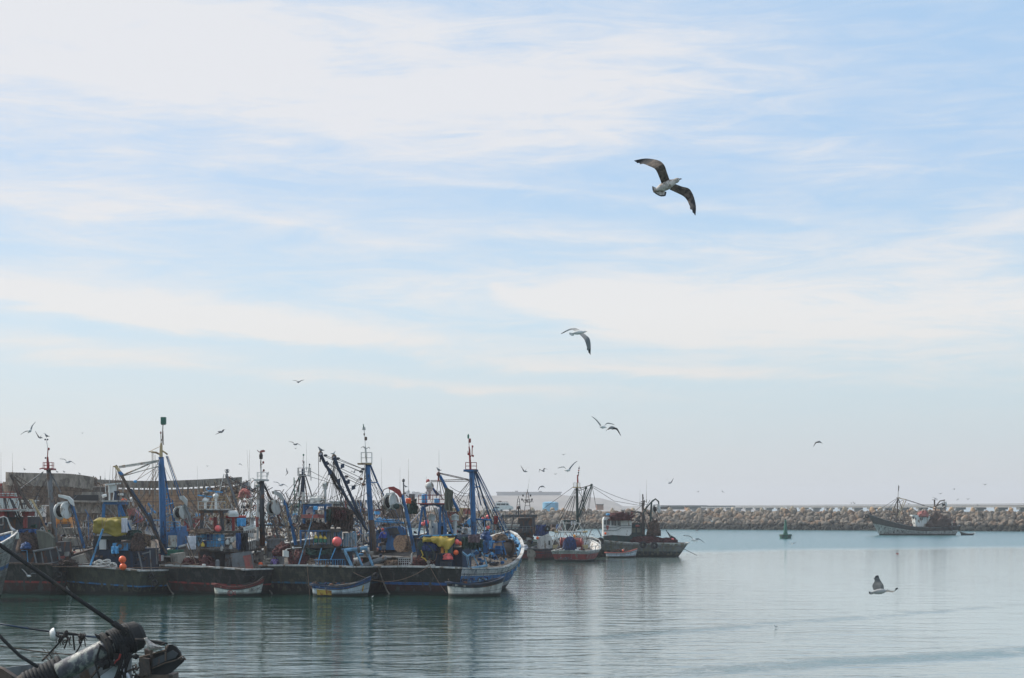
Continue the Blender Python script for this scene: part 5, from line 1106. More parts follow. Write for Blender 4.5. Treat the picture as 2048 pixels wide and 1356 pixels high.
# house with yellow tarp
mb = MB(); mb.B(192, 1040, 254, 1072, 121, 1.8, 16); t.part('wheelhouse', mb, 'dirty_white')
def fy(u, v):
    x = 186 + 67 * u; yt = 1034 + 1.5 * math.sin(u * 5) + 4 * max(0, .1 - u) / .1; yb = 1064 + 10 * u + 2 * math.sin(u * 12)
    if u > .86: yb -= 30 * (u - .86)
    p = P(x, yt + (yb - yt) * v, 120.4); p.y += .03 * math.sin(u * 21 + v * 4) + .1 * noise.noise(Vector((u * 5, v * 4, 2))) + (.9 * (1 - v / .15) if v < .15 else 0); return p
f = MB(); f.sheet(fy, 30, 14, .03); solo('yellow_tarp', f, 'tarp_yellow', 'large mustard yellow tarp wrapped round the wheelhouse', 'tarp', smooth=True)
f = cloth(243, 255, 1036, 1069, 120.25, 2, .06, 55, .15); solo('mauve_sheet', f, 'cloth_white', 'pale lilac sheet end hanging right of the mustard tarp', 'sheet', smooth=True)
mb = MB(); mb.B(186, 1072, 300, 1080, 121.2, 3, 8); t.part('boat_deck', mb, 'dark_green')
mb = MB(); mb.B(184, 1098, 296, 1144, 121.2, 4, 14); dh = t.part('deckhouse', mb, 'deep_blue'); mb = MB(); mb.B(186, 1080, 230, 1098, 121.8, 2); t.part('upper_house', mb, 'deep_blue')
mb = MB(); mb.B(198.5, 1079, 212, 1099, 121.2, .4); t.part('white_locker', mb, 'white_paint')
mb = MB(); mb.B(225, 1086, 256, 1101, 120.8, .8); t.part('blue_locker', mb, 'sky_blue'); mb = MB(); mb.torus(P(240, 1092, 120.5), .2, .07, Vector((0, -1, .1)), 14, 6); t.part('hose_coil', mb, 'brown_steel')
f = cloth(222, 237, 1093, 1110, 120.2, 2, .08, 57, .2); solo('blue_bag', f, 'tarp_cyan', 'light blue bag hanging on the house below the tarp', 'bag', smooth=True)
solo('rolled_net', heap(262, 290, 1066, 1102, 120.6, 1.4, 59, .12), 'net_brown', 'fat brown net roll slung right of the mustard tarp', 'net roll', smooth=True)
f = cloth(284, 302, 1066, 1094, 121, 2, .12, 61, .2, skew=4); solo('draped_net', f, 'net_tan', 'reddish tan net flap over the right shoulder of the brown net roll', 'net', smooth=True)
solo('green_net_heap', heap(252, 286, 1061, 1072, 121.4, 1.2, 63, .3), 'net_green', 'pale green net on the roof beside the mustard tarp', 'net heap', smooth=True)
mb = MB()
rs = random.Random(8)
for k in range(30):
    x = 190 + rs.uniform(0, 40); y = 1136 - rs.uniform(0, 19) * (1 - abs(x - 208) / 30); pts = []
    for q in range(10): pts.append(P(x + 5.5 * math.cos(q * .75 + k) , y + 2.6 * math.sin(q * .75 + k), 119.4 + rs.uniform(0, .2) + .1 * math.sin(q)))
    mb.path(pts, px(1.9, 119.4), 6)
solo('white_rope_pile', mb, 'white_rope', 'pile of thick white rope and floats on the olive boat\'s stern', 'rope pile', smooth=True)
ball('ball_float', 'upper of two orange ball floats hung one above the other', 245, 1119, 7.3, 117.7, 'float_orange'); ball('ball_float', 'lower of two orange ball floats hung one above the other', 246, 1133.5, 7, 117.6, 'float_orange')
mb = MB(); mb.L(119.2, [(180, 1133), (193, 1095), (206, 1058)], 4.2, 8); t.part('stern_pole', mb, 'sky_blue')
lines(t, 119.6, [((205, 1060), (204, 1036)), ((206, 1060), (214, 1034)), ((180, 1130), (165, 1100), (148, 1030))], 1.0, 'rope')
mb = MB(); mb.box(P(159, 1119, 120), Vector((.44, .1, .13)), Vector((-.12, .4, 0)), Vector((-.1, 0, .28))); solo('wooden_box', mb, 'grey_wood', 'tilted brownish wooden box on the olive boat\'s stern beside the crane foot', 'box')
solo('scrap_heap', heap(118, 160, 1120, 1133, 119.6, 1.4, 65, .6), 'net_brown', 'rusty heap of rope and scraps in the olive boat\'s stern corner', 'heap', smooth=False)
clutter(t, 122, 160, 1122, 1131, 119.6, 14, 81, ('faded_red', 'dirty_white', 'brown_steel', 'wood', 'orange_paint'), .8, (3, 8))
mb = MB(); mb.L(120, [(277, 1104), (285, 1142)], 4); mb.L(120, [(300, 1100), (303, 1146)], 3); mb.L(120, [(285, 1108), (300, 1104)], 3); mb.L(120, [(312, 1086), (314, 1128)], 2.6); t.part('trawl_gallows', mb, 'grey_steel')
# crane
mb = MB(); mb.L(120.8, [(168, 1096), (158, 1060), (147, 1020), (143, 1008)], 7.5, 8, 6.5); t.part('crane_arm', mb, 'blue_paint')
mb = MB(); mb.prism([P(x, y, 120.6) for x, y in ((116, 989), (124, 990), (137, 993), (145, 1000), (147, 1012), (141, 1008), (135, 999), (125, 996), (117, 994))], Vector((0, .35, 0))); t.part('crane_tip', mb, 'white_paint')
block(t, 112, 139, 1004, 1040, 120.7, 'white_paint')
mb = MB(); mb.L(120.8, [(117, 991), (110, 996), (105, 1003), (108, 1009), (117, 1012), (120, 1000)], 1.8); mb.L(120.6, [(140, 1010), (152, 1070), (166, 1118)], 1.8); mb.L(120.6, [(144, 1010), (160, 1080), (172, 1118)], 1.6); t.part('hydraulic_hose', mb, 'brown_steel')

# ---------------------------------------------------------------- leftmost dark boat
t = B0 = front('fishing_boat', 'leftmost black trawler, faded red stripe, leaning grey mast and red crow\'s nest', -60, 118, 120, 24, 15, (1.95, 1.8, 3.5), rake=1.2, flare=.4, full=.8)
t.hull('hull_black_red', inner='deck_wood', rail='brown_steel')
Y = 124
mb = MB(); mb.L(Y, [(112, 1105), (108, 1060), (98, 950), (97, 940)], 12, 10, 9); mast = t.part('mast', mb, 'grey_steel', smooth=True)
mb = MB(); mb.B(88, 936.5, 105, 940, Y - .5, 1); mb.L(Y, [(79, 938), (84, 936.5), (92, 938)], 2.6); mb.L(Y, [(96, 938), (95, 914)], 6, 8, 4); mb.L(Y, [(95, 914), (96, 898)], 2.2); t.part('topmast', mb, 'red_paint', parent=mast)
nest(t, 86, 104, 925, 937, Y, 'red_paint', parent=mast)
mb = MB(); mb.L(Y, [(96, 900), (93, 880)], 1.2); t.part('lantern_pole', mb, 'pale_steel', parent=mast); lamp(t, 97.5, 898, Y, 'red_paint', 2.2, mast); lamp(t, 91, 916, Y, 'dark_steel', 1.6, mast)
for x in (90.5, 95): 
    mb = MB(); mb.ball(P(x, 879, Y), px(1.8, Y), (1, 1, 1), 8, 6); t.part('top_light', mb, 'deep_blue', parent=mast)
mb = MB()
for a, b, w in (((86, 944), (40, 978), 2.4), ((102, 946), (122, 985), 2.4), ((87, 943), (62, 985), 1.2), ((103, 950), (125, 1040), 1.2)): mb.L(Y, [a, b], w, 6)
t.part('stays', mb, 'grey_steel')
mb = MB(); mb.L(122.5, [(22, 950), (40, 985), (64, 1020)], 7, 8); mb.L(123, [(30, 970), (46, 1020)], 5, 6); t.part('derrick', mb, 'brown_steel')
lines(t, 122.6, [((22, 950), (88, 1000)), ((24, 952), (40, 990)), ((26, 952), (50, 992)), ((28, 952), (60, 990)), ((30, 950), (95, 990)), ((42, 980), (100, 998)), ((28, 960), (14, 1010)), ((24, 955), (92, 996))], 1.5, 'brown_steel')
mb = MB(); mb.L(122, [(-4, 994), (16, 994), (28, 994)], 3); mb.L(122, [(8, 994), (24, 1075)], 5); mb.L(122, [(20, 996), (44, 1060)], 4); mb.L(122, [(24, 1000), (56, 1070)], 3.4); gt = t.part('gantry', mb, 'dark_steel'); mb = MB(); rails(mb, [(-6, 994, 122), (28, 994, 122)], 10, 1.2, 4, 1); mb.B(-8, 993, 30, 996, 121.8, 2.4); t.part('platform', mb, 'red_paint', parent=gt)
lamp(t, 2, 970, 122, 'red_paint', 2.6); mb = MB(); mb.L(122, [(2, 993), (2, 972)], 2); t.part('light_post', mb, 'red_paint')
mb = MB(); mb.B(-10, 1022, 14, 1034, 121.4, 2, 5); mb.B(43, 1023, 60, 1032, 121.6, 1.2, 5); mb.B(46, 1032, 52, 1056, 121.7, .4); mb.L(121, [(-5, 1020), (36, 1018)], 2); t.part('roof_box', mb, 'red_paint')
mb = MB(); mb.B(-12, 1018, 68, 1022.5, 121, 2.8, 5); t.part('roof', mb, 'dirty_white')
mb = MB(); mb.B(-12, 1034, 66, 1085, 122.4, 3.4, 10); mb.B(0, 1085, 118, 1130, 122, 4, 14); t.part('deckhouse', mb, 'dark_steel')
mb = MB(); mb.L(121.6, [(64, 1000), (80, 1030), (96, 1068), (102, 1078)], 4.4, 8); mb.L(121.6, [(58, 999), (66, 1000)], 3); t.part('davit', mb, 'tan_paint')
solo('net_roll', heap(34, 76, 1063, 1105, 121, 2, 66, .16), 'net_brown', 'large dark brown net roll on the leftmost boat', 'net roll', smooth=True)
f = MB(); f.prism([P(x, y, 120.6) for x, y in ((72, 1060), (96, 1066), (106, 1076), (106, 1098), (78, 1098))], Vector((.05, .5, 0))); solo('canvas_board', f, 'cloth_olive', 'olive grey canvas panel beside the brown net roll', 'panel')
f = cloth(38, 74, 1058, 1070, 120.8, 3, .1, 67, .5); solo('blue_tarp', f, 'tarp_blue', 'crumpled blue tarp over the brown net roll', 'tarp', smooth=True)
solo('blue_tarp_heap', heap(42, 62, 1086, 1098, 120, .8, 68, .4), 'tarp_blue', 'small bright blue tarp bundle under the brown net roll', 'tarp', smooth=True)
mb = MB(); mb.L(119.6, [(67, 1102), (74, 1130)], 3.6); mb.L(119.6, [(66, 1103), (114, 1095), (121, 1126)], 5); mb.L(119.7, [(82, 1101), (87, 1128)], 3.2); mb.L(119.8, [(99, 1098), (105, 1126)], 3.2); mb.L(119.6, [(75, 1129), (121, 1123)], 2); t.part('trawl_gallows', mb, 'grey_steel')
mb = MB(); mb.L(119.8, [(43, 1101), (54, 1101), (56, 1126)], 1.6); t.part('blue_frame', mb, 'sky_blue')
whip(t, 2, 905, 968, 126); whip(t, 25, 906, 950, 126)
clutter(t, 60, 125, 1070, 1100, 123, 26, 91, ('grey_steel', 'dirty_white', 'brown_steel', 'wood', 'deep_blue', 'cloth_olive'), 3, (4, 12)); clutter(t, 105, 150, 1098, 1126, 123, 16, 92, d=2)
clutter(t, 62, 100, 1045, 1062, 122, 12, 93, ('dirty_white', 'green_paint', 'deep_blue', 'cloth_white'), 2, (4, 10))

# ---------------------------------------------------------------- pale bow poking in at the left edge
t = Boat('fishing_boat', 'blue interior, pale grey wooden bow reaching in at the left frame edge', 'fishing boat', (-43.9, 103.4), 45, 17.2, 5.2, None, sheer=(2, 1.9, 4.25), rake=1.2, flare=.5, full=.8)
t.hull('hull_left_bow', inner='blue_paint', rail='dirty_white')
mb = MB(); mb.L(115.5, [(-14, 1040), (8, 1033), (14, 1036), (22, 1058)], 2.4); mb.L(115.5, [(6, 1034), (6, 1050), (-8, 1050)], 1.4); mb.L(115.5, [(14, 1036), (28, 1066)], 1.6); t.part('pulpit_rail', mb, 'pale_steel')
solo('bow_fender', heap(22, 38, 1062, 1078, 115.4, .5, 69, .3), 'white_rope', 'grey white padding wrapped round the pale bow\'s stem', 'fender', smooth=True)

for b_, m_ in ((B0, 'grey_wood'), (B1, 'dirty_white'), (B2, 'grey_wood'), (B3, 'grey_wood'), (B4, 'grey_wood')):
    mb = MB(); mb.path([b_.hp(0, w / 10, -1) - b_.f * .02 for w in range(-2, 11)], .055, 6); b_.part('corner_post', mb, m_)
for x, y, nm_ in ((302, 1152, B1), (310, 1166, B1), (507, 1156, B2), (118, 1150, B0), (752, 1152, B3)): tyre(nm_, x, y, 7, 118.4 if nm_ is not B0 else 119)
clutter(B1, 160, 300, 1104, 1132, 120.6, 26, 301, ('deep_blue', 'dark_steel', 'brown_steel', 'net_brown', 'wood'), 1, (3, 8)); clutter(B3, 560, 700, 1040, 1062, 122, 30, 302, ('brown_steel', 'dark_steel', 'net_brown', 'deep_blue', 'grey_steel'), 2, (3, 9)); clutter(B4, 830, 940, 1050, 1074, 122.5, 34, 303, ('brown_steel', 'dark_steel', 'net_green', 'deep_blue', 'dirty_white', 'faded_red'), 2, (3, 8))
jumble(B3, 540, 740, 990, 1062, 124, 60, 304, ('brown_steel', 'dark_steel', 'grey_steel', 'deep_blue'), w=(.7, 1.6), upright=.8, d=5); jumble(B4, 770, 980, 1000, 1075, 125, 60, 305, ('brown_steel', 'dark_steel', 'blue_paint', 'grey_steel'), w=(.7, 1.6), upright=.8, d=5); jumble(B1, 150, 320, 1010, 1085, 124, 46, 306, ('brown_steel', 'dark_steel', 'blue_paint', 'wood'), w=(.7, 1.8), upright=.75, d=5); jumble(B2, 380, 540, 985, 1065, 124, 50, 307, ('brown_steel', 'dark_steel', 'pale_steel', 'wood'), w=(.7, 1.8), upright=.75, d=5); jumble(B0, 0, 120, 985, 1095, 124, 46, 308, ('brown_steel', 'dark_steel', 'grey_steel', 'wood'), w=(.7, 1.8), upright=.7, d=5)

# ---------------------------------------------------------------- open rowing boats
def dinghy(label, x0, x1, Y, head, colors, gun, Bm=1.5, sheer=(.75, .5, 1.1), flip=False, m_in='deck_wood', name='rowing_boat'):
    """colors = hull material; drawn from stern column to bow column"""
    nm = hull_mat('hull_' + label.split()[0] + label.split()[1], colors[0], colors[1], colors[2], .2, .6, patch=colors[3] if len(colors) > 3 else None)
    L = abs(x1 - x0) * Y / F / abs(math.sin(R(head)))
    p = P(x0, HY, Y)
    t = Boat(name, label, 'rowing boat', (p.x, Y), head, L, Bm, None, wt=.72, sheer=sheer, rake=.25, flare=.35, stern_rake=.1, full=.7)
    t.hull(nm, inner=gun, rail=gun, deck=m_in, bul=.32, camber=.03, nt_=18)
    for k in (.25, .5, .72):
        mb = MB(); u = k * t.Ln; hb = t.half(k); z = t.sheer(k) - .18; mb.box(t.at(u, 0, z), t.f * .11, t.r * hb * .86, Vector((0, 0, .02))); t.part('thwart', mb, m_in)
    return t
mat('brown_red', (.13, .025, .02), .7, 0, wear=(.06, .03, .025), wamt=.4)
W_, TE = (.66, .66, .6), (.03, .22, .19)
t = dinghy('small white rowing boat with red gunwale, green stern bottom and a red fish mark', 436, 527, 117.2, 84, ([(0, TE), (.2, W_), (.76, (.2, .03, .025))], (.45, .35, .22), .12), 'brown_red', sheer=(.72, .55, 1.05))
mb = MB(); q = lambda u, w: t.hp(u, w, 1) - t.f.cross(Vector((0, 0, 1))) * 0 + t.r * .03
def ring(mb, u, w, r, n=14):
    c = t.hp(u, w, 1) + t.r * .035; mb.path([c + t.f * (r * math.cos(k * 2 * math.pi / n)) + Vector((0, 0, r * math.sin(k * 2 * math.pi / n))) for k in range(n + 1)], .02, 5)
ring(mb, .28, .4, .17)
c = t.hp(.28, .4, 1) + t.r * .035
for a, b in (((.17, 0), (.32, .12)), ((.17, 0), (.32, -.12)), ((.32, .12), (.3, 0)), ((.3, 0), (.32, -.12)), ((-.04, .16), (-.06, -.16))): mb.tube(c + t.f * a[0] + Vector((0, 0, a[1])), c + t.f * b[0] + Vector((0, 0, b[1])), .018, n=5)
t.part('fish_mark', mb, 'red_paint')
mb = MB()
def stroke(pts, u0, w0, sc=.1):
    c = t.hp(u0, w0, 1) + t.r * .04; mb.path([c + t.f * (x * sc) + Vector((0, 0, y * sc)) for x, y in pts], .013, 4)
for u0, pts in ((.72, [(0, -1), (0, 1)]), (.735, [(0, -1), (.6, 1)]), (.76, [(0, 1), (0, -1), (.1, -.2)]), (.78, [(0, -1), (0, .9), (.6, .9), (.6, 0), (0, 0), (.7, -.9)]), (.83, [(0, 0), (.5, -.5), (1.2, -.4), (1.6, .3), (1.8, -.3), (2.3, -.3)]), (.875, [(0, -.3), (.4, .4), (.8, -.3), (1.4, -.3), (1.5, .8)]), (.91, [(0, -.2), (.8, -.3), (1, .5)]), (.1, [(0, 0), (.7, -.4), (1.2, .2), (2, -.2), (2.8, .3)])): stroke(pts, u0, .58 if u0 > .5 else .38)
t.part('lettering', mb, 'dark_steel')
mb = MB(); mb.L(117.4, [(487, 1171), (495, 1167), (503, 1165), (509, 1167)], 5, 8, 3); mb.L(117.4, [(470, 1175), (487, 1171)], 2); mb.L(117.4, [(516, 1162), (527, 1154)], 3); solo('outboard_cover', mb, 'rubber', 'black wrapped engine and oars lying in the red and white rowing boat', 'outboard')
clutter(t, 440, 486, 1172, 1177, 117.6, 12, 33, ('dark_steel', 'net_brown', 'grey_steel'), .5, (3, 7))
t = dinghy('blue and white rowing boat with yellow rust-streaked stern and brown-red bottom', 632, 742, 117.0, 84, ([(0, (.14, .035, .03)), (.16, (.5, .56, .6)), (.74, (.03, .1, .26))], (.4, .42, .42), .1), 'deep_blue', sheer=(.7, .58, 1.25))
mb = MB(); vs = []
for i in range(9):
    for w in (.17, .3, .45, .6, .69): vs.append(t.hp(.0 + i * .035, w - .02 * math.sin(i), 1) + t.r * .012)
mb.add(vs, [(i * 5 + j, i * 5 + j + 1, i * 5 + j + 6, i * 5 + j + 5) for i in range(8) for j in range(4)])
mat('yellow_rusty', (.5, .33, .05), .7, 0, .3, 4, wear=(.25, .08, .02), wamt=.6, wscale=5, streak=.3); t.part('yellow_panel', mb, 'yellow_rusty')
mb = MB(); vs = [t.hp(.86 + a, w, 1) + t.r * .012 for a in (0, .03) for w in (.3, .45, .6, .69)]; mb.add(vs, [(j, j + 1, j + 5, j + 4) for j in range(3)]); t.part('rust_streak', mb, 'yellow_rusty')
solo('rope_bundle', heap(622, 638, 1165, 1178, 117, .4, 70, .4), 'net_brown', 'rusty brown bundle hung over the stern of the blue and white rowing boat', 'bundle', smooth=True)
clutter(t, 648, 730, 1165, 1171, 117.6, 18, 34, ('deep_blue', 'dark_steel', 'net_blue', 'blue_paint'), .5, (3, 8))
mb = MB(); mb.L(117.2, [(656, 1171), (700, 1168), (724, 1162)], 1.6); mb.L(117.4, [(670, 1172), (712, 1164)], 1.4); t.part('oar', mb, 'grey_wood')
t = dinghy('white rowing boat with a black gunwale and brown-red keel beside the trawler\'s blue side', 903, 1008, 116.6, 76, ([(0, (.16, .045, .04)), (.13, (.6, .58, .53)), (.78, (.02, .022, .03))], (.4, .38, .33), .2), 'deep_blue', Bm=1.7, sheer=(.85, .75, 1.2))
clutter(t, 925, 1000, 1156, 1166, 117.4, 22, 35, ('deep_blue', 'light_blue', 'dark_steel', 'net_blue'), .6, (4, 10))
lines(t, 117, [((898, 1165), (906, 1175), (915, 1170)), ((896, 1158), (903, 1172), (912, 1178))], 2, 'rope', 'rope_tangle')

# mooring lines between the boats
for pts, dr, lb in ((((690, 1134), (858, 1132)), 30, 'long brown mooring rope sagging between the twin-derrick boat and the blue boat'), (((614, 1131), (620, 1194)), 0, 'brown rope hanging straight down the stern into the water'), (((859, 1131), (893, 1186)), 4, 'frayed brown rope hanging down the black stern'), (((105, 1133), (500, 1134)), 2, 'thin dark line stretched along the sterns')):
    mb = MB(); mb.sag(118.2, pts[0], pts[1], 1.5, dr, 14); solo('mooring_rope', mb, 'rope', lb, 'rope')

# ---------------------------------------------------------------- middle distance: three boats by the breakwater end
def midboat(name, label, xl, xr, Y, head, L, sheer, **k):
    w = (xr - xl) * Y / F / math.cos(R(head)); c = P((xl + xr) / 2, HY, Y); return Boat(name, label, 'fishing boat', (c.x, c.y), head, L, w / .9, None, sheer=sheer, wt=.9, **k)
t = midboat('fishing_boat', 'dark red-sterned boat with a black goalpost gantry and two lattice light masts', 1034, 1083, 196, 22, 9.5, (1.15, 1.2, 2.2), flare=.3, full=.1)
t.hull('hull_red_dark', inner='deck_wood', rail='dark_steel'); Y = 200
mb = MB(); mb.B(1054, 1098, 1071, 1114, 195.6, .3); mb.B(1056, 1114, 1069, 1128, 195.7, .2); t.part('stern_ramp', mb, 'grey_wood')
mb = MB(); mb.B(1001, 1029, 1074, 1035, 198, 1.6); mb.L(198, [(1005, 1035), (1000, 1045)], 3); mb.L(198, [(1067, 1035), (1068, 1066)], 6); mb.L(198, [(1027, 1035), (1022, 1060)], 2.4); rails(mb, [(1004, 1029, 198), (1070, 1029, 198)], 6, .8, 9, 0); t.part('gantry', mb, 'dark_steel')
for (xa, xb, xt, yb, yt) in ((1032, 1042, 1037, 1029, 997), (1048, 1062, 1055, 1029, 985)):
    mb = MB()
    for a, b in ((xa, xt - 1.5), (xb, xt + 1.5)): mb.L(198, [(a, yb), (b, yt)], 1.3, 5); mb.L(199.5, [(a, yb), (b, yt)], 1, 5)
    for k in range(1, 5): s_ = k / 5; mb.L(198, [(xa + (xt - xa) * s_, yb + (yt - yb) * s_), (xb + (xt - xb) * s_, yb + (yt - yb) * s_)], .9, 5)
    mb.L(198, [(xt, yt), (xt, yt - 5)], 1.2); t.part('lattice_mast', mb, 'dark_steel')
mb = MB(); mb.L(198, [(1043, 999), (1067, 1004)], .9)
mb.path([P(1055 + 9 * math.cos(a), 1002 - 3 * math.sin(a) , 198) for a in [k * .5 for k in range(13)]], .03, 5)
for x, y in ((1046, 991), (1061, 991), (1044, 999), (1064, 999), (1054, 1002)): mb.B(x - 1.4, y - 2, x + 1.4, y + 2, 198, .2)
t.part('deck_lamp', mb, 'rubber'); whip(t, 1055, 955, 985, 198, 1059)
mb = MB(); mb.ball(P(1037, 1015, 198.5), .2); mb.L(198.5, [(1037, 1012), (1037, 1029)], 3.2); t.part('radar', mb, 'dark_steel')
mb = MB(); mb.B(1036, 1036, 1066, 1078, 200, 2.5); mb.B(1014, 1058, 1068, 1066, 198.6, 2.4); t.part('wheelhouse', mb, 'dark_steel'); mb = MB(); mb.B(1012, 1049, 1040, 1053, 198.6, 2); t.part('awning', mb, 'pale_steel')
mb = MB(); rails(mb, [(1015, 1062, 198), (1068, 1062, 198)], 9, .9, 7, 1); t.part('deck_rail', mb, 'grey_steel')
mb = MB(); mb.prism([P(x, y, 197) for x, y in ((1074, 1076), (1080, 1074), (1097, 1067), (1104, 1076), (1105, 1095), (1095, 1099), (1075, 1097))], Vector((0, 1.4, 0))); w_ = t.part('upturned_skiff', mb, 'dirty_white'); mb = MB(); mb.B(1097, 1081, 1100, 1090, 196.9, .06); t.part('skiff_opening', mb, 'rubber', parent=w_)
solo('blue_netting', heap(1070, 1096, 1050, 1072, 198, 1.6, 80, .4), 'net_blue', 'dark blue net heaped above the white upturned skiff', 'net', smooth=True); tyre(t, 1095, 1057, 6, 197.4)
ball('ball_float', 'rust orange ball float on the corner of the white upturned skiff', 1075, 1076, 3, 196.8, 'float_orange'); clutter(t, 1008, 1066, 1066, 1100, 197.5, 44, 101, ('dark_steel', 'brown_steel', 'grey_steel', 'dirty_white', 'deep_blue', 'net_brown'), 3, (3, 9))
solo('sack_pile', heap(1046, 1056, 1090, 1100, 195.9, .5, 81), 'cloth_white', 'small cream sack on the red boat\'s port stern corner', 'sack', smooth=True)

t = midboat('fishing_boat', 'white boat with red stern panel and blue net drum, beside the grey trawler', 1103, 1176, 190, 14, 10.5, (1.1, 1.15, 2.1), flare=.3, full=.1)
t.hull('hull_white_red', inner='dirty_white', rail='dirty_white'); Y = 193
mb = MB(); mb.L(192, [(1156, 1060), (1154.5, 1020), (1154, 974)], 6, 8, 5); mast = t.part('mast', mb, 'dark_green')
mb = MB(); mb.B(1146, 973.5, 1162, 975.5, 191.6, .9); mb.L(192, [(1155, 974), (1155.5, 957)], 2.4); t.part('mast_head', mb, 'tan_paint', parent=mast); nest(t, 1147, 1160, 966, 974, 192, 'dirty_white', parent=mast)
mb = MB(); mb.L(192, [(1155.5, 966), (1155, 950)], 3.6, 6, 2.5); t.part('red_flag', mb, 'red_paint', parent=mast)
for k in range(4): lamp(t, 1156.5 + k * .5, 950 - k * 4.5, 192, 'rubber' if k % 2 else 'faded_red', 1.5, mast)
mb = MB(); mb.L(192, [(1157, 953), (1158.5, 932)], .8); t.part('light_pole', mb, 'dark_steel', parent=mast)
for a, b in (((1183, 970), (1158, 1034)), ((1172, 976), (1155, 1030))):
    mb = MB(); mb.L(191.5, [a, b], 2.8, 6); mb.L(191.5, [(a[0] + 2.6, a[1] + 3), (b[0] + 3, b[1])], 1.2); mb.ball(P(a[0], a[1], 191.5), .15); t.part('derrick', mb, 'dark_green')
mb = MB(); mb.L(191.5, [(1159, 977), (1172, 973), (1184, 970)], 1.8); mb.L(191.5, [(1156, 982), (1172, 976)], 1.4); t.part('topping_spar', mb, 'brown_steel')
sg = [((1145, 975), (1086, 1018, 200))]
for k in range(5): sg.append(((1150 + k * 1.2, 977), (1106 + k * 8, 1055)))
for k in range(5): sg.append(((1157 + k * 5, 977), (1178 - k * 6, 1040)))
sg += [((1184, 972), (1175, 1040)), ((1184, 972), (1190, 1000)), ((1183, 972), (1176, 1015), (1168, 1050)), ((1150, 990), (1140, 1050)), ((1157, 984), (1166, 995), (1156, 1010)), ((1186, 972), (1300, 1010, 215), 6), ((1186, 975), (1228, 1002), (1286, 1012, 212)), ((1187, 985), (1192, 1015)), ((1120, 1040), (1150, 985))]
lines(t, 191.8, sg, .9, 'dark_rope')
mb = MB()
for s_ in (-1, 1):
    for a, b in (((1139 + s_ * 28, 1063), (1139 + s_ * 20, 1090)), ((1139 + s_ * 28, 1063), (1139 + s_ * 34, 1090)), ((1139 + s_ * 18, 1046), (1139 + s_ * 28, 1064)), ((1139 + s_ * 20, 1064), (1139 + s_ * 31, 1082)), ((1139 + s_ * 31, 1070), (1139 + s_ * 24, 1085)), ((1139 + s_ * 14, 1040), (1139 + s_ * 6, 1064)), ((1139 + s_ * 12, 1064), (1139 + s_ * 22, 1046))): mb.L(189.8, [a, b], 1.6, 5)
mb.L(189.8, [(1109, 1063.5), (1174, 1063.5)], 3.4, 6); mb.L(190.4, [(1121, 1046), (1160, 1046)], 1.2); gt = t.part('stern_frame', mb, 'dirty_white')
mb = MB(); mb.L(189.7, [(1109, 1063), (1116, 1064)], 4); mb.L(189.7, [(1166, 1064), (1175, 1063)], 4); mb.prism([P(x, y, 189.6) for x, y in ((1163, 1090), (1176, 1089), (1176, 1096), (1170, 1098))], Vector((0, .15, 0))); mb.prism([P(x, y, 189.6) for x, y in ((1106, 1090), (1118, 1089), (1112, 1097), (1106, 1097))], Vector((0, .15, 0))); t.part('yellow_bracket', mb, 'tan_paint', parent=gt)
mb = MB(); mb.ball(P(1149, 1072, 189.5), .13, (1, 1, 1.2)); t.part('yellow_lamp', mb, 'orange_paint')
mb = MB(); mb.lathe(P(1121, 1085, 190.6), [(.15, 0), (.55, .02), (.6, .1), (.52, .2), (.52, 2.2), (.6, 2.3), (.55, 2.4), (.1, 2.4)], Vector((1, -.2, 0)), 18); mb2 = mb; t.part('net_drum', mb, 'red_paint')
f = heap(1125, 1154, 1074, 1098, 189.8, 1.0, 82, .12); solo('drum_net', f, 'net_blue', 'dark blue net wound on the stern drum between white frames', 'net', smooth=True)
f = cloth(1129, 1150, 1078, 1102, 189.4, 5, .06, 83, .1); solo('drum_net_fall', f, 'net_blue', 'blue net hanging in folds from the stern drum down to the rail', 'net', smooth=True)
mb = MB(); p0 = t.hp(0, .38, -1).lerp(t.hp(0, .38, 1), .36) - t.f * .3
for k, (dx, dz, w, m_) in enumerate(((-.25, 0, .5, 0), (.2, .06, .35, 0), (.55, -.02, .3, 0), (.05, -.09, .6, 0))): mb.box(p0 + t.r * dx + Vector((0, 0, dz)), t.r * w / 2, t.f * .01, Vector((0, 0, .03)))
t.part('name_mark', mb, 'light_blue')
mb = MB(); mb.B(1128, 1040, 1152, 1062, 191.8, 2); t.part('wheelhouse', mb, 'dark_green'); mb = MB()
for x in range(1142, 1154, 3): mb.B(x, 1042, x + 1.6, 1050, 191.7, .08)
t.part('window', mb, 'cloth_white')
jumble(t, 1108, 1176, 1040, 1098, 190.5, 26, 103, ('dirty_white', 'dark_steel', 'brown_steel', 'pale_steel'), d=1.5, w=(.8, 1.6)); clutter(t, 1110, 1170, 1086, 1101, 190.2, 30, 104, ('dark_steel', 'brown_steel', 'faded_red', 'deep_blue', 'dirty_white'), 1.2, (2, 6))
mb = MB()
for k in range(5): a = t.hp(.1 + .18 * k, 1, 1); mb.tube(a, a + Vector((0, 0, .5)), .04); mb.tube(a + Vector((0, 0, .5)), t.hp(.1 + .18 * (k + 1), 1, 1) + Vector((0, 0, .5)), .03)
t.part('side_rail', mb, 'dirty_white')

# green hull seen between the two
t = Boat('fishing_boat', 'dark green bow showing between the red-sterned boat and the lattice-rigged boat', 'fishing boat', (P(1150, 0, 212).x, 208), -62, 12, 4, None, sheer=(1.8, 1.8, 3.4))
t.hull('hull_olive', inner='green_paint', rail='dirty_white'); solo('blue_drum', heap(1112, 1119, 1050, 1057, 206, .6, 84, .1), 'tarp_blue', 'small blue drum on the dark green bow', 'drum', smooth=True); clutter(t, 1104, 1126, 1052, 1062, 207, 10, 105)

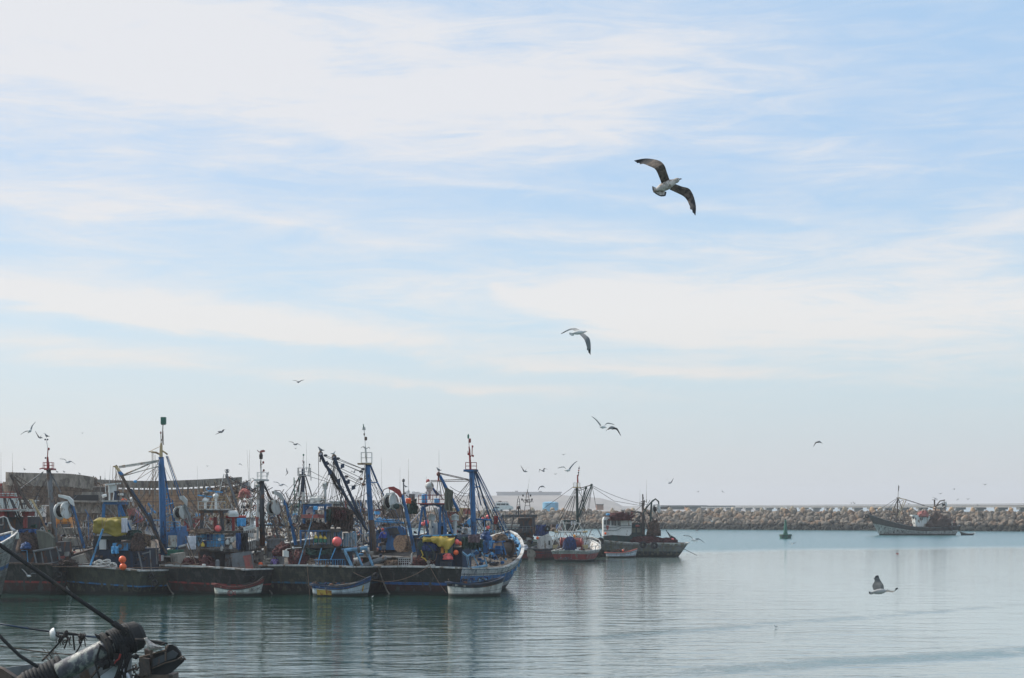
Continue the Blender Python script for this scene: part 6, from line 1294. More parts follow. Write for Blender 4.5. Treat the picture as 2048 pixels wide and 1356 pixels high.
# grey trawler side on
Y = 211
p = P(1372, HY, Y - 1.5)
t = BG = Boat('fishing_boat', 'weathered grey side-on trawler with a white wheelhouse, red nets and tyre fenders', 'fishing boat', (p.x, p.y), -83, 13.2, 4.6, None, wt=.88, sheer=(1.55, 1.6, 2.5), rake=1.0, flare=.45, stern_rake=1.15, full=.8)
t.hull('hull_grey_trawler', inner='dark_green', rail='pale_steel')
mb = MB()
wh = [(1207, 1072), (1206.5, 1040), (1208, 1035), (1214, 1033.5), (1262, 1037), (1263.5, 1045), (1263, 1066), (1258, 1072), (1240, 1071), (1224, 1070)]
mb.prism([P(x, y, 208.8) for x, y in wh], Vector((0, 2.8, 0))); w_ = t.part('wheelhouse', mb, 'white_paint')
for x0, x1, y0, y1, m_ in ((1208.5, 1211.5, 1040, 1049, 'glass'), (1213.5, 1219.5, 1040, 1049.5, 'glass'), (1223, 1227.5, 1040, 1050.5, 'glass'), (1228.5, 1232.5, 1040, 1051, 'glass'), (1235, 1241, 1041, 1051, 'glass')):
    mb = MB(); mb.B(x0 - .6, y0 - .6, x1 + .6, y1 + .6, 208.76, .05); a = t.part('window', mb, 'dirty_white', parent=w_); mb = MB(); mb.B(x0, y0, x1, y1, 208.7, .04); t.part('pane', mb, m_, parent=w_)
mb = MB()
for dy, yy in ((0, 1054.8), (0, 1061)):
    mb.L(208.74, [(1207, yy), (1231, yy), (1236, yy - 1.5), (1243, yy - 3.6 if yy < 1058 else yy - 5.5), (1263, yy - 3.4 if yy < 1058 else yy - 5.5)], 1.1, 4)
t.part('green_stripe', mb, 'dark_green', parent=w_)
mb = MB(); mb.prism([P(x, y, 208.74) for x, y in ((1212, 1051), (1218, 1051), (1217, 1058), (1215, 1060), (1213, 1058))], Vector((0, .03, 0))); t.part('crest', mb, 'faded_red', parent=w_)
mb = MB(); mb.B(1264, 1046, 1290, 1074, 209.4, 2.2); mb.B(1208, 1070, 1300, 1092, 209, 2.6); t.part('deckhouse', mb, 'dark_green'); mb = MB(); mb.B(1264, 1056, 1271, 1065, 209.3, .05); mb.B(1274, 1056, 1281, 1065, 209.3, .05); t.part('opening', mb, 'cloth_olive')
solo('roof_nets', heap(1214, 1266, 1026, 1041, 209, 2.4, 85, .4), 'net_maroon', 'dark maroon nets heaped on the white wheelhouse roof', 'net heap', smooth=True)
solo('deck_nets', heap(1258, 1326, 1072, 1086, 209, 2.6, 86, .3), 'net_maroon', 'long maroon net heap amidships on the grey trawler', 'net heap', smooth=True); solo('deck_nets', heap(1318, 1356, 1076, 1086, 209, 2.2, 87, .3), 'net_maroon', 'smaller maroon net heap towards the grey trawler\'s stern', 'net heap', smooth=True)
mb = MB(); mb.ball(P(1216, 1029, 208.7), .18, (1.4, 1, .8)); t.part('blue_hood', mb, 'tarp_cyan')
ball('ball_float', 'red orange float on the wheelhouse roof nets', 1249, 1030, 2.4, 208.5, 'float_orange', cat='float'); ball('ball_float', 'orange float at the foot of the white wheelhouse', 1211, 1067, 2.4, 208.2, 'float_orange'); ball('ball_float', 'bright red float near the grey trawler\'s stern', 1345, 1079, 3, 208.3, 'float_pink')
mb = MB(); mb.L(209.5, [(1286, 1075), (1286, 1018)], 7, 8, 5); mb.L(209.5, [(1286, 1020), (1285, 1005)], 5); mb.L(209.5, [(1286, 1008), (1285.5, 990)], 2.6); mb.L(209.5, [(1282, 1003), (1291, 1003)], 1.6); mb.L(209.5, [(1288, 1012), (1289, 1000)], 2); t.part('mast', mb, 'brown_steel')
lamp(t, 1285.5, 990, 209.5, 'rubber', 1.5); lamp(t, 1286.5, 996, 209.5, 'rubber', 1.4); lamp(t, 1286, 1001, 209.5, 'brown_steel', 1.4)
mb = MB(); mb.L(209, [(1300, 1066), (1301, 1040), (1303, 1004), (1311, 998), (1317, 1003), (1318, 1012), (1316, 1020)], 4.4, 8, 2.4); mb.L(209, [(1284, 1030), (1296, 1012), (1305, 1001), (1312, 997)], 2.2); mb.L(209, [(1290, 1018), (1301, 1005)], 1.6); t.part('net_crane', mb, 'dark_green')
block(t, 1305, 1320, 1009, 1027, 208.8, 'dirty_white')
mb = MB()
for a, b in (((1270, 1040), (1290, 1018)), ((1274, 1046), (1288, 1020)), ((1286, 1016), (1312, 1044)), ((1262, 1022), (1282, 1026)), ((1296, 1022), (1310, 1050)), ((1264, 1050), (1280, 1032)), ((1288, 1030), (1296, 1062))): mb.L(209.3, [a, b], 2, 5)
t.part('rig_strut', mb, 'dark_steel')
mb = MB(); mb.prism([P(x, y, 209) for x, y in ((1296, 1046), (1320, 1046), (1318, 1060), (1313, 1068), (1302, 1072), (1296, 1070))], Vector((0, 1.4, 0))); t.part('gear_stack', mb, 'net_brown'); mb = MB(); mb.B(1309, 1049, 1313.5, 1056, 208.9, .2); t.part('blue_can', mb, 'sky_blue')
solo('hung_net', heap(1296, 1320, 1044, 1072, 208.8, 1, 88, .5), 'net_brown', 'dark brown gear and net hung round the grey trawler\'s crane foot', 'net', smooth=True)
for x, y in ((1201, 1082), (1286, 1089.5), (1308.5, 1091)): tyre(t, x, y, 7.2, 206.6)
mb = MB(); mb.L(209, [(1332, 1060), (1344, 1078)], 1.4); mb.L(209, [(1332, 1060), (1341, 1076)], 1); mb.L(209, [(1332, 1061), (1352, 1082)], 1); mb.prism([P(x, y, 208.9) for x, y in ((1338, 1080), (1343, 1071), (1352, 1076), (1349, 1084))], Vector((0, .3, 0))); t.part('stern_davit', mb, 'rubber')
mb = MB(); mb.L(208, [(1366, 1097), (1394, 1111)], 1); t.part('mooring_pole', mb, 'dark_rope')
lines(t, 209, [((1308, 1020), (1326, 1052)), ((1312, 1015), (1330, 1056)), ((1262, 1030), (1284, 1010)), ((1318, 1060), (1318, 1068), (1316, 1076)), ((1188, 1046), (1202, 1072)), ((1195, 1055), (1204, 1074)), ((1232, 1072), (1256, 1052)), ((1222, 1060), (1222, 1076)), ((1290, 1018), (1300, 1000)), ((1265, 1028), (1275, 1022), (1284, 1026))], 1, 'dark_rope')
whip(t, 1293, 960, 1005, 209.5); whip(t, 1280, 978, 1010, 209.5); clutter(t, 1262, 1300, 1030, 1060, 209, 24, 106, ('brown_steel', 'dark_steel', 'net_brown', 'faded_red', 'dirty_white'), 2, (3, 7)); clutter(t, 1238, 1266, 1024, 1036, 209, 14, 107, ('brown_steel', 'faded_red', 'net_maroon', 'dirty_white'), 1.5, (3, 7))
mb = MB(); mb.lathe(P(1245, 1025, 209.5), [(.1, 0), (.1, .2), (.28, .24), (.28, .36), (.1, .4)], n=12); t.part('radar', mb, 'dirty_white')
t = dinghy('white skiff with a dark red bottom tied against the grey trawler\'s side', 1216, 1275, 205, 87, ([(0, (.16, .02, .025)), (.3, (.52, .58, .64)), (.95, (.2, .2, .2))], (.4, .42, .44), .15), 'faded_red', sheer=(.55, .55, 1.0))
clutter(t, 1226, 1262, 1097, 1102, 205.4, 12, 36, ('dark_steel', 'brown_steel', 'dirty_white'), .5, (2, 5)); ball('ball_float', 'orange red float lying in the white and red skiff', 1246, 1101, 2, 205, 'float_orange')

# ---------------------------------------------------------------- far trawler under way
Y = 373; p = P(1912, HY, Y)
t = Boat('fishing_boat', 'distant grey and white trawler sailing left past the breakwater', 'fishing boat', (p.x, p.y), -97, 19, 5.4, None, wt=.85, sheer=(1.9, 1.5, 4.3), rake=2.6, flare=.55, stern_rake=.8, full=.6)
t.hull('hull_far', inner='brown_steel', rail='grey_steel')
tyre(t, 1734, 1032, 4.5, 372.5)
for x, y in ((1797, 1051), (1806, 1054), (1824, 1054), (1868, 1057), (1903, 1058)): tyre(t, x, y, 3.6, 369.8)
mb = MB(); mb.prism([P(x, y, 371) for x, y in ((1831, 1053), (1830, 1033), (1825, 1032.5), (1825, 1029.5), (1860, 1032), (1860.5, 1046), (1857, 1053.5))], Vector((0, 3, 0))); w_ = t.part('wheelhouse', mb, 'white_paint')
for x in (1830.5, 1839.5, 1843.5): mb = MB(); mb.B(x, 1035, x + 2, 1039.5, 370.9, .06); t.part('window', mb, 'glass', parent=w_)
solo('roof_gear', heap(1835, 1857, 1022, 1034, 371.5, 2.4, 90, .3), 'faded_red', 'rusty red gear on the far trawler\'s wheelhouse roof', 'gear', smooth=True)
mb = MB(); mb.L(372, [(1793, 1045), (1796, 996)], 3.2, 8, 2.4); mb.L(372, [(1796, 996), (1797, 970)], 1, 5); mb.L(372, [(1793, 995.5), (1800, 995.5)], 1.6); mb.L(372, [(1797, 982), (1798, 972)], 1.4); mast = t.part('mast', mb, 'brown_steel')
mb = MB(); mb.L(371.8, [(1813, 999), (1798, 1030)], 1.6); mb.L(371.8, [(1808, 1000), (1795, 1035)], 1.4); mb.L(371.8, [(1796, 996), (1812, 999)], 1.6); t.part('derrick', mb, 'tan_paint')
lines(t, 372, [((1795, 996), (1745, 1028)), ((1795, 997), (1764, 1030)), ((1795, 998), (1780, 1035)), ((1813, 999), (1862, 1015)), ((1800, 996), (1850, 1012)), ((1797, 1005), (1806, 1000))], .8)
mb = MB(); mb.L(372, [(1868, 1048), (1872, 1012), (1880, 1002), (1890, 1000)], 2.4); mb.L(372, [(1888, 1003), (1893, 1012), (1884, 1018)], 3); mb.L(372, [(1872, 1012), (1886, 1006)], 2); mb.L(372, [(1860, 1014), (1872, 1018)], 2); mb.B(1864, 1030, 1872, 1050, 371.5, 2); mb.L(372, [(1869, 1000), (1869, 1014)], 3); mb.L(372, [(1864, 999.5), (1875, 999.5)], 1); t.part('net_crane', mb, 'brown_steel')
block(t, 1883, 1894, 1004, 1014, 371.5, 'dirty_white')
mb = MB(); mb.L(371.5, [(1862, 1052), (1864, 1022), (1900, 1026), (1902, 1054)], 2.6); mb.L(371.5, [(1880, 1024), (1881, 1052)], 2.2); t.part('stern_gantry', mb, 'dark_steel'); jumble(t, 1780, 1908, 1014, 1054, 371, 44, 404, ('brown_steel', 'dark_steel', 'dark_rope'), w=(.7, 1.3), upright=.7, d=3); clutter(t, 1858, 1915, 1036, 1056, 370.5, 30, 405, ('dark_steel', 'net_brown', 'brown_steel', 'dark_green'), 3, (4, 9))
mb = MB(); mb.L(371.8, [(1780, 1046), (1790, 1012), (1796, 998)], 1.6); mb.L(371.8, [(1812, 1046), (1803, 1015), (1797, 998)], 1.6); t.part('mast_legs', mb, 'brown_steel')
solo('stern_net', heap(1856, 1900, 1030, 1054, 371, 3, 91, .5), 'net_brown', 'dark net heap behind the far trawler\'s wheelhouse', 'net heap', smooth=True); clutter(t, 1800, 1912, 1044, 1052, 371, 30, 108, ('brown_steel', 'dark_steel', 'faded_red', 'dirty_white'), 3, (2, 6))
t2 = Boat('towed_skiff', 'narrow dark skiff towed behind the far trawler', 'skiff', (P(1942, 0, 372).x, 370), -95, 2.9, .9, None, sheer=(.35, .3, .8), rake=.3); t2.hull('hull_olive', inner='deck_wood', rail='dirty_white', bul=.25)

# ---------------------------------------------------------------- second and third row: only masts, houses and gear show over the front rank
def rear(label, xc, Y, head=24, L=15, Bm=5.4, hullm='hull_olive', house=None, housec='dirty_white', roofc='grey_steel', seed=0, rig=None, n=(34, 26), span=None, yr=(1030, 1080), mats=None):
    p = P(xc, HY, Y); t = Boat('fishing_boat', label, 'fishing boat', (p.x, p.y), head, L, Bm, None, sheer=(2.1, 1.9, 3.6)); t.hull(hullm, inner='deck_wood', rail='dirty_white', nt_=12)
    if house:
        x0, y0, x1, y1, Yh = house; mb = MB(); mb.B(x0, y0, x1, y1, Yh, 2.6, 12); w_ = t.part('wheelhouse', mb, housec)
        mb = MB(); mb.B(x0 - 2, y0 - 2.6, x1 + 2, y0, Yh - .25, 3.1, 12); t.part('roof', mb, roofc)
        k = max(2, int((x1 - x0) / 9))
        for i in range(k): a = x0 + 3 + i * (x1 - x0 - 6) / k; mb = MB(); mb.B(a, y0 + 3, a + (x1 - x0) / k * .6, y0 + 3 + min(8, (y1 - y0) * .35), Yh - .3, .25, 12); t.part('window', mb, 'glass', parent=w_)
    s0, s1 = span or (xc - 40, xc + 60); n = (min(95, int(n[0] * 2.3)), min(170, int(n[1] * 2.2)))
    jumble(t, s0, s1, yr[0], yr[1], Y + 1, n[0], seed, mats or ('brown_steel', 'grey_steel', 'dark_steel', 'wood', 'pale_steel'), d=8, w=(.7, 2.0), upright=.75)
    clutter(t, s0, s1, yr[0] + 16, yr[1] + 6, Y + 2, n[1], seed + 1, d=8, s=(3, 10))
    return t
def pole(t, x0, y0, x1, y1, Y, w, m_, w1=None, name='mast'):
    mb = MB(); mb.L(Y, [(x0, y0), (x1, y1)], w, 8, w1 or w * .8); return t.part(name, mb, m_)

t = rear('rear trawler with a splayed tripod light mast behind the white-railed platform', 590, 142, seed=201, span=(545, 640), yr=(985, 1080), n=(26, 30))
Y = 146; pole(t, 606, 1060, 606, 938, Y, 7, 'deep_blue', 6)
mb = MB()
for x in (560, 580, 640, 596, 620): mb.L(Y, [(606 + (x - 606) * .12, 948), (x, 1042)], 2.6, 6)
for k in range(1, 7): s_ = k / 7; mb.L(Y, [(603 - 42 * s_, 950 + 90 * s_), (604 - 22 * s_, 948 + 92 * s_)], 1.6); mb.L(Y, [(604 - 8 * s_, 948 + 92 * s_), (610 + 12 * s_, 948 + 92 * s_)], 1.4)
t.part('mast_legs', mb, 'dark_steel')
nest(t, 595, 619, 936, 951, Y, 'dirty_white'); mb = MB(); mb.L(Y, [(607, 951), (608, 922)], 2.4); mb.L(Y, [(606, 925), (607, 908)], 1.4); mb.L(Y, [(616, 950), (619, 930)], 2.4); t.part('topmast', mb, 'pale_steel'); lamp(t, 607, 910, Y, 'green_paint', 1.8); lamp(t, 619, 929, Y, 'dark_steel', 1.6)
for k in range(5): lamp(t, 605.5 + (k % 2), 938 - k * 4, Y, 'dark_steel' if k % 2 else 'faded_red', 1)
mb = MB(); mb.L(Y, [(598, 955), (598, 1045)], 2.2); mb.L(Y, [(588, 955), (590, 1045)], 2.2)
for k in range(8): mb.L(Y, [(597, 962 + k * 10), (589, 962 + k * 10)], 1.4)
t.part('green_ladder', mb, 'green_paint')
lines(t, Y, [((610, 950), (690, 975)), ((612, 950), (560, 1030)), ((604, 950), (548, 1010)), ((617, 940), (660, 962)), ((602, 950), (585, 1050))], .9); whip(t, 622, 928, 960, Y); whip(t, 598, 928, 950, Y)
t = rear('rear boat with a grey tripod, yellow boom and wooden lattice by the beached hull', 430, 150, seed=205, span=(395, 520), yr=(960, 1068), n=(40, 34), mats=('brown_steel', 'wood', 'tan_paint', 'grey_steel', 'dark_steel'), house=(440, 1038, 500, 1075, 156))
Y = 152; pole(t, 488, 1050, 454, 953, Y, 7, 'grey_steel', 4); pole(t, 405, 1062, 432, 985, Y, 4, 'tan_paint', name='boom'); pole(t, 420, 1060, 448, 948, Y, 2.4, 'pale_steel', name='spar')
mb = MB(); mb.L(Y, [(451, 952), (456, 952)], 8); mb.L(Y, [(453.5, 952), (454, 940)], 3); mb.lathe(P(454, 946, Y), [(.05, 0), (.2, .06), (.1, .14), (.1, .3), (.04, .34)], n=10); t.part('light_head', mb, 'grey_steel')
mb = MB(); mb.path([P(454 + 4.5 * math.cos(a), 941 - 2.6 * math.sin(a), Y) for a in [k * .52 for k in range(13)]], .025, 5); t.part('lamp_ring', mb, 'pale_steel')
mb = MB()
for a, b in (((456, 955), (520, 985)), ((457, 958), (500, 1000)), ((440, 960), (485, 990)), ((430, 975), (470, 965)), ((430, 995), (478, 992)), ((445, 965), (450, 1000)), ((470, 962), (478, 995)), ((440, 990), (500, 960))): mb.L(Y, [a, b], 2, 5)
t.part('lattice', mb, 'brown_steel')
mb = MB(); mb.B(425, 992, 485, 997, Y + 1, 1); t.part('yellow_beam', mb, 'tan_paint'); solo('heaped_hides', heap(478, 502, 978, 996, 150, 1.5, 95, .4), 'faded_red', 'dusty pink heap on the rear boat\'s frame beside the grey mast', 'heap', smooth=True)
solo('white_canopy', heap(480, 500, 963, 990, 158, 1.5, 96, .3), 'grey_steel', 'grey bundled cover behind the dusty pink heap', 'cover', smooth=True)
t = rear('rear boat with a sloping red funnel and white blue-trimmed wheelhouse', 262, 140, seed=210, span=(245, 330), yr=(1010, 1075), house=(264, 1042, 308, 1080, 144), roofc='sky_blue', n=(22, 24))
mb = MB(); mb.prism([P(x, y, 139) for x, y in ((253, 1018), (263, 1016), (266, 1020), (274, 1026), (286, 1040), (274, 1046), (262, 1047))], Vector((0, 1.2, 0))); t.part('funnel', mb, 'faded_red'); mb = MB(); mb.lathe(P(266, 1037, 138.9), [(.22, 0), (.25, .04), (.2, .06)], Vector((0, -1, 0)), 12); t.part('funnel_opening', mb, 'rubber')
radar(t, 266, 998, 142, False); mb = MB(); mb.B(258, 998, 273, 1003.5, 141.8, .5); t.part('radar_dome', mb, 'white_paint'); mb = MB(); mb.L(142, [(271, 1040), (272, 1016), (280, 1013), (281, 1040)], 2.2); t.part('white_arch', mb, 'dirty_white'); lamp(t, 283, 1020, 141, 'red_paint', 2); whip(t, 259, 960, 1016, 139)
mb = MB(); mb.L(141, [(296, 1006), (304, 1020), (312, 1026)], 5, 6); t.part('teal_bundle', mb, 'sky_blue')
t = rear('rear boat with a bright blue wheelhouse and grey panel beside the blue mast', 345, 131, seed=214, span=(335, 400), yr=(1030, 1100), n=(18, 24), hullm='hull_black_teal')
mb = MB(); mb.B(330, 1064, 366, 1112, 132, 2.4, 10); mb.B(340, 1053, 364, 1066, 132.4, 2, 10); w_ = t.part('wheelhouse', mb, 'blue_paint'); mb = MB(); mb.B(336, 1071, 353, 1094, 131.6, .3, 10); t.part('panel', mb, 'pale_steel', parent=w_)
mb = MB(); mb.B(318, 1100, 362, 1112, 130.8, 2.0, 10); t.part('green_deck', mb, 'green_paint'); mb = MB(); rails(mb, [(328, 1060, 131.5), (360, 1060, 131.5)], 16, 2, 4, 2); t.part('blue_rail', mb, 'sky_blue')
mb = MB(); mb.B(302, 1110, 322, 1122, 129, 1); t.part('life_ring_box', mb, 'dirty_white'); mb = MB()
for x in range(304, 322, 5): mb.B(x, 1109.6, x + 2, 1122.4, 128.9, 1.2)
t.part('red_slats', mb, 'red_paint')
t = rear('rear boat with a maroon wheelhouse behind the grey crane', 372, 137, seed=218, span=(362, 440), yr=(1010, 1070), house=(368, 1036, 394, 1068, 140), housec='red_paint', n=(20, 22))
t = rear('rear dark blue boat with a slanted windscreen behind the blue-jacketed man', 745, 131, seed=222, span=(700, 800), yr=(1000, 1095), n=(46, 40), hullm='hull_black_teal', mats=('brown_steel', 'wood', 'grey_steel', 'pale_steel', 'blue_paint'))
mb = MB(); mb.prism([P(x, y, 133) for x, y in ((753, 1100), (752, 1062), (764, 1056), (800, 1052), (812, 1058), (815, 1100))], Vector((0, 2, 0))); w_ = t.part('wheelhouse', mb, 'blue_paint'); mb = MB(); mb.prism([P(x, y, 132.9) for x, y in ((756, 1064), (765, 1059), (772, 1068), (760, 1071))], Vector((0, .05, 0))); mb.prism([P(x, y, 132.9) for x, y in ((774, 1057), (794, 1055), (800, 1068), (780, 1070))], Vector((0, .05, 0))); t.part('window', mb, 'glass', parent=w_)
mb = MB(); mb.lathe(P(813, 1087, 130.5), [(.2, 0), (.62, .02), (.62, .14), (.3, .16), (.3, .6), (.62, .62), (.62, .74)], Vector((-.5, -.6, 0)), 20); t.part('net_drum', mb, 'net_tan')
mb = MB()
for k in range(10): a = rng.uniform(0, 1); mb.path([P(770 + 40 * a + 12 * math.cos(q * .6 + k), 1022 + 12 * math.sin(q * .5 + k * 2), 134) for q in range(9)], px(rng.uniform(1.6, 4), 134), 6)
t.part('bent_pipes', mb, 'wood')
mb = MB(); mb.L(132, [(745, 1042), (810, 1046)], 4); mb.L(132, [(752, 1038), (800, 1041)], 2.4); t.part('blue_beam', mb, 'sky_blue')
mb = MB(); mb.lathe(P(745, 1105, 129.5), [(.25, 0), (.33, .04), (.33, .7), (.25, .74)], Vector((-.9, -.3, .1)), 14); mb.lathe(P(722, 1122, 129), [(.25, 0), (.3, .04), (.3, .9), (.25, .94)], Vector((-1, -.2, -.15)), 14); t.part('grey_drum', mb, 'pale_steel')
t = rear('rear boat with red rails between the twin-derrick mast and red crane tip', 715, 150, seed=226, span=(690, 780), yr=(1000, 1060), n=(30, 30), mats=('brown_steel', 'pale_steel', 'dirty_white', 'dark_steel'), house=(742, 1020, 772, 1050, 156))
mb = MB(); rails(mb, [(745, 1035, 149), (768, 1032, 149)], 14, 1.6, 3, 1); t.part('red_rail', mb, 'red_paint'); pole(t, 694, 1050, 690, 985, 148, 3.4, 'faded_red'); pole(t, 679, 1050, 683, 985, 148, 3, 'deep_blue')
t = rear('rear boat with rusty bulkheads and pink floats behind the red-railed platform', 858, 137, head=14, L=11, seed=230, span=(845, 990), yr=(1015, 1078), n=(44, 50), hullm='hull_black_red')
mb = MB(); mb.B(892, 1016, 940, 1022, 140, 2); mb.B(917, 1018, 926, 1046, 139.6, .6); t.part('timber_frame', mb, 'tan_paint'); mb = MB(); mb.B(893, 1024, 917, 1044, 140.4, 1.6); mb.B(927, 1018, 942, 1028, 139.8, 1.2); t.part('rusty_bulkhead', mb, 'faded_red')
for x, y, r, lb in ((846, 1048, 4, 'left of two pink floats between the blue gantry legs'), (853, 1044, 5, 'right, higher of two pink floats between the blue gantry legs'), (976, 1034, 4.4, 'pink float beyond the blue mast, higher'), (966, 1037, 3, 'small pink float just left of the higher one beyond the blue mast'), (976, 1055, 3.6, 'pink float beyond the blue mast, lower')): ball('ball_float', lb, x, y, r, 134, 'float_pink')
mb = MB(); mb.prism([P(x, y, 132) for x, y in ((921, 1050), (936, 1036), (946, 1044), (934, 1056))], Vector((.1, .1, 0))); t.part('patterned_board', mb, 'sky_blue'); mb = MB(); mb.L(132, [(925, 1048), (946, 1030)], 2); t.part('white_pole', mb, 'white_paint'); mb = MB(); mb.B(953, 1036, 966, 1058, 134, .6); t.part('cream_locker', mb, 'dirty_white')
f = cloth(965, 972, 1038, 1062, 131, 1, .06, 98, .5); solo('dark_clothes', f, 'rubber', 'black clothes hanging from the blue crossbar beyond the mast', 'clothes', smooth=True)
t = rear('rear boat of pale timber behind the blue bow', 915, 160, head=0, L=11, seed=234, span=(930, 1010), yr=(1020, 1075), n=(20, 30), house=(990, 1050, 1010, 1070, 164))
t = rear('rear grey boat behind the round-arched crane by the grey mast', 545, 136, seed=238, span=(520, 600), yr=(1010, 1100), n=(38, 40), mats=('brown_steel', 'wood', 'grey_steel', 'tan_paint', 'dark_steel'))
mb = MB(); mb.L(136, [(530, 1050), (595, 1053)], 3); mb.L(136, [(545, 1040), (560, 1085)], 5); t.part('boom', mb, 'dark_steel')
t = rear('rear boat with white superstructure behind the mustard tarp gantry', 210, 150, seed=242, span=(150, 255), yr=(1030, 1075), n=(24, 26), housec='dirty_white', house=(165, 1044, 190, 1075, 158))
t = rear('rear boat with a pale deck behind the leaning grey mast', 120, 135, seed=246, span=(60, 200), yr=(1045, 1100), n=(34, 40), hullm='hull_black_teal')
mb = MB(); mb.B(112, 1056, 165, 1068, 136, 3, 5); mb.B(125, 1076, 160, 1092, 134, 2, 12); t.part('deckhouse', mb, 'grey_wood')
for i, (x0, x1, y0, y1, lb) in enumerate(((-10, 34, 986, 998, 'white motor boat at the far left behind the red roof'), (28, 68, 1000, 1014, 'second white motor boat, right of the red-roofed platform'), (50, 88, 1010, 1026, 'white and blue launch behind the brown derrick'), (560, 606, 1006, 1024, 'white launch behind the tripod mast'), (655, 720, 1002, 1014, 'long white launch with blue stripe behind the twin derricks'))):
    Yb = 168 + i * 3; p = P(x1 + 6, HY, Yb); t = Boat('motor_launch', lb, 'launch', (p.x, p.y), -80, (x1 - x0) * Yb / F + 2.5, 2.6, 'white launches in the rear rows', sheer=(1.6 + (i % 2) * .2, 1.6, 2.4), z0=0)
    hull_mat('hull_launch', [(0, (.5, .52, .52)), (.6, (.06, .2, .4)), (.7, (.62, .63, .62))], (.4, .4, .38), .1, .2); t.hull('hull_launch', inner='white_paint', rail='white_paint', nt_=10)
    mb = MB(); mb.B(x0 + 6, y0 + 2, x1 - 4, 1052, Yb + .6, 1.6, 0); w_ = t.part('cabin', mb, 'white_paint'); mb = MB(); mb.B(x0 + 10, y0 + 6, x1 - 8, y0 + 9.5, Yb + .55, .1); t.part('window', mb, 'glass', parent=w_); mb = MB(); mb.B(x0 + 3, y0, x1 - 2, y0 + 2, Yb + .3, 2.2); t.part('roof', mb, 'white_paint')
rs = random.Random(77)
for nm_, x, y, Yk, m_ in ((B0, 97, 942, 124, 'dark_rope'), (B1, 322, 915, 123.5, 'rope'), (B2, 523, 962, 123, 'dark_rope'), (B3, 735, 930, 124, 'dark_rope'), (B4, 943, 945, 123.5, 'dark_rope'), (B3, 668, 916, 122.6, 'dark_rope'), (B1, 234, 936, 122.7, 'rope')):
    lines(nm_, Yk, [((x + rs.uniform(-2, 2), y + rs.uniform(0, 30)), (x + rs.uniform(-85, 75), rs.uniform(1035, 1085), Yk + rs.uniform(0, 6)), rs.choice([0, 0, 3, 7])) for _ in range(11)], .8, m_)
for x, y0, y1, Y in ((763, 918, 1000, 150), (1056 - 120, 960, 1010, 160), (966, 968, 1010, 150)): pass

# ---------------------------------------------------------------- hulls on the slipway
def wreck(label, S, head, L, Bm, sheer, z0, hullm, ribs=True, **k):
    t = Boat('wooden_ship_hull', label, 'ship hull', S, head, L, Bm, None, sheer=sheer, z0=z0, **k); t.hull(hullm, inner='grey_wood', rail='grey_wood', bul=1.4, nt_=26, camber=.05)
    return t
Yw = 214
p = P(205, HY, Yw); t = wreck('long sandy wooden ship hull ashore with an open timber bulwark, behind the rank', (p.x - .5, Yw), 86, 17.4, 6.2, (6.75, 6.55, 7.1), 1.2, 'hull_sandy', rake=3.0, flare=.6, wt=.8)
mb = MB(); bw_ = MB(); pl = MB()
def brk(s):            # open bulwark: stanchions, two planks, sky between deck edge and lowest plank
    t_ = s; return t.hp(t_, 1, 1, .1)
for i in range(27):
    s = .01 + i * .036; a = brk(s); hgt = 1.05; lean = t.f * (.12 if s > .5 else 0) + t.r * .08
    mb.box(a + Vector((0, 0, hgt / 2 - .25)) + lean * .5, t.f * .1, t.r * .07, Vector((0, 0, hgt / 2 + .3)))
t.part('bulwark_timber', mb, 'grey_wood')
for z_, w_ in ((.36, .1), (.66, .22), (1.0, .12)):
    mb = MB(); prev = None
    for i in range(41):
        a = brk(.005 + i * .0243) + Vector((0, 0, z_)) + t.r * .08; 
        q = [a - Vector((0, 0, w_)), a + Vector((0, 0, w_)), a + Vector((0, 0, w_)) - t.r * .06, a - Vector((0, 0, w_)) - t.r * .06]; k0 = len(mb.v); mb.v += q
        if prev is not None:
            for e in range(4): mb.f.append((prev + e, prev + (e + 1) % 4, k0 + (e + 1) % 4, k0 + e)); mb.mi.append(0)
        prev = k0
    t.part('bulwark_plank', mb, 'grey_wood')
p = P(196, HY, 206); t = wreck('tall brown wooden ship hull ashore with broken planking at the left', (p.x, 206), -92, 10.8, 6.4, (6.8, 7.2, 7.4), 1.2, 'hull_wreck', rake=.9, flare=.4, wt=.9, full=.9)
mb = MB()
for i in range(11): a = t.hp(.02 + i * .085, 1, -1) - t.r * .1; mb.box(a + Vector((0, 0, .4)), t.f * .08, t.r * .06, Vector((0, 0, .75)))
t.part('bulwark_timber', mb, 'grey_wood')
for z_, w_ in ((.05, .32), (.6, .26), (1.0, .2)):
    mb = MB(); prev = None
    for i in range(31):
        a = t.hp(i * .031, 1, -1) + Vector((0, 0, z_ - .15 * 0)) - t.r * .16; q = [a - Vector((0, 0, w_)), a + Vector((0, 0, w_)), a + Vector((0, 0, w_)) + t.r * .05, a - Vector((0, 0, w_)) + t.r * .05]; k0 = len(mb.v); mb.v += q
        if prev is not None:
            for e in range(4): mb.f.append((prev + e, prev + (e + 1) % 4, k0 + (e + 1) % 4, k0 + e)); mb.mi.append(0)
        prev = k0
    t.part('bulwark_plank', mb, 'grey_wood')
mb = MB(); mb.B(196, 985, 250, 1030, 209, 5); mb.B(140, 984, 200, 1026, 203, 2.2); t = Thing('timber_shed', 'open dark timber shelter between the two beached hulls', 'shed', P(175, 1030, 203)); t.part('wall', mb, 'grey_wood')
mb = MB(); mb.B(148, 990, 196, 1001, 202.8, .2); t.part('opening', mb, 'rubber'); mb = MB(); mb.prism([P(x, y, 202) for x, y in ((138, 1000), (236, 1003), (236, 1006), (138, 1004))], Vector((0, 3, 0))); t.part('roof_beam', mb, 'grey_wood')
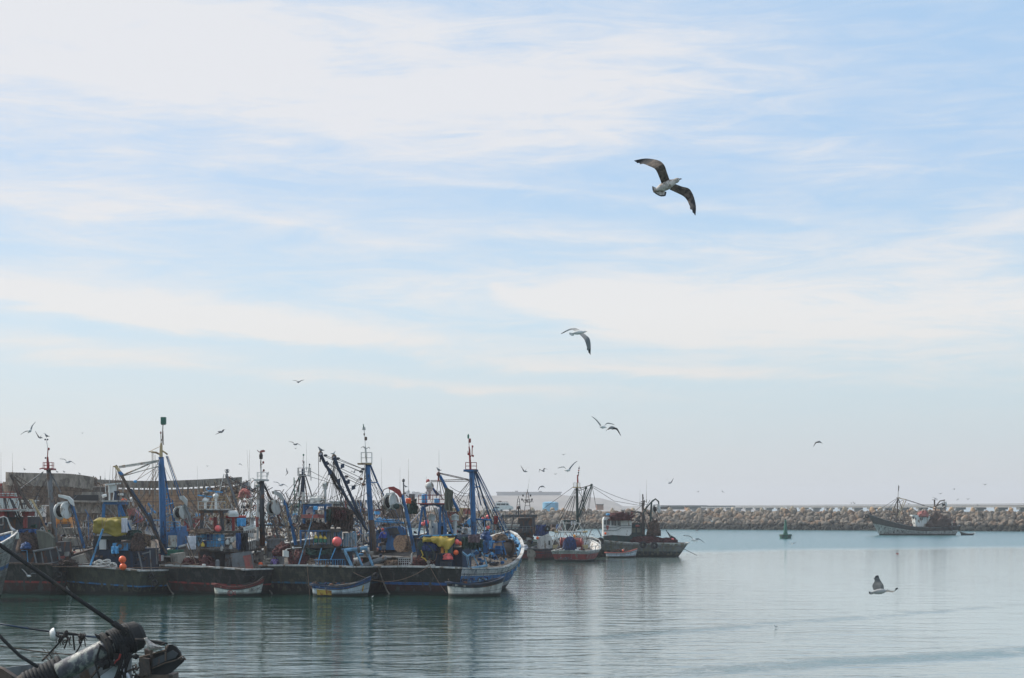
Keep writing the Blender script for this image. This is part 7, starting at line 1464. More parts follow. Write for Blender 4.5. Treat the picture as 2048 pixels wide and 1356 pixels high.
for i, (x, y0) in enumerate(((187, 952), (201, 952))): mb = MB(); mb.L(204, [(x, 995), (x, y0)], 2.6); solo('timber_post', mb, 'grey_wood', ('left' if i == 0 else 'right') + ' upright post standing between the beached hulls', 'post')
solo('rubble_mound', heap(128, 215, 962, 990, 208, 4, 97, .6), 'wood', 'mound of brown timber scraps between the beached hulls', 'mound')
mb = MB(); mb.B(110, 1035, 143, 1044, 176, 2, 4); mb.B(112, 1044, 142, 1056, 176.4, 1.6, 4); t = Thing('lorry', 'orange topped lorry behind the white power block', 'lorry', P(126, 1056, 176)); t.part('body', mb, 'orange_paint')
mb = MB(); mb.B(114, 1048, 140, 1056, 175.9, .3); t.part('underbody', mb, 'dark_steel')
mb = MB(); mb.B(-40, 966, 26, 975, 240, 6); mb.B(-40, 975, 24, 990, 241, 5); solo('low_shed', mb, 'grey_wood', 'low grey shed roof at the left edge behind the boats', 'shed')
mb = MB(); mb.prism([P(x, y, 210) for x, y in ((176, 958), (184, 960), (191, 968), (176, 968))], Vector((0, 1, 0))); solo('glazed_cabin', mb, 'light_blue', 'small pale blue cabin peeking over the left beached hull', 'cabin')

# ================================================================== BIRDS
mat('gull_white', (.62, .62, .6), .7, 0, .08, 6, bump=0); mat('gull_grey', (.2, .21, .22), .75, 0, .15, 8, bump=0); mat('gull_dark', (.035, .034, .036), .75, 0, .3, 10, bump=0); mat('gull_under', (.34, .34, .33), .75, 0, .12, 9, bump=0)
mat('gull_brown', (.13, .1, .08), .8, 0, .4, 22, wear=(.05, .04, .035), wamt=.5, wscale=14, streak=1, bump=0); mat('gull_mottle', (.5, .46, .42), .8, 0, .3, 22, wear=(.25, .19, .15), wamt=.4, wscale=16, streak=1, bump=0)
mat('bill', (.35, .2, .03), .5, 0, .1, 8, bump=0); mat('bill_dark', (.03, .025, .025), .5, 0, .1, 8, bump=0)
mat('gull_slate', (.11, .115, .11), .8, 0, .2, 12, bump=0)
GM_W = ['gull_white', 'gull_grey', 'gull_dark', 'gull_under', 'bill']; GM_B = ['gull_mottle', 'gull_brown', 'gull_dark', 'gull_brown', 'bill_dark']; GM_D = ['gull_grey', 'gull_dark', 'gull_dark', 'gull_brown', 'bill_dark']
def crv(pts, n):
    """Catmull-Rom through points"""
    P_ = [pts[0]] + list(pts) + [pts[-1]]; out = []
    for i in range(n + 1):
        s = i / n * (len(pts) - 1); k = min(int(s), len(pts) - 2); u = s - k; a, b, c, d = P_[k], P_[k + 1], P_[k + 2], P_[k + 3]
        out.append(.5 * ((2 * b) + (c - a) * u + (2 * a - 5 * b + 4 * c - d) * u * u + (3 * b - a - 3 * c + d) * u ** 3))
    return out
def gull(label, Y, body, le1, te1, le2, te2, br, mats=GM_W, tail=None, group=None, thick=.05, feathers=5, name='gull', look=0):
    """body: (tail, head) photo points; wings: leading and trailing edges as photo points with a depth offset in metres"""
    T_, Hd = P(body[0][0], body[0][1], Y + (body[0][2] if len(body[0]) > 2 else 0)), P(body[1][0], body[1][1], Y + (body[1][2] if len(body[1]) > 2 else 0))
    ax = (Hd - T_); Lb = ax.length; ax.normalize(); R_ = px(br, Y); mb = MB(); a = ax.orthogonal().normalized(); b = ax.cross(a); n = 14
    prof = [(0, .1), (.06, .28), (.15, .5), (.27, .8), (.42, 1.0), (.56, 1.02), (.68, .86), (.77, .62), (.83, .53), (.89, .56), (.94, .5), (.98, .3), (1.0, .12)]
    vs = []
    for s, r in prof: vs += [T_ + ax * Lb * s + (a * math.cos(k * 2 * math.pi / n) + b * math.sin(k * 2 * math.pi / n)) * R_ * r for k in range(n)]
    mb.k = 0; mb.add(vs, [(i * n + k, i * n + (k + 1) % n, (i + 1) * n + (k + 1) % n, (i + 1) * n + k) for i in range(len(prof) - 1) for k in range(n)] + [tuple(range(n)), tuple((len(prof) - 1) * n + k for k in range(n))])
    hd = Hd - ax * R_ * .25; mb.k = 4; mb.path([hd, hd + ax * R_ * .55 + Vector((0, 0, -R_ * .1)), hd + ax * R_ * .85 + Vector((0, 0, -R_ * .25))], [R_ * .2, R_ * .13, R_ * .04], 6)
    mb.k = 2
    for s_ in (-1, 1):
        side = ax.cross(Vector((0, 0, 1))).normalized() * s_; mb.ball(Hd - ax * R_ * .5 + side * R_ * .46 + Vector((0, 0, R_ * .1)), R_ * .1, (1, 1, 1), 6, 4)
    # tail fan
    tl = tail or [(body[0][0], body[0][1])]
    if tail:
        base = T_ + ax * Lb * .22; tp = [P(x, y, Y) for x, y in tail]; m_ = len(tp); sd = ax.cross(tp[-1] - tp[0]); sd = sd.normalized() * px(.5, Y) if sd.length > 1e-5 else Vector((0, px(.5, Y), 0))
        for i in range(m_ - 1):
            p, q = tp[i], tp[i + 1]; ip, iq = base.lerp(p, .82), base.lerp(q, .82); mb.k = 0
            mb.add([base + sd, ip + sd, iq + sd, base - sd, ip - sd, iq - sd], [(0, 1, 2), (3, 5, 4), (0, 3, 4, 1), (2, 5, 3, 0)]); mb.k = 2 if mats is not GM_W else 0
            mid = p.lerp(q, .5); mb.add([ip + sd, p + sd, mid + (mid - base) * .02 + sd, q + sd, iq + sd, ip - sd, p - sd, mid - sd, q - sd, iq - sd], [(0, 1, 2, 3, 4), (9, 8, 7, 6, 5), (1, 6, 7, 2), (2, 7, 8, 3), (0, 5, 6, 1), (3, 8, 9, 4)])
    N_ = 16
    for le, te in ((le1, te1), (le2, te2)):
        f3 = lambda p: P(p[0], p[1], Y + (p[2] if len(p) > 2 else 0))
        A = crv([f3(p) for p in le], N_); B2 = crv([f3(p) for p in te], N_); vs = []; 
        for i in range(N_ + 1):
            p, q = A[i], B2[i]; s = i / N_
            if s > .72 and i % 2 == 0 and i < N_: q = q.lerp(p, -.0) + (q - p) * .22
            c = q - p; sp = (A[min(i + 1, N_)] - A[max(i - 1, 0)]); nn = c.cross(sp); nn = nn.normalized() if nn.length > 1e-7 else Vector((0, 1, 0)); th = max(c.length * thick, .004) * (1 - .6 * s)
            vs += [p, p + c * .3 + nn * th, q, p + c * .3 - nn * th]
        o = len(mb.v); mb.v += vs
        for i in range(N_):
            s = i / N_
            for e in range(4):
                mb.f.append((o + i * 4 + e, o + i * 4 + (e + 1) % 4, o + (i + 1) * 4 + (e + 1) % 4, o + (i + 1) * 4 + e)); up = e in (0, 1)
                mb.mi.append(2 if s > (.62 if mats is GM_B else .76) else (1 if up else 3))
        mb.f += [(o, o + 1, o + 2, o + 3), (o + N_ * 4, o + N_ * 4 + 1, o + N_ * 4 + 2, o + N_ * 4 + 3)]; mb.mi += [1, 2]
    o = solo(name, mb, mats, label, 'gull', group, smooth=False, loc=(T_ + Hd) / 2); return o
# the big brown young gull
gull('large brown young gull soaring with spread wings in the blue sky', 24, ((1306, 384), (1359, 358)),
     [(1339, 359, -.02), (1334, 345, -.1), (1329, 331, -.15), (1320, 322, -.1), (1305, 318, 0), (1288, 317, .05), (1268, 321, .1)], [(1324, 370, 0), (1319, 356, -.08), (1311, 339, -.1), (1300, 333, -.05), (1288, 328, .02), (1278, 325.5, .08), (1270, 323, .1)],
     [(1351, 368, 0), (1364, 373, .05), (1377, 376.5, .1), (1384, 385, .1), (1389, 398, .05), (1392, 414, 0), (1391, 431, 0)], [(1339, 379, 0), (1352, 385, .05), (1366, 392, .1), (1374, 400, .1), (1379, 411, .05), (1385, 421, 0), (1389.5, 430, 0)],
     9.2, GM_B, tail=[(1304.5, 372), (1305, 380), (1309, 386), (1315, 390), (1322, 393), (1331, 392), (1333, 384)])
gull('white gull gliding with drooped wings in the middle of the sky', 50, ((1142, 667), (1172, 663)),
     [(1163, 662, .1), (1156, 658, .2), (1149, 656, .25), (1138, 658, .3), (1122, 667, .3)], [(1150, 664, .1), (1148, 661.5, .2), (1144, 660, .25), (1135, 662, .3), (1123, 668, .3)],
     [(1167, 666, -.1), (1173, 671, -.2), (1179, 677, -.25), (1181.5, 690, -.2), (1181, 710, -.1)], [(1159, 669, -.1), (1167, 677, -.2), (1171, 685, -.25), (1175, 698, -.2), (1180, 709, -.1)], 4.0, GM_W, tail=[(1138, 665), (1139, 669), (1144, 672), (1148, 671)])
gull('grey gull flying low over the calm water with one wing raised', 54, ((1741, 1185), (1778, 1181)),
     [(1768, 1178, .0), (1767, 1170, .1), (1763, 1164, .2), (1759, 1157, .25), (1757, 1151, .3)], [(1747, 1180, 0), (1744.5, 1171, .1), (1749, 1163, .2), (1749, 1157, .25), (1753, 1150.5, .3)],
     [(1774, 1181, -.1), (1781, 1181, -.3), (1790, 1181, -.5), (1795, 1178, -.6), (1796.5, 1175.5, -.7)], [(1771, 1184.5, -.1), (1779, 1184, -.3), (1786, 1185, -.5), (1790.5, 1180, -.6), (1792, 1175.5, -.7)], 5.4, ['gull_under', 'gull_slate', 'gull_dark', 'gull_slate', 'bill_dark'], tail=[(1738, 1183), (1738, 1187), (1742, 1189), (1748, 1187)])
def sg(label, cx, cy, span, shape, mats=GM_W, flip=1, group=None, Y=None, ang=0):
    """small gull from wing shape: points (x,y) in half-span units for each wing, root wrist tip; y up"""
    Y = Y or 1.25 * F / span; h = span / 2; ca, sa = math.cos(R(ang)), math.sin(R(ang))
    def q(x, y, d=0): x *= flip; return (cx + (x * ca - y * sa) * h, cy - (x * sa + y * ca) * h, d)
    b, w1, w2, c = shape; c = (c[0] * 1.6, c[1] * 1.6)
    mk = lambda w: [q(x, y, k * .1) for k, (x, y) in enumerate(w)]
    te = lambda w: [q(x + c[0] * (1 - k / (len(w) - .7)), y + c[1] * (1 - k / (len(w) - .7)), k * .1) for k, (x, y) in enumerate(w)]
    return gull(label, Y, (q(*b[0]), q(*b[1])), mk(w1), te(w1), mk(w2), te(w2), max(b[2] * h * 1.25, .9), mats, group=group)
S_V = (((-.35, -.45), (.45, -.5), .13), [(-.08, -.35), (-.4, .05), (-.85, .75)], [(.08, -.35), (.45, .15), (1, .5)], (-.14, -.12))
S_M = (((.45, -.25), (-.1, -.08), .15), [(-.15, -.05), (-.5, .15), (-.62, .1), (-.68, -.5)], [(.1, -.05), (.25, .3), (.5, .3), (1, .08)], (.12, -.16))
S_G = (((.2, -.06), (-.25, -.12), .12), [(-.08, 0), (-.45, .18), (-1, .2)], [(.08, 0), (.45, .2), (1, .28)], (.05, -.1))
S_D = (((.45, .0), (-.2, .1), .14), [(-.15, .05), (-.55, -.05), (-.95, -.85)], [(.15, .05), (.5, -.05), (.7, -.35)], (.16, -.16))
S_L = (((.3, -.15), (-.25, -.2), .11), [(-.1, -.1), (-.4, .2), (-1, .05)], [(.1, -.1), (.3, .2), (.7, .6), (1, .75)], (.06, -.12))
S_S = (((.35, -.2), (-.5, -.1), .15), [(-.15, -.1), (-.45, -.3), (-1, -.6)], [(.05, -.05), (.4, .25), (1, .2)], (.22, -.05))
S_B = (((.15, 0), (-.2, .05), .12), [(-.03, .08), (-.2, .45), (-.1, 1)], [(0, -.1), (-.1, -.45), (-.45, -.95)], (.22, 0))
S_A = (((-.3, -.1), (.3, -.2), .1), [(-.1, 0), (-.4, .25), (-1, .3)], [(.1, -.02), (.45, .0), (1, -.4)], (.04, -.12))
for a in (('white gull with long raised wings, left one of an overlapping pair', 1206, 850, 46, S_L, GM_W, -1), ('grey gull overlapping a white one, right of the pair, wing tip pointing down', 1225, 856, 36, S_D, GM_D, -1),
          ('pale gull with thin wings on one diagonal at the far left', 59, 860, 40, S_G, GM_W, 1, None, None, 38), ('grey gull landing on the leftmost mast top', 80, 870, 22, S_V, GM_D, 1), ('gull arching its wings right of the leftmost mast', 135, 922, 32, S_A, GM_W, 1),
          ('dark gull flying left between the two left masts, high up', 442, 862, 24, S_S, GM_D, 1), ('thin-winged gull alone high over the middle boats', 597, 763, 24, S_G, GM_D, 1), ('gull with spread wings above the tripod mast', 590, 887, 26, S_A, GM_D, 1),
          ('tiny dark gull left of the fish-shaped mast vane', 480, 928, 9, S_D, GM_D, -1), ('dark gull banking upright left of the tripod mast', 574, 944, 16, S_B, GM_D, 1), ('white gull gliding low behind the arched crane', 561, 968, 30, S_A, GM_W, 1), ('dark gull passing in front of the topping lines', 707, 943, 16, S_M, GM_D, 1), ('gull gliding below the topping lines left of the blue mast', 708, 972, 22, S_L, GM_W, 1),
          ('gull with wings up in a V, left of the trio over the warehouse', 1050, 938, 20, S_V, GM_D, 1), ('gull with M-shaped wings, middle of the trio over the warehouse', 1085, 940, 21, S_M, GM_D, 1), ('white thin-winged gull, right of the trio near the green mast', 1135, 937, 40, S_L, GM_W, 1), ('brown gull with wings curved down just above the warehouse roof', 1084, 973, 18, S_D, GM_D, 1),
          ('dark gull with one wing up, alone right of the net crane', 1340, 962, 17, S_V, GM_D, -1), ('tiny thin gull over the low quay', 1445, 983, 10, S_G, GM_D, 1, None, None, -50), ('small dark dot of a gull right of the net crane', 1396, 983, 7, S_M, GM_D, 1), ('grey gull diving alone in the pale sky on the right', 1637, 884, 22, S_D, GM_D, 1),
          ('white gull flying low before the leftmost dark hull', 58, 1149, 34, S_L, GM_W, -1, None, 112), ('pale gull skimming the water just off the grey trawler\'s stern', 1388, 1077, 44, S_A, GM_W, 1, None, 190), ('pale gull with raised wings over the water behind the grey trawler\'s stern', 1394, 1059, 22, S_L, GM_D, 1, None, 215), ('grey gull flying between the lattice-rigged boat and the grey trawler', 1183, 1068, 16, S_G, GM_W, 1, None, 186, -38),
          ('pale gull skimming the water right of the channel buoy', 1585, 1087, 16, S_G, GM_W, 1, None, 210), ('gull flying over the breakwater rocks left of the buoy', 1424, 1040, 12, S_V, GM_W, 1, None, 330)):
    sg(*a)
for x, y, s, sh, an in ((1703, 1006, 6, S_G, 0), (1709, 1005, 6, S_V, 0), (1870, 996, 9, S_A, 0), (1881, 987, 8, S_G, 0), (1908, 978, 6, S_M, 0), (1915, 999, 6, S_M, 20), (1936, 998, 7, S_G, 0), (1970, 969, 8, S_G, 0), (1748, 1011, 5, S_G, 0), (1956, 1009, 5, S_V, 0), (1817, 1007, 8, S_A, 0)):
    sg('tiny gull wheeling in the distance round the far trawler', x, y, s * 1.3, sh, GM_D, 1, 'distant gulls round the far trawler', 420 if y > 1004 else None, an)
for x, y, s in ((1127, 909, 8), (1111, 948, 7), (165, 866, 6), (591, 897, 6), (415, 932, 6)):
    sg('tiny faint gull far off in the pale sky above the boats', x, y, s * 1.2, S_G, GM_D, 1, 'faint far gulls over the boats')
def perched(label, x, y, Lb, Y, face=1, mats=GM_D, group=None, legs=True, yaw=0, name='gull'):
    """standing gull: x,y = feet, Lb = body length in photo pixels"""
    c = P(x, y, Y); L_ = px(Lb, Y); f = Vector((face * math.cos(R(yaw)), math.sin(R(yaw)), 0)); u = Vector((0, 0, 1)); s_ = f.cross(u); lg = L_ * .2; mb = MB()
    def ring(o, d1, d2, r1, r2, n=12): return [o + d1 * r1 * math.cos(k * 2 * math.pi / n) + d2 * r2 * math.sin(k * 2 * math.pi / n) for k in range(n)]
    st = [(-.52, .09, .02, .01), (-.36, .12, .055, .04), (-.2, .16, .11, .095), (0, .21, .14, .14), (.12, .28, .12, .14), (.19, .4, .075, .09), (.225, .5, .058, .062), (.25, .565, .066, .066), (.285, .6, .055, .052), (.33, .61, .02, .02)]
    n = 12; vs = []
    for i, (a, h, w, t_) in enumerate(st):
        d = u if i < 4 else (u * (1 - (i - 3) * .12) - f * ((i - 3) * .14)).normalized(); vs += ring(c + f * a * L_ + u * (lg + h * L_), s_, d, w * L_ * 1.3, t_ * L_ * 1.5)
    mb.k = 0; mb.add(vs, [(i * n + k, i * n + (k + 1) % n, (i + 1) * n + (k + 1) % n, (i + 1) * n + k) for i in range(len(st) - 1) for k in range(n)] + [tuple(range(n)), tuple((len(st) - 1) * n + k for k in range(n))])
    mb.k = 4; mb.path([c + f * .33 * L_ + u * (lg + .6 * L_), c + f * .42 * L_ + u * (lg + .58 * L_), c + f * .455 * L_ + u * (lg + .555 * L_)], [L_ * .022, L_ * .017, L_ * .006], 6)
    for sd in (-1, 1):
        mb.k = 1; pts = [(.16, .27, .05), (.0, .27, .13), (-.3, .2, .1), (-.55, .16, .03), (-.64, .15, .01), (-.5, .12, .06), (-.25, .1, .13), (.0, .13, .155), (.14, .18, .12)]
        vv = [c + f * a * L_ + u * (lg + h * L_) + s_ * sd * w * L_ * 1.36 for a, h, w in pts]; m_ = sum(vv, Vector()) / len(vv) + s_ * sd * .02 * L_
        mb.add(vv + [m_], [(i, (i + 1) % 9, 9) for i in range(9)])
        mb.add([v - s_ * sd * .025 * L_ for v in vv] + [m_ - s_ * sd * .03 * L_], [((i + 1) % 9, i, 9) for i in range(9)])
        mb.k = 2; mb.ball(c + f * .28 * L_ + u * (lg + .6 * L_) + s_ * sd * .07 * L_, L_ * .012, (1, 1, 1), 6, 4)
        if legs:
            mb.k = 4; hip = c + s_ * sd * .05 * L_ + u * (lg + .1 * L_); ft = c + s_ * sd * .05 * L_ + f * .02 * L_; mb.path([hip, c + s_ * sd * .05 * L_ - f * .02 * L_ + u * lg * .6, ft], L_ * .013, 5)
            for k in (-1, 0, 1): mb.tube(ft, ft + f * .07 * L_ + s_ * k * .035 * L_, L_ * .01, L_ * .006, 5)
    return solo(name, mb, mats, label, 'gull', group, smooth=True, loc=c)
perched('gull perched at the top of the leftmost mast', 93, 876, 11, 124, -1); perched('gull standing on the head of the left lattice derrick', 641, 905, 14, 122.6, -1); perched('gull on the head of the right lattice derrick, bill lowered', 667, 911, 11, 122.6, 1, GM_W)
perched('gull standing on the red derrick head beside the tall whip antenna', 877, 944, 11, 122.6, -1); perched('gull perched on the dome post at the white-railed platform', 650, 972, 10, 121.6, 1, GM_W); perched('gull on the signal post behind the red crane tip', 811, 976, 8, 121.2, -1)
for x, y in ((49, 941), (114, 946), (128, 946), (159, 950)): perched('small dark gull resting on the rim of the beached brown hull', x, y, 6, 203.5, -1, GM_D, 'gulls resting on the beached brown hull')
perched('white gull standing on the pale bow rail at the left edge', 26, 1066, 16, 115.2, -1, GM_W)
o = perched('small white gull swimming alone on the calm water', 1551, 1256.5, 9, 86.2, -1, GM_W, legs=False)
perched('small gull floating beside the lattice-rigged boat\'s reflection', 745, 1196, 6, 114.5, 1, GM_W, legs=False)

# ================================================================== PEOPLE
mat('plaid', (.16, .09, .3), .85, 0, .4, 14, wear=(.45, .42, .5), wamt=.35, wscale=12, streak=1); mat('beige_cloth', (.33, .29, .24), .9, 0, .15, 6); mat('blue_cloth', (.03, .06, .3), .9, 0, .2, 5); mat('dark_cloth', (.03, .03, .035), .9, 0, .2, 5); mat('cap_red', (.5, .07, .05), .8, 0, .1)
def skin(name, verts, edges, rad, m_, loc, parent, sub=2, root=0):
    me = bpy.data.meshes.new(name); me.from_pydata([tuple(Vector(v)) for v in verts], edges, []); o = link(bpy.data.objects.new(name, me)); o.parent = parent
    s_ = o.modifiers.new('skin', 'SKIN'); s_.use_smooth_shade = True
    for i, r in enumerate(rad): me.skin_vertices[0].data[i].radius = (r, r) if not isinstance(r, tuple) else r
    me.skin_vertices[0].data[root].use_root = True; u = o.modifiers.new('sub', 'SUBSURF'); u.levels = u.render_levels = sub; me.materials.append(_m[m_]); return o
def person(label, base, yaw, pose, top, legs, hair='dark_cloth', hood=None):
    t = Thing('person', label, 'person', base); t.o.rotation_euler = (0, 0, R(yaw))
    J = pose   # pelvis, chest, neck, head, [shoulder, elbow, wrist] x2, [hip, knee, ankle, toe] x2 ; x right, y forward, z up
    V = [J['pel'], J['waist'], J['chest'], J['neck'], J['head'], J['crown']]; E = [(0, 1), (1, 2), (2, 3), (3, 4), (4, 5)]; Rd = [.15, .135, (.18, .12), .06, .095, .075]
    for s_, k in ((-1, 'L'), (1, 'R')):
        sh, el_, wr = J['arm' + k]; a = len(V); V += [sh, el_, wr]; E += [(2, a), (a, a + 1), (a + 1, a + 2)]; Rd += [.065, .048, .034]
        d = (Vector(wr) - Vector(el_)).normalized(); sd = Vector((1, 0, 0)) if abs(d.x) < .8 else Vector((0, 1, 0)); cu = d.cross(sd).normalized()
        palm = Vector(wr) + d * .07; V.append(tuple(palm)); E.append((a + 2, len(V) - 1)); Rd.append((.04, .018)); pi = len(V) - 1
        for q, ln in ((-.03, .055), (-.01, .07), (.01, .075), (.03, .065)):
            V.append(tuple(palm + sd * q + d * .03)); E.append((pi, len(V) - 1)); Rd.append(.011); V.append(tuple(palm + sd * q * 1.3 + d * (.03 + ln * .6) + cu * .02)); E.append((len(V) - 2, len(V) - 1)); Rd.append(.009)
        V.append(tuple(Vector(wr) + d * .03 + sd * s_ * -.045)); E.append((a + 2, len(V) - 1)); Rd.append(.012); V.append(tuple(Vector(wr) + d * .075 + sd * s_ * -.06 + cu * .02)); E.append((len(V) - 2, len(V) - 1)); Rd.append(.01)
        hp_, kn, an, to = J['leg' + k]; a = len(V); V += [hp_, kn, an, to]; E += [(0, a), (a, a + 1), (a + 1, a + 2), (a + 2, a + 3)]; Rd += [.1, .07, .045, .035]
    body = skin('body', V, E, Rd, 'skin', None, t.o)
    def over(name, idx, rad, m_):
        vv = [V[i] for i in idx]; ee = [(idx.index(a), idx.index(b)) for a, b in E if a in idx and b in idx]; return skin(name, vv, ee, rad, m_, None, t.o)
    ia = [6, 7, 8]; nv = 6; per = 3 + 1 + 8 + 2 + 4
    aL, aR = 6, 6 + per; lL, lR = aL + 14, aR + 14
    over('jacket', [0, 1, 2, 3, aL, aL + 1, aL + 2, aR, aR + 1, aR + 2], [.165, .16, (.2, .14), .065, .085, .066, .05, .085, .066, .05], top)
    over('trousers', [0, lL, lL + 1, lL + 2, lR, lR + 1, lR + 2], [.17, .115, .085, .06, .115, .085, .06], legs)
    h = Vector(J['head']); c = Vector(J['crown']); up = (c - h).normalized(); mb = MB(); mb.ball(h + up * .075, .112, (1, 1.05, .92), 14, 10)
    f_ = Vector((0, 1, 0)); f_ = (f_ - up * f_.dot(up)).normalized()
    me = mesh_from(mb, 'cap', hood or hair, Vector((0, 0, 0)), True)
    for v in me.vertices: 
        d = v.co - (h + up * .06)
        if d.dot(f_) > .05 and d.dot(up) < .06: v.co -= f_ * .05
    o = link(bpy.data.objects.new('hood' if hood == top else ('cap' if hood else 'hair'), me)); o.parent = t.o
    mb = MB(); fc = h + up * .02 + f_ * .088; mb.ball(fc + up * .0 + f_ * .012, .014, (.8, 1.4, 1.3), 6, 5)
    mb.ball(fc - up * .045, .016, (1.6, .4, .35), 6, 4); me = mesh_from(mb, 'face', 'skin', Vector((0, 0, 0)), True); o = link(bpy.data.objects.new('face', me)); o.parent = t.o
    mb = MB()
    for s_ in (-1, 1): mb.ball(fc + up * .022 + Vector((s_ * .03, -.008, 0)), .009, (1.4, .6, .7), 6, 4)
    o = link(bpy.data.objects.new('eye', mesh_from(mb, 'eye', 'dark_cloth', Vector((0, 0, 0)), True))); o.parent = t.o; return t
sit = dict(pel=(0, 0, .14), waist=(0, .02, .3), chest=(0, .06, .48), neck=(0, .1, .62), head=(0, .12, .7), crown=(0, .13, .8), armL=((-.19, .08, .53), (-.27, .16, .3), (-.1, .34, .28)), armR=((.19, .08, .53), (.27, .16, .3), (.1, .34, .26)), legL=((-.1, .05, .13), (-.22, .42, .36), (-.12, .62, .06), (-.12, .76, .03)), legR=((.1, .05, .13), (.24, .42, .34), (.12, .64, .06), (.12, .78, .03)))
bend = dict(pel=(0, 0, .42), waist=(0, .14, .58), chest=(0, .34, .64), neck=(0, .48, .62), head=(0, .57, .6), crown=(0, .67, .6), armL=((-.19, .38, .6), (-.22, .42, .34), (-.12, .56, .12)), armR=((.19, .38, .6), (.22, .44, .34), (.12, .6, .12)), legL=((-.1, .0, .4), (-.17, .34, .36), (-.14, .04, .07), (-.14, .18, .04)), legR=((.1, 0, .4), (.17, .34, .34), (.14, .06, .07), (.14, .2, .04)))
stand = dict(pel=(0, 0, .92), waist=(0, .02, 1.1), chest=(0, .06, 1.32), neck=(0, .1, 1.5), head=(0, .13, 1.58), crown=(0, .16, 1.7), armL=((-.2, .06, 1.4), (-.28, .1, 1.14), (-.2, .32, 1.02)), armR=((.2, .06, 1.4), (.28, .12, 1.14), (.18, .34, 1.04)), legL=((-.1, 0, .9), (-.12, .05, .5), (-.12, 0, .08), (-.13, .14, .03)), legR=((.1, 0, .9), (.12, .07, .5), (.12, .02, .08), (.13, .16, .03)))
person('person in beige bent double at the stern rail beside an orange float', P(532, 1136, 121.8), -80, bend, 'beige_cloth', 'beige_cloth', hood='net_brown')
person('person in a purple plaid hooded shirt sitting on the stern with back turned', P(550, 1136, 121.2), 10, sit, 'plaid', 'dark_cloth', hood='plaid')
person('person in a blue jacket and red cap standing on the rear boat\'s deck', P(768, 1105, 129), 40, stand, 'blue_cloth', 'dark_cloth', hood='cap_red')
person('distant person in dark clothes standing in the far trawler\'s bow', P(1741, 1038, 371.5), 90, stand, 'dark_cloth', 'dark_cloth'); person('distant person in pale clothes standing in the far trawler\'s bow', P(1736, 1038, 372.5), 80, stand, 'beige_cloth', 'dark_cloth')
person('dark-clothed person in an orange top behind the yellow tarp boat\'s blue gantry', P(249, 1036, 139), 60, stand, 'float_orange', 'dark_cloth')

# ================================================================== FOREGROUND RIG (near boat at bottom left)
Y = 45
t = Thing('net_hauling_boat', 'dark steel stern gear of a near boat with a worn steel roller', 'boat', P(120, 1380, Y))
mb = MB(); mb.L(45, [(118, 1345), (170, 1319), (215, 1296), (234, 1286)], 40, 18, 40); rl = t.part('roller', mb, 'steel_worn', smooth=True)
def spool(x0, y0, x1, y1, r0, r1, n, Y=45, flange=True):
    a, b = P(x0, y0, Y), P(x1, y1, Y + .25); ax = (b - a).normalized(); mb = MB(); L_ = (b - a).length
    for k in range(n): c = a.lerp(b, (k + .5) / n); mb.torus(c, px(r0 + (r1 - r0) * k / n, Y), L_ / n * .62, ax, 26, 7)
    return mb, a, b, ax
mb, a, b, ax = spool(52, 1372, 118, 1345, 24, 27, 9); t.part('cable_winding', mb, 'rubber', smooth=True)
mb = MB(); mb.lathe(a - ax * .1, [(px(13, Y), -.25), (px(17, Y), -.22), (px(24, Y), -.02), (px(26, Y), .1)], ax, 24); mb.lathe(b, [(px(20, Y), 0), (px(32, Y), .02), (px(34, Y), .1), (px(29, Y), .16), (px(20, Y), .18)], ax, 20); t.part('drum_flange', mb, 'black_steel')
mb = MB(); mb.torus(a - ax * .37, px(12, Y), px(1.2, Y), ax, 24, 8); t.part('drum_rim', mb, 'grey_steel')
mb, a, b, ax = spool(222, 1290, 262, 1275, 27, 30, 8); t.part('cable_winding', mb, 'rubber', smooth=True)
mb = MB(); mb.lathe(a - ax * .2, [(px(20, Y), 0), (px(29, Y), .02), (px(31, Y), .1), (px(24, Y), .16)], ax, 18); mb.lathe(b - ax * .05, [(px(26, Y), 0), (px(31, Y), .05), (px(29, Y), .25), (px(20, Y), .36), (px(4, Y), .38)], ax, 22); t.part('drum_flange', mb, 'black_steel')
mb = MB(); rs = random.Random(4)
for k in range(26): x = rs.uniform(196, 262); y = rs.uniform(1272, 1330); mb.box(P(x, y, 45 - rs.uniform(0, .3)), Vector((rs.uniform(.03, .12), 0, rs.uniform(-.05, .05))), Vector((0, .06, 0)), Vector((rs.uniform(-.04, .04), 0, rs.uniform(.03, .1))))
for k in range(8): x = rs.uniform(200, 255); mb.L(44.7, [(x, 1290), (x + rs.uniform(-12, 12), 1325), (x + rs.uniform(-14, 8), 1362)], rs.uniform(3, 7), 6)
t.part('bearing_block', mb, 'black_steel')
mb = MB(); mb.L(44.6, [(241, 1308), (238, 1318), (231, 1323), (229, 1328)], 4.2, 8, 2.6); t.part('red_hook', mb, 'red_paint')
mb = MB()
for k in range(9):
    c = P(252 - k * 2.6, 1322 + k * 4.6, 44.6); mb.torus(c, px(3.2, 45), px(.8, 45), Vector((1, 0, .3)) if k % 2 else Vector((0, 1, .2)), 10, 5)
t.part('chain', mb, 'black_steel')
mb = MB(); mb.L(44.8, [(205, 1325), (190, 1345), (168, 1372)], 6, 6); mb.L(44.9, [(170, 1325), (168, 1370)], 2.4, 6); mb.L(44.8, [(235, 1352), (262, 1340), (282, 1334)], 4, 6); t.part('brace', mb, 'brown_steel')
f = cloth(192, 205, 1345, 1375, 44.9, 1, .03, 3, .1); f2 = MB(); f2.prism([P(x, y, 45.1) for x, y in ((190, 1360), (234, 1328), (254, 1352), (258, 1372), (190, 1372))], Vector((0, .3, 0))); t.part('white_sheet', f2, 'cloth_white')
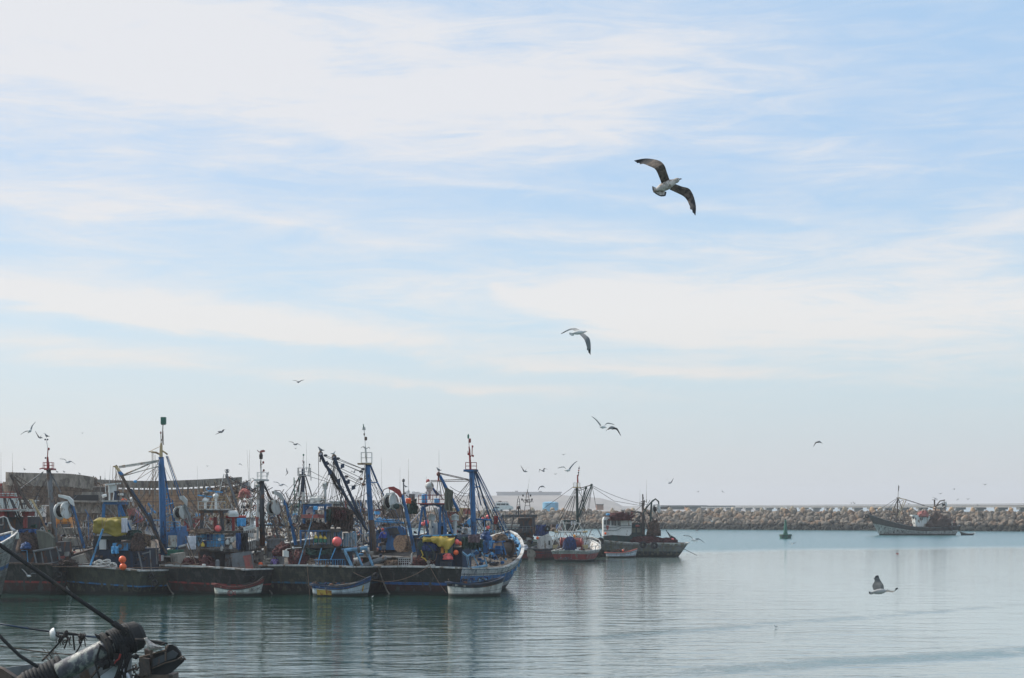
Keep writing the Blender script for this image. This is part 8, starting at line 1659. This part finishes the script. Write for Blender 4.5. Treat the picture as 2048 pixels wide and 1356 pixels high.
# hull behind
mb = MB(); mb.prism([P(x, y, 46.4) for x, y in ((-30, 1341), (60, 1329), (130, 1324), (262, 1310), (262, 1400), (-30, 1400))], Vector((0, .12, 0))); t.part('bulwark', mb, 'grey_steel')
mb = MB(); mb.prism([P(x, y, 44.8) for x, y in ((-30, 1326), (4, 1338), (40, 1362), (30, 1380), (-30, 1380))], Vector((0, .3, 0))); t.part('frame_foot', mb, 'brown_steel')
# cables
mb = MB(); mb.L(44.8, [(-60, 1045), (-10, 1083), (100, 1160), (228, 1247)], 8.5, 10, 8.5); solo('boom_cable', mb, 'black_steel', 'thick black stay running down from the upper left to the steel roller', 'cable', smooth=True)
mb = MB(); mb.L(44.8, [(226, 1246), (241, 1256)], 13, 8); mb.L(44.8, [(240, 1254), (252, 1266)], 9, 8); mb.torus(P(250, 1262, 44.8), px(7, 45), px(2, 45), Vector((.3, 1, 0)), 14, 6); mb.L(44.8, [(244, 1262), (256, 1262), (262, 1275)], 3, 6); t.part('shackle', mb, 'black_steel')
mb = MB(); mb.L(44.6, [(-20, 1250), (10, 1283), (40, 1312), (76, 1334)], 7, 10, 7); solo('lower_cable', mb, 'black_steel', 'grey black cable running into the end of the roller at the left edge', 'cable', smooth=True)
mb = MB(); mb.sag(47, (-10, 1246), (300, 1284), 4, 4); solo('slack_rope', mb, 'deep_blue', 'blue black rope crossing behind the white lamp to the steel frame', 'rope', smooth=True)
mb = MB(); mb.sag(46.5, (-10, 1290), (150, 1310), 2.6, 2); solo('thin_rope', mb, 'brown_steel', 'thin brown rope below the white lamp', 'rope', smooth=True)
# lamp on its bracket
t2 = Thing('deck_floodlight', 'round white floodlight on a tangled bracket above the roller', 'lamp', P(104, 1282, 45.5))
c = P(107, 1269, 45.5); mb = MB(); mb.lathe(c, [(px(3, 45), -.09), (px(8, 45), -.08), (px(12, 45), -.03), (px(14, 45), .03), (px(12, 45), .05), (px(4, 45), .0)], Vector((.95, .22, .15)), 22); t2.part('reflector', mb, 'white_paint', smooth=False)
mb = MB(); mb.L(45.5, [(110, 1270), (122, 1276), (134, 1266), (150, 1268), (170, 1272)], 4.4, 6); mb.L(45.5, [(134, 1266), (116, 1288), (96, 1310), (84, 1322)], 4, 6); mb.L(45.5, [(146, 1270), (149, 1300)], 4, 6); mb.L(45.5, [(168, 1272), (158, 1296), (150, 1308)], 3.4, 6); t2.part('bracket', mb, 'black_steel')
mb = MB()
for k in range(22):
    x = rs.uniform(112, 172); y = 1268 + rs.uniform(-4, 8); mb.path([P(x, y, 45.4), P(x + rs.uniform(-8, 8), y + rs.uniform(2, 10), 45.3), P(x + rs.uniform(-6, 6), y + rs.uniform(6, 22), 45.4)], px(rs.uniform(.5, 1.6), 45), 5)
mb.ball(P(164, 1274, 45.4), px(6, 45), (1.4, 1, 1), 10, 8, .8, 3); mb.ball(P(132, 1268, 45.4), px(4, 45), (1.2, 1, 1.6), 10, 8, .8, 5); t2.part('tangled_line', mb, 'dark_rope')
mb = MB()
for k in range(14): x = rs.uniform(80, 112); y = rs.uniform(1295, 1315); mb.L(45.4, [(x, y), (x + rs.uniform(-26, 20), y + rs.uniform(-6, 22))], rs.uniform(.8, 1.8), 5)
t2.part('twig_bundle', mb, 'brown_steel')
# right-hand steel frame
t3 = Thing('trawl_frame', 'rusty dark steel beam frame jutting over the water, a gull standing on it', 'frame', P(320, 1356, 44.5))
mb = MB(); mb.prism([P(x, y, 44.2) for x, y in ((290, 1314), (330, 1302), (334, 1290), (344, 1289), (352, 1294), (361, 1306), (362, 1316), (370, 1317), (366, 1324), (342, 1346), (330, 1350), (292, 1352), (280, 1348), (278, 1318), (284, 1312))], Vector((0, .12, 0))); t3.part('web_plate', mb, 'black_steel')
mb = MB(); mb.L(44.05, [(304, 1337), (330, 1326), (366, 1317)], 2.6, 6); mb.L(44.1, [(290, 1312), (332, 1300), (336, 1290)], 4, 6); mb.L(44.05, [(279, 1315), (290, 1312)], 5, 6); mb.L(44, [(331, 1304), (331, 1322)], 4, 6); mb.L(44, [(331, 1302), (331, 1292)], 3, 6); mb.L(44, [(356, 1318), (366, 1312), (372, 1320)], 3, 6); mb.L(44, [(302, 1300), (303, 1314)], 5, 6); t3.part('flange', mb, 'brown_steel')
mb = MB(); mb.prism([P(x, y, 44.1) for x, y in ((305, 1318), (330, 1308), (330, 1322), (305, 1334))], Vector((0, .05, 0))); mb.prism([P(x, y, 44.1) for x, y in ((334, 1306), (345, 1300), (356, 1308), (350, 1316), (334, 1321))], Vector((0, .05, 0))); t3.part('worn_panel', mb, 'dark_steel')
mb = MB(); mb.prism([P(x, y, 44) for x, y in ((280, 1316), (298, 1318), (300, 1350), (278, 1352))], Vector((0, .5, 0))); mb.prism([P(x, y, 44.4) for x, y in ((288, 1298), (300, 1302), (300, 1314), (290, 1316))], Vector((0, .4, 0))); mb.B(272, 1350, 345, 1372, 44.1, .8); t3.part('bracket', mb, 'brown_steel')
mb = MB()
for k in range(24): x = rs.uniform(266, 292); y = rs.uniform(1325, 1352); mb.path([P(x, y, 44.1), P(x + rs.uniform(-6, 8), y + rs.uniform(-4, 10), 44), P(x + rs.uniform(-8, 8), y + rs.uniform(0, 16), 44.1)], px(rs.uniform(.6, 2.2), 44), 5)
t3.part('tangled_line', mb, 'dark_rope')
mb = MB(); mb.L(44.6, [(270, 1280), (288, 1281), (330, 1287)], 7, 8); mb.L(44.6, [(262, 1312), (276, 1314)], 4); mb.ball(P(272, 1313, 44.5), px(5, 45), (1.4, 1, 1), 8, 6, .6, 2); mb.L(44.4, [(310, 1284), (322, 1290), (330, 1286), (335, 1288)], 3.6, 6); t3.part('upper_beam', mb, 'black_steel')
mat('gull_mottled', (.13, .11, .095), .8, 0, .5, 30, wear=(.27, .24, .21), wamt=.35, wscale=26, streak=1, bump=0)
perched('white-headed mottled brown gull standing on the rusty beam', 303, 1310, 42, 44.05, -1, ['gull_mottle', 'gull_mottled', 'gull_dark', 'gull_dark', 'bill_dark'])

# ---- haze in the harbour air
m = bpy.data.materials.new('haze_air'); m.use_nodes = True; nt = m.node_tree; nt.nodes.remove(nt.nodes['Principled BSDF'])
pv = nt.nodes.new('ShaderNodeVolumePrincipled'); pv.inputs['Density'].default_value = HAZE; pv.inputs['Color'].default_value = (.92, .95, 1, 1); pv.inputs['Anisotropy'].default_value = .2
nt.links.new(pv.outputs[0], nt.nodes['Material Output'].inputs['Volume']); _m['haze_air'] = m
mb = MB(); mb.abox(-3000, -70, -1, 3000, 3300, 40)
solo('haze', mb, 'haze_air', 'pale haze filling the harbour air', 'haze', kind='stuff')
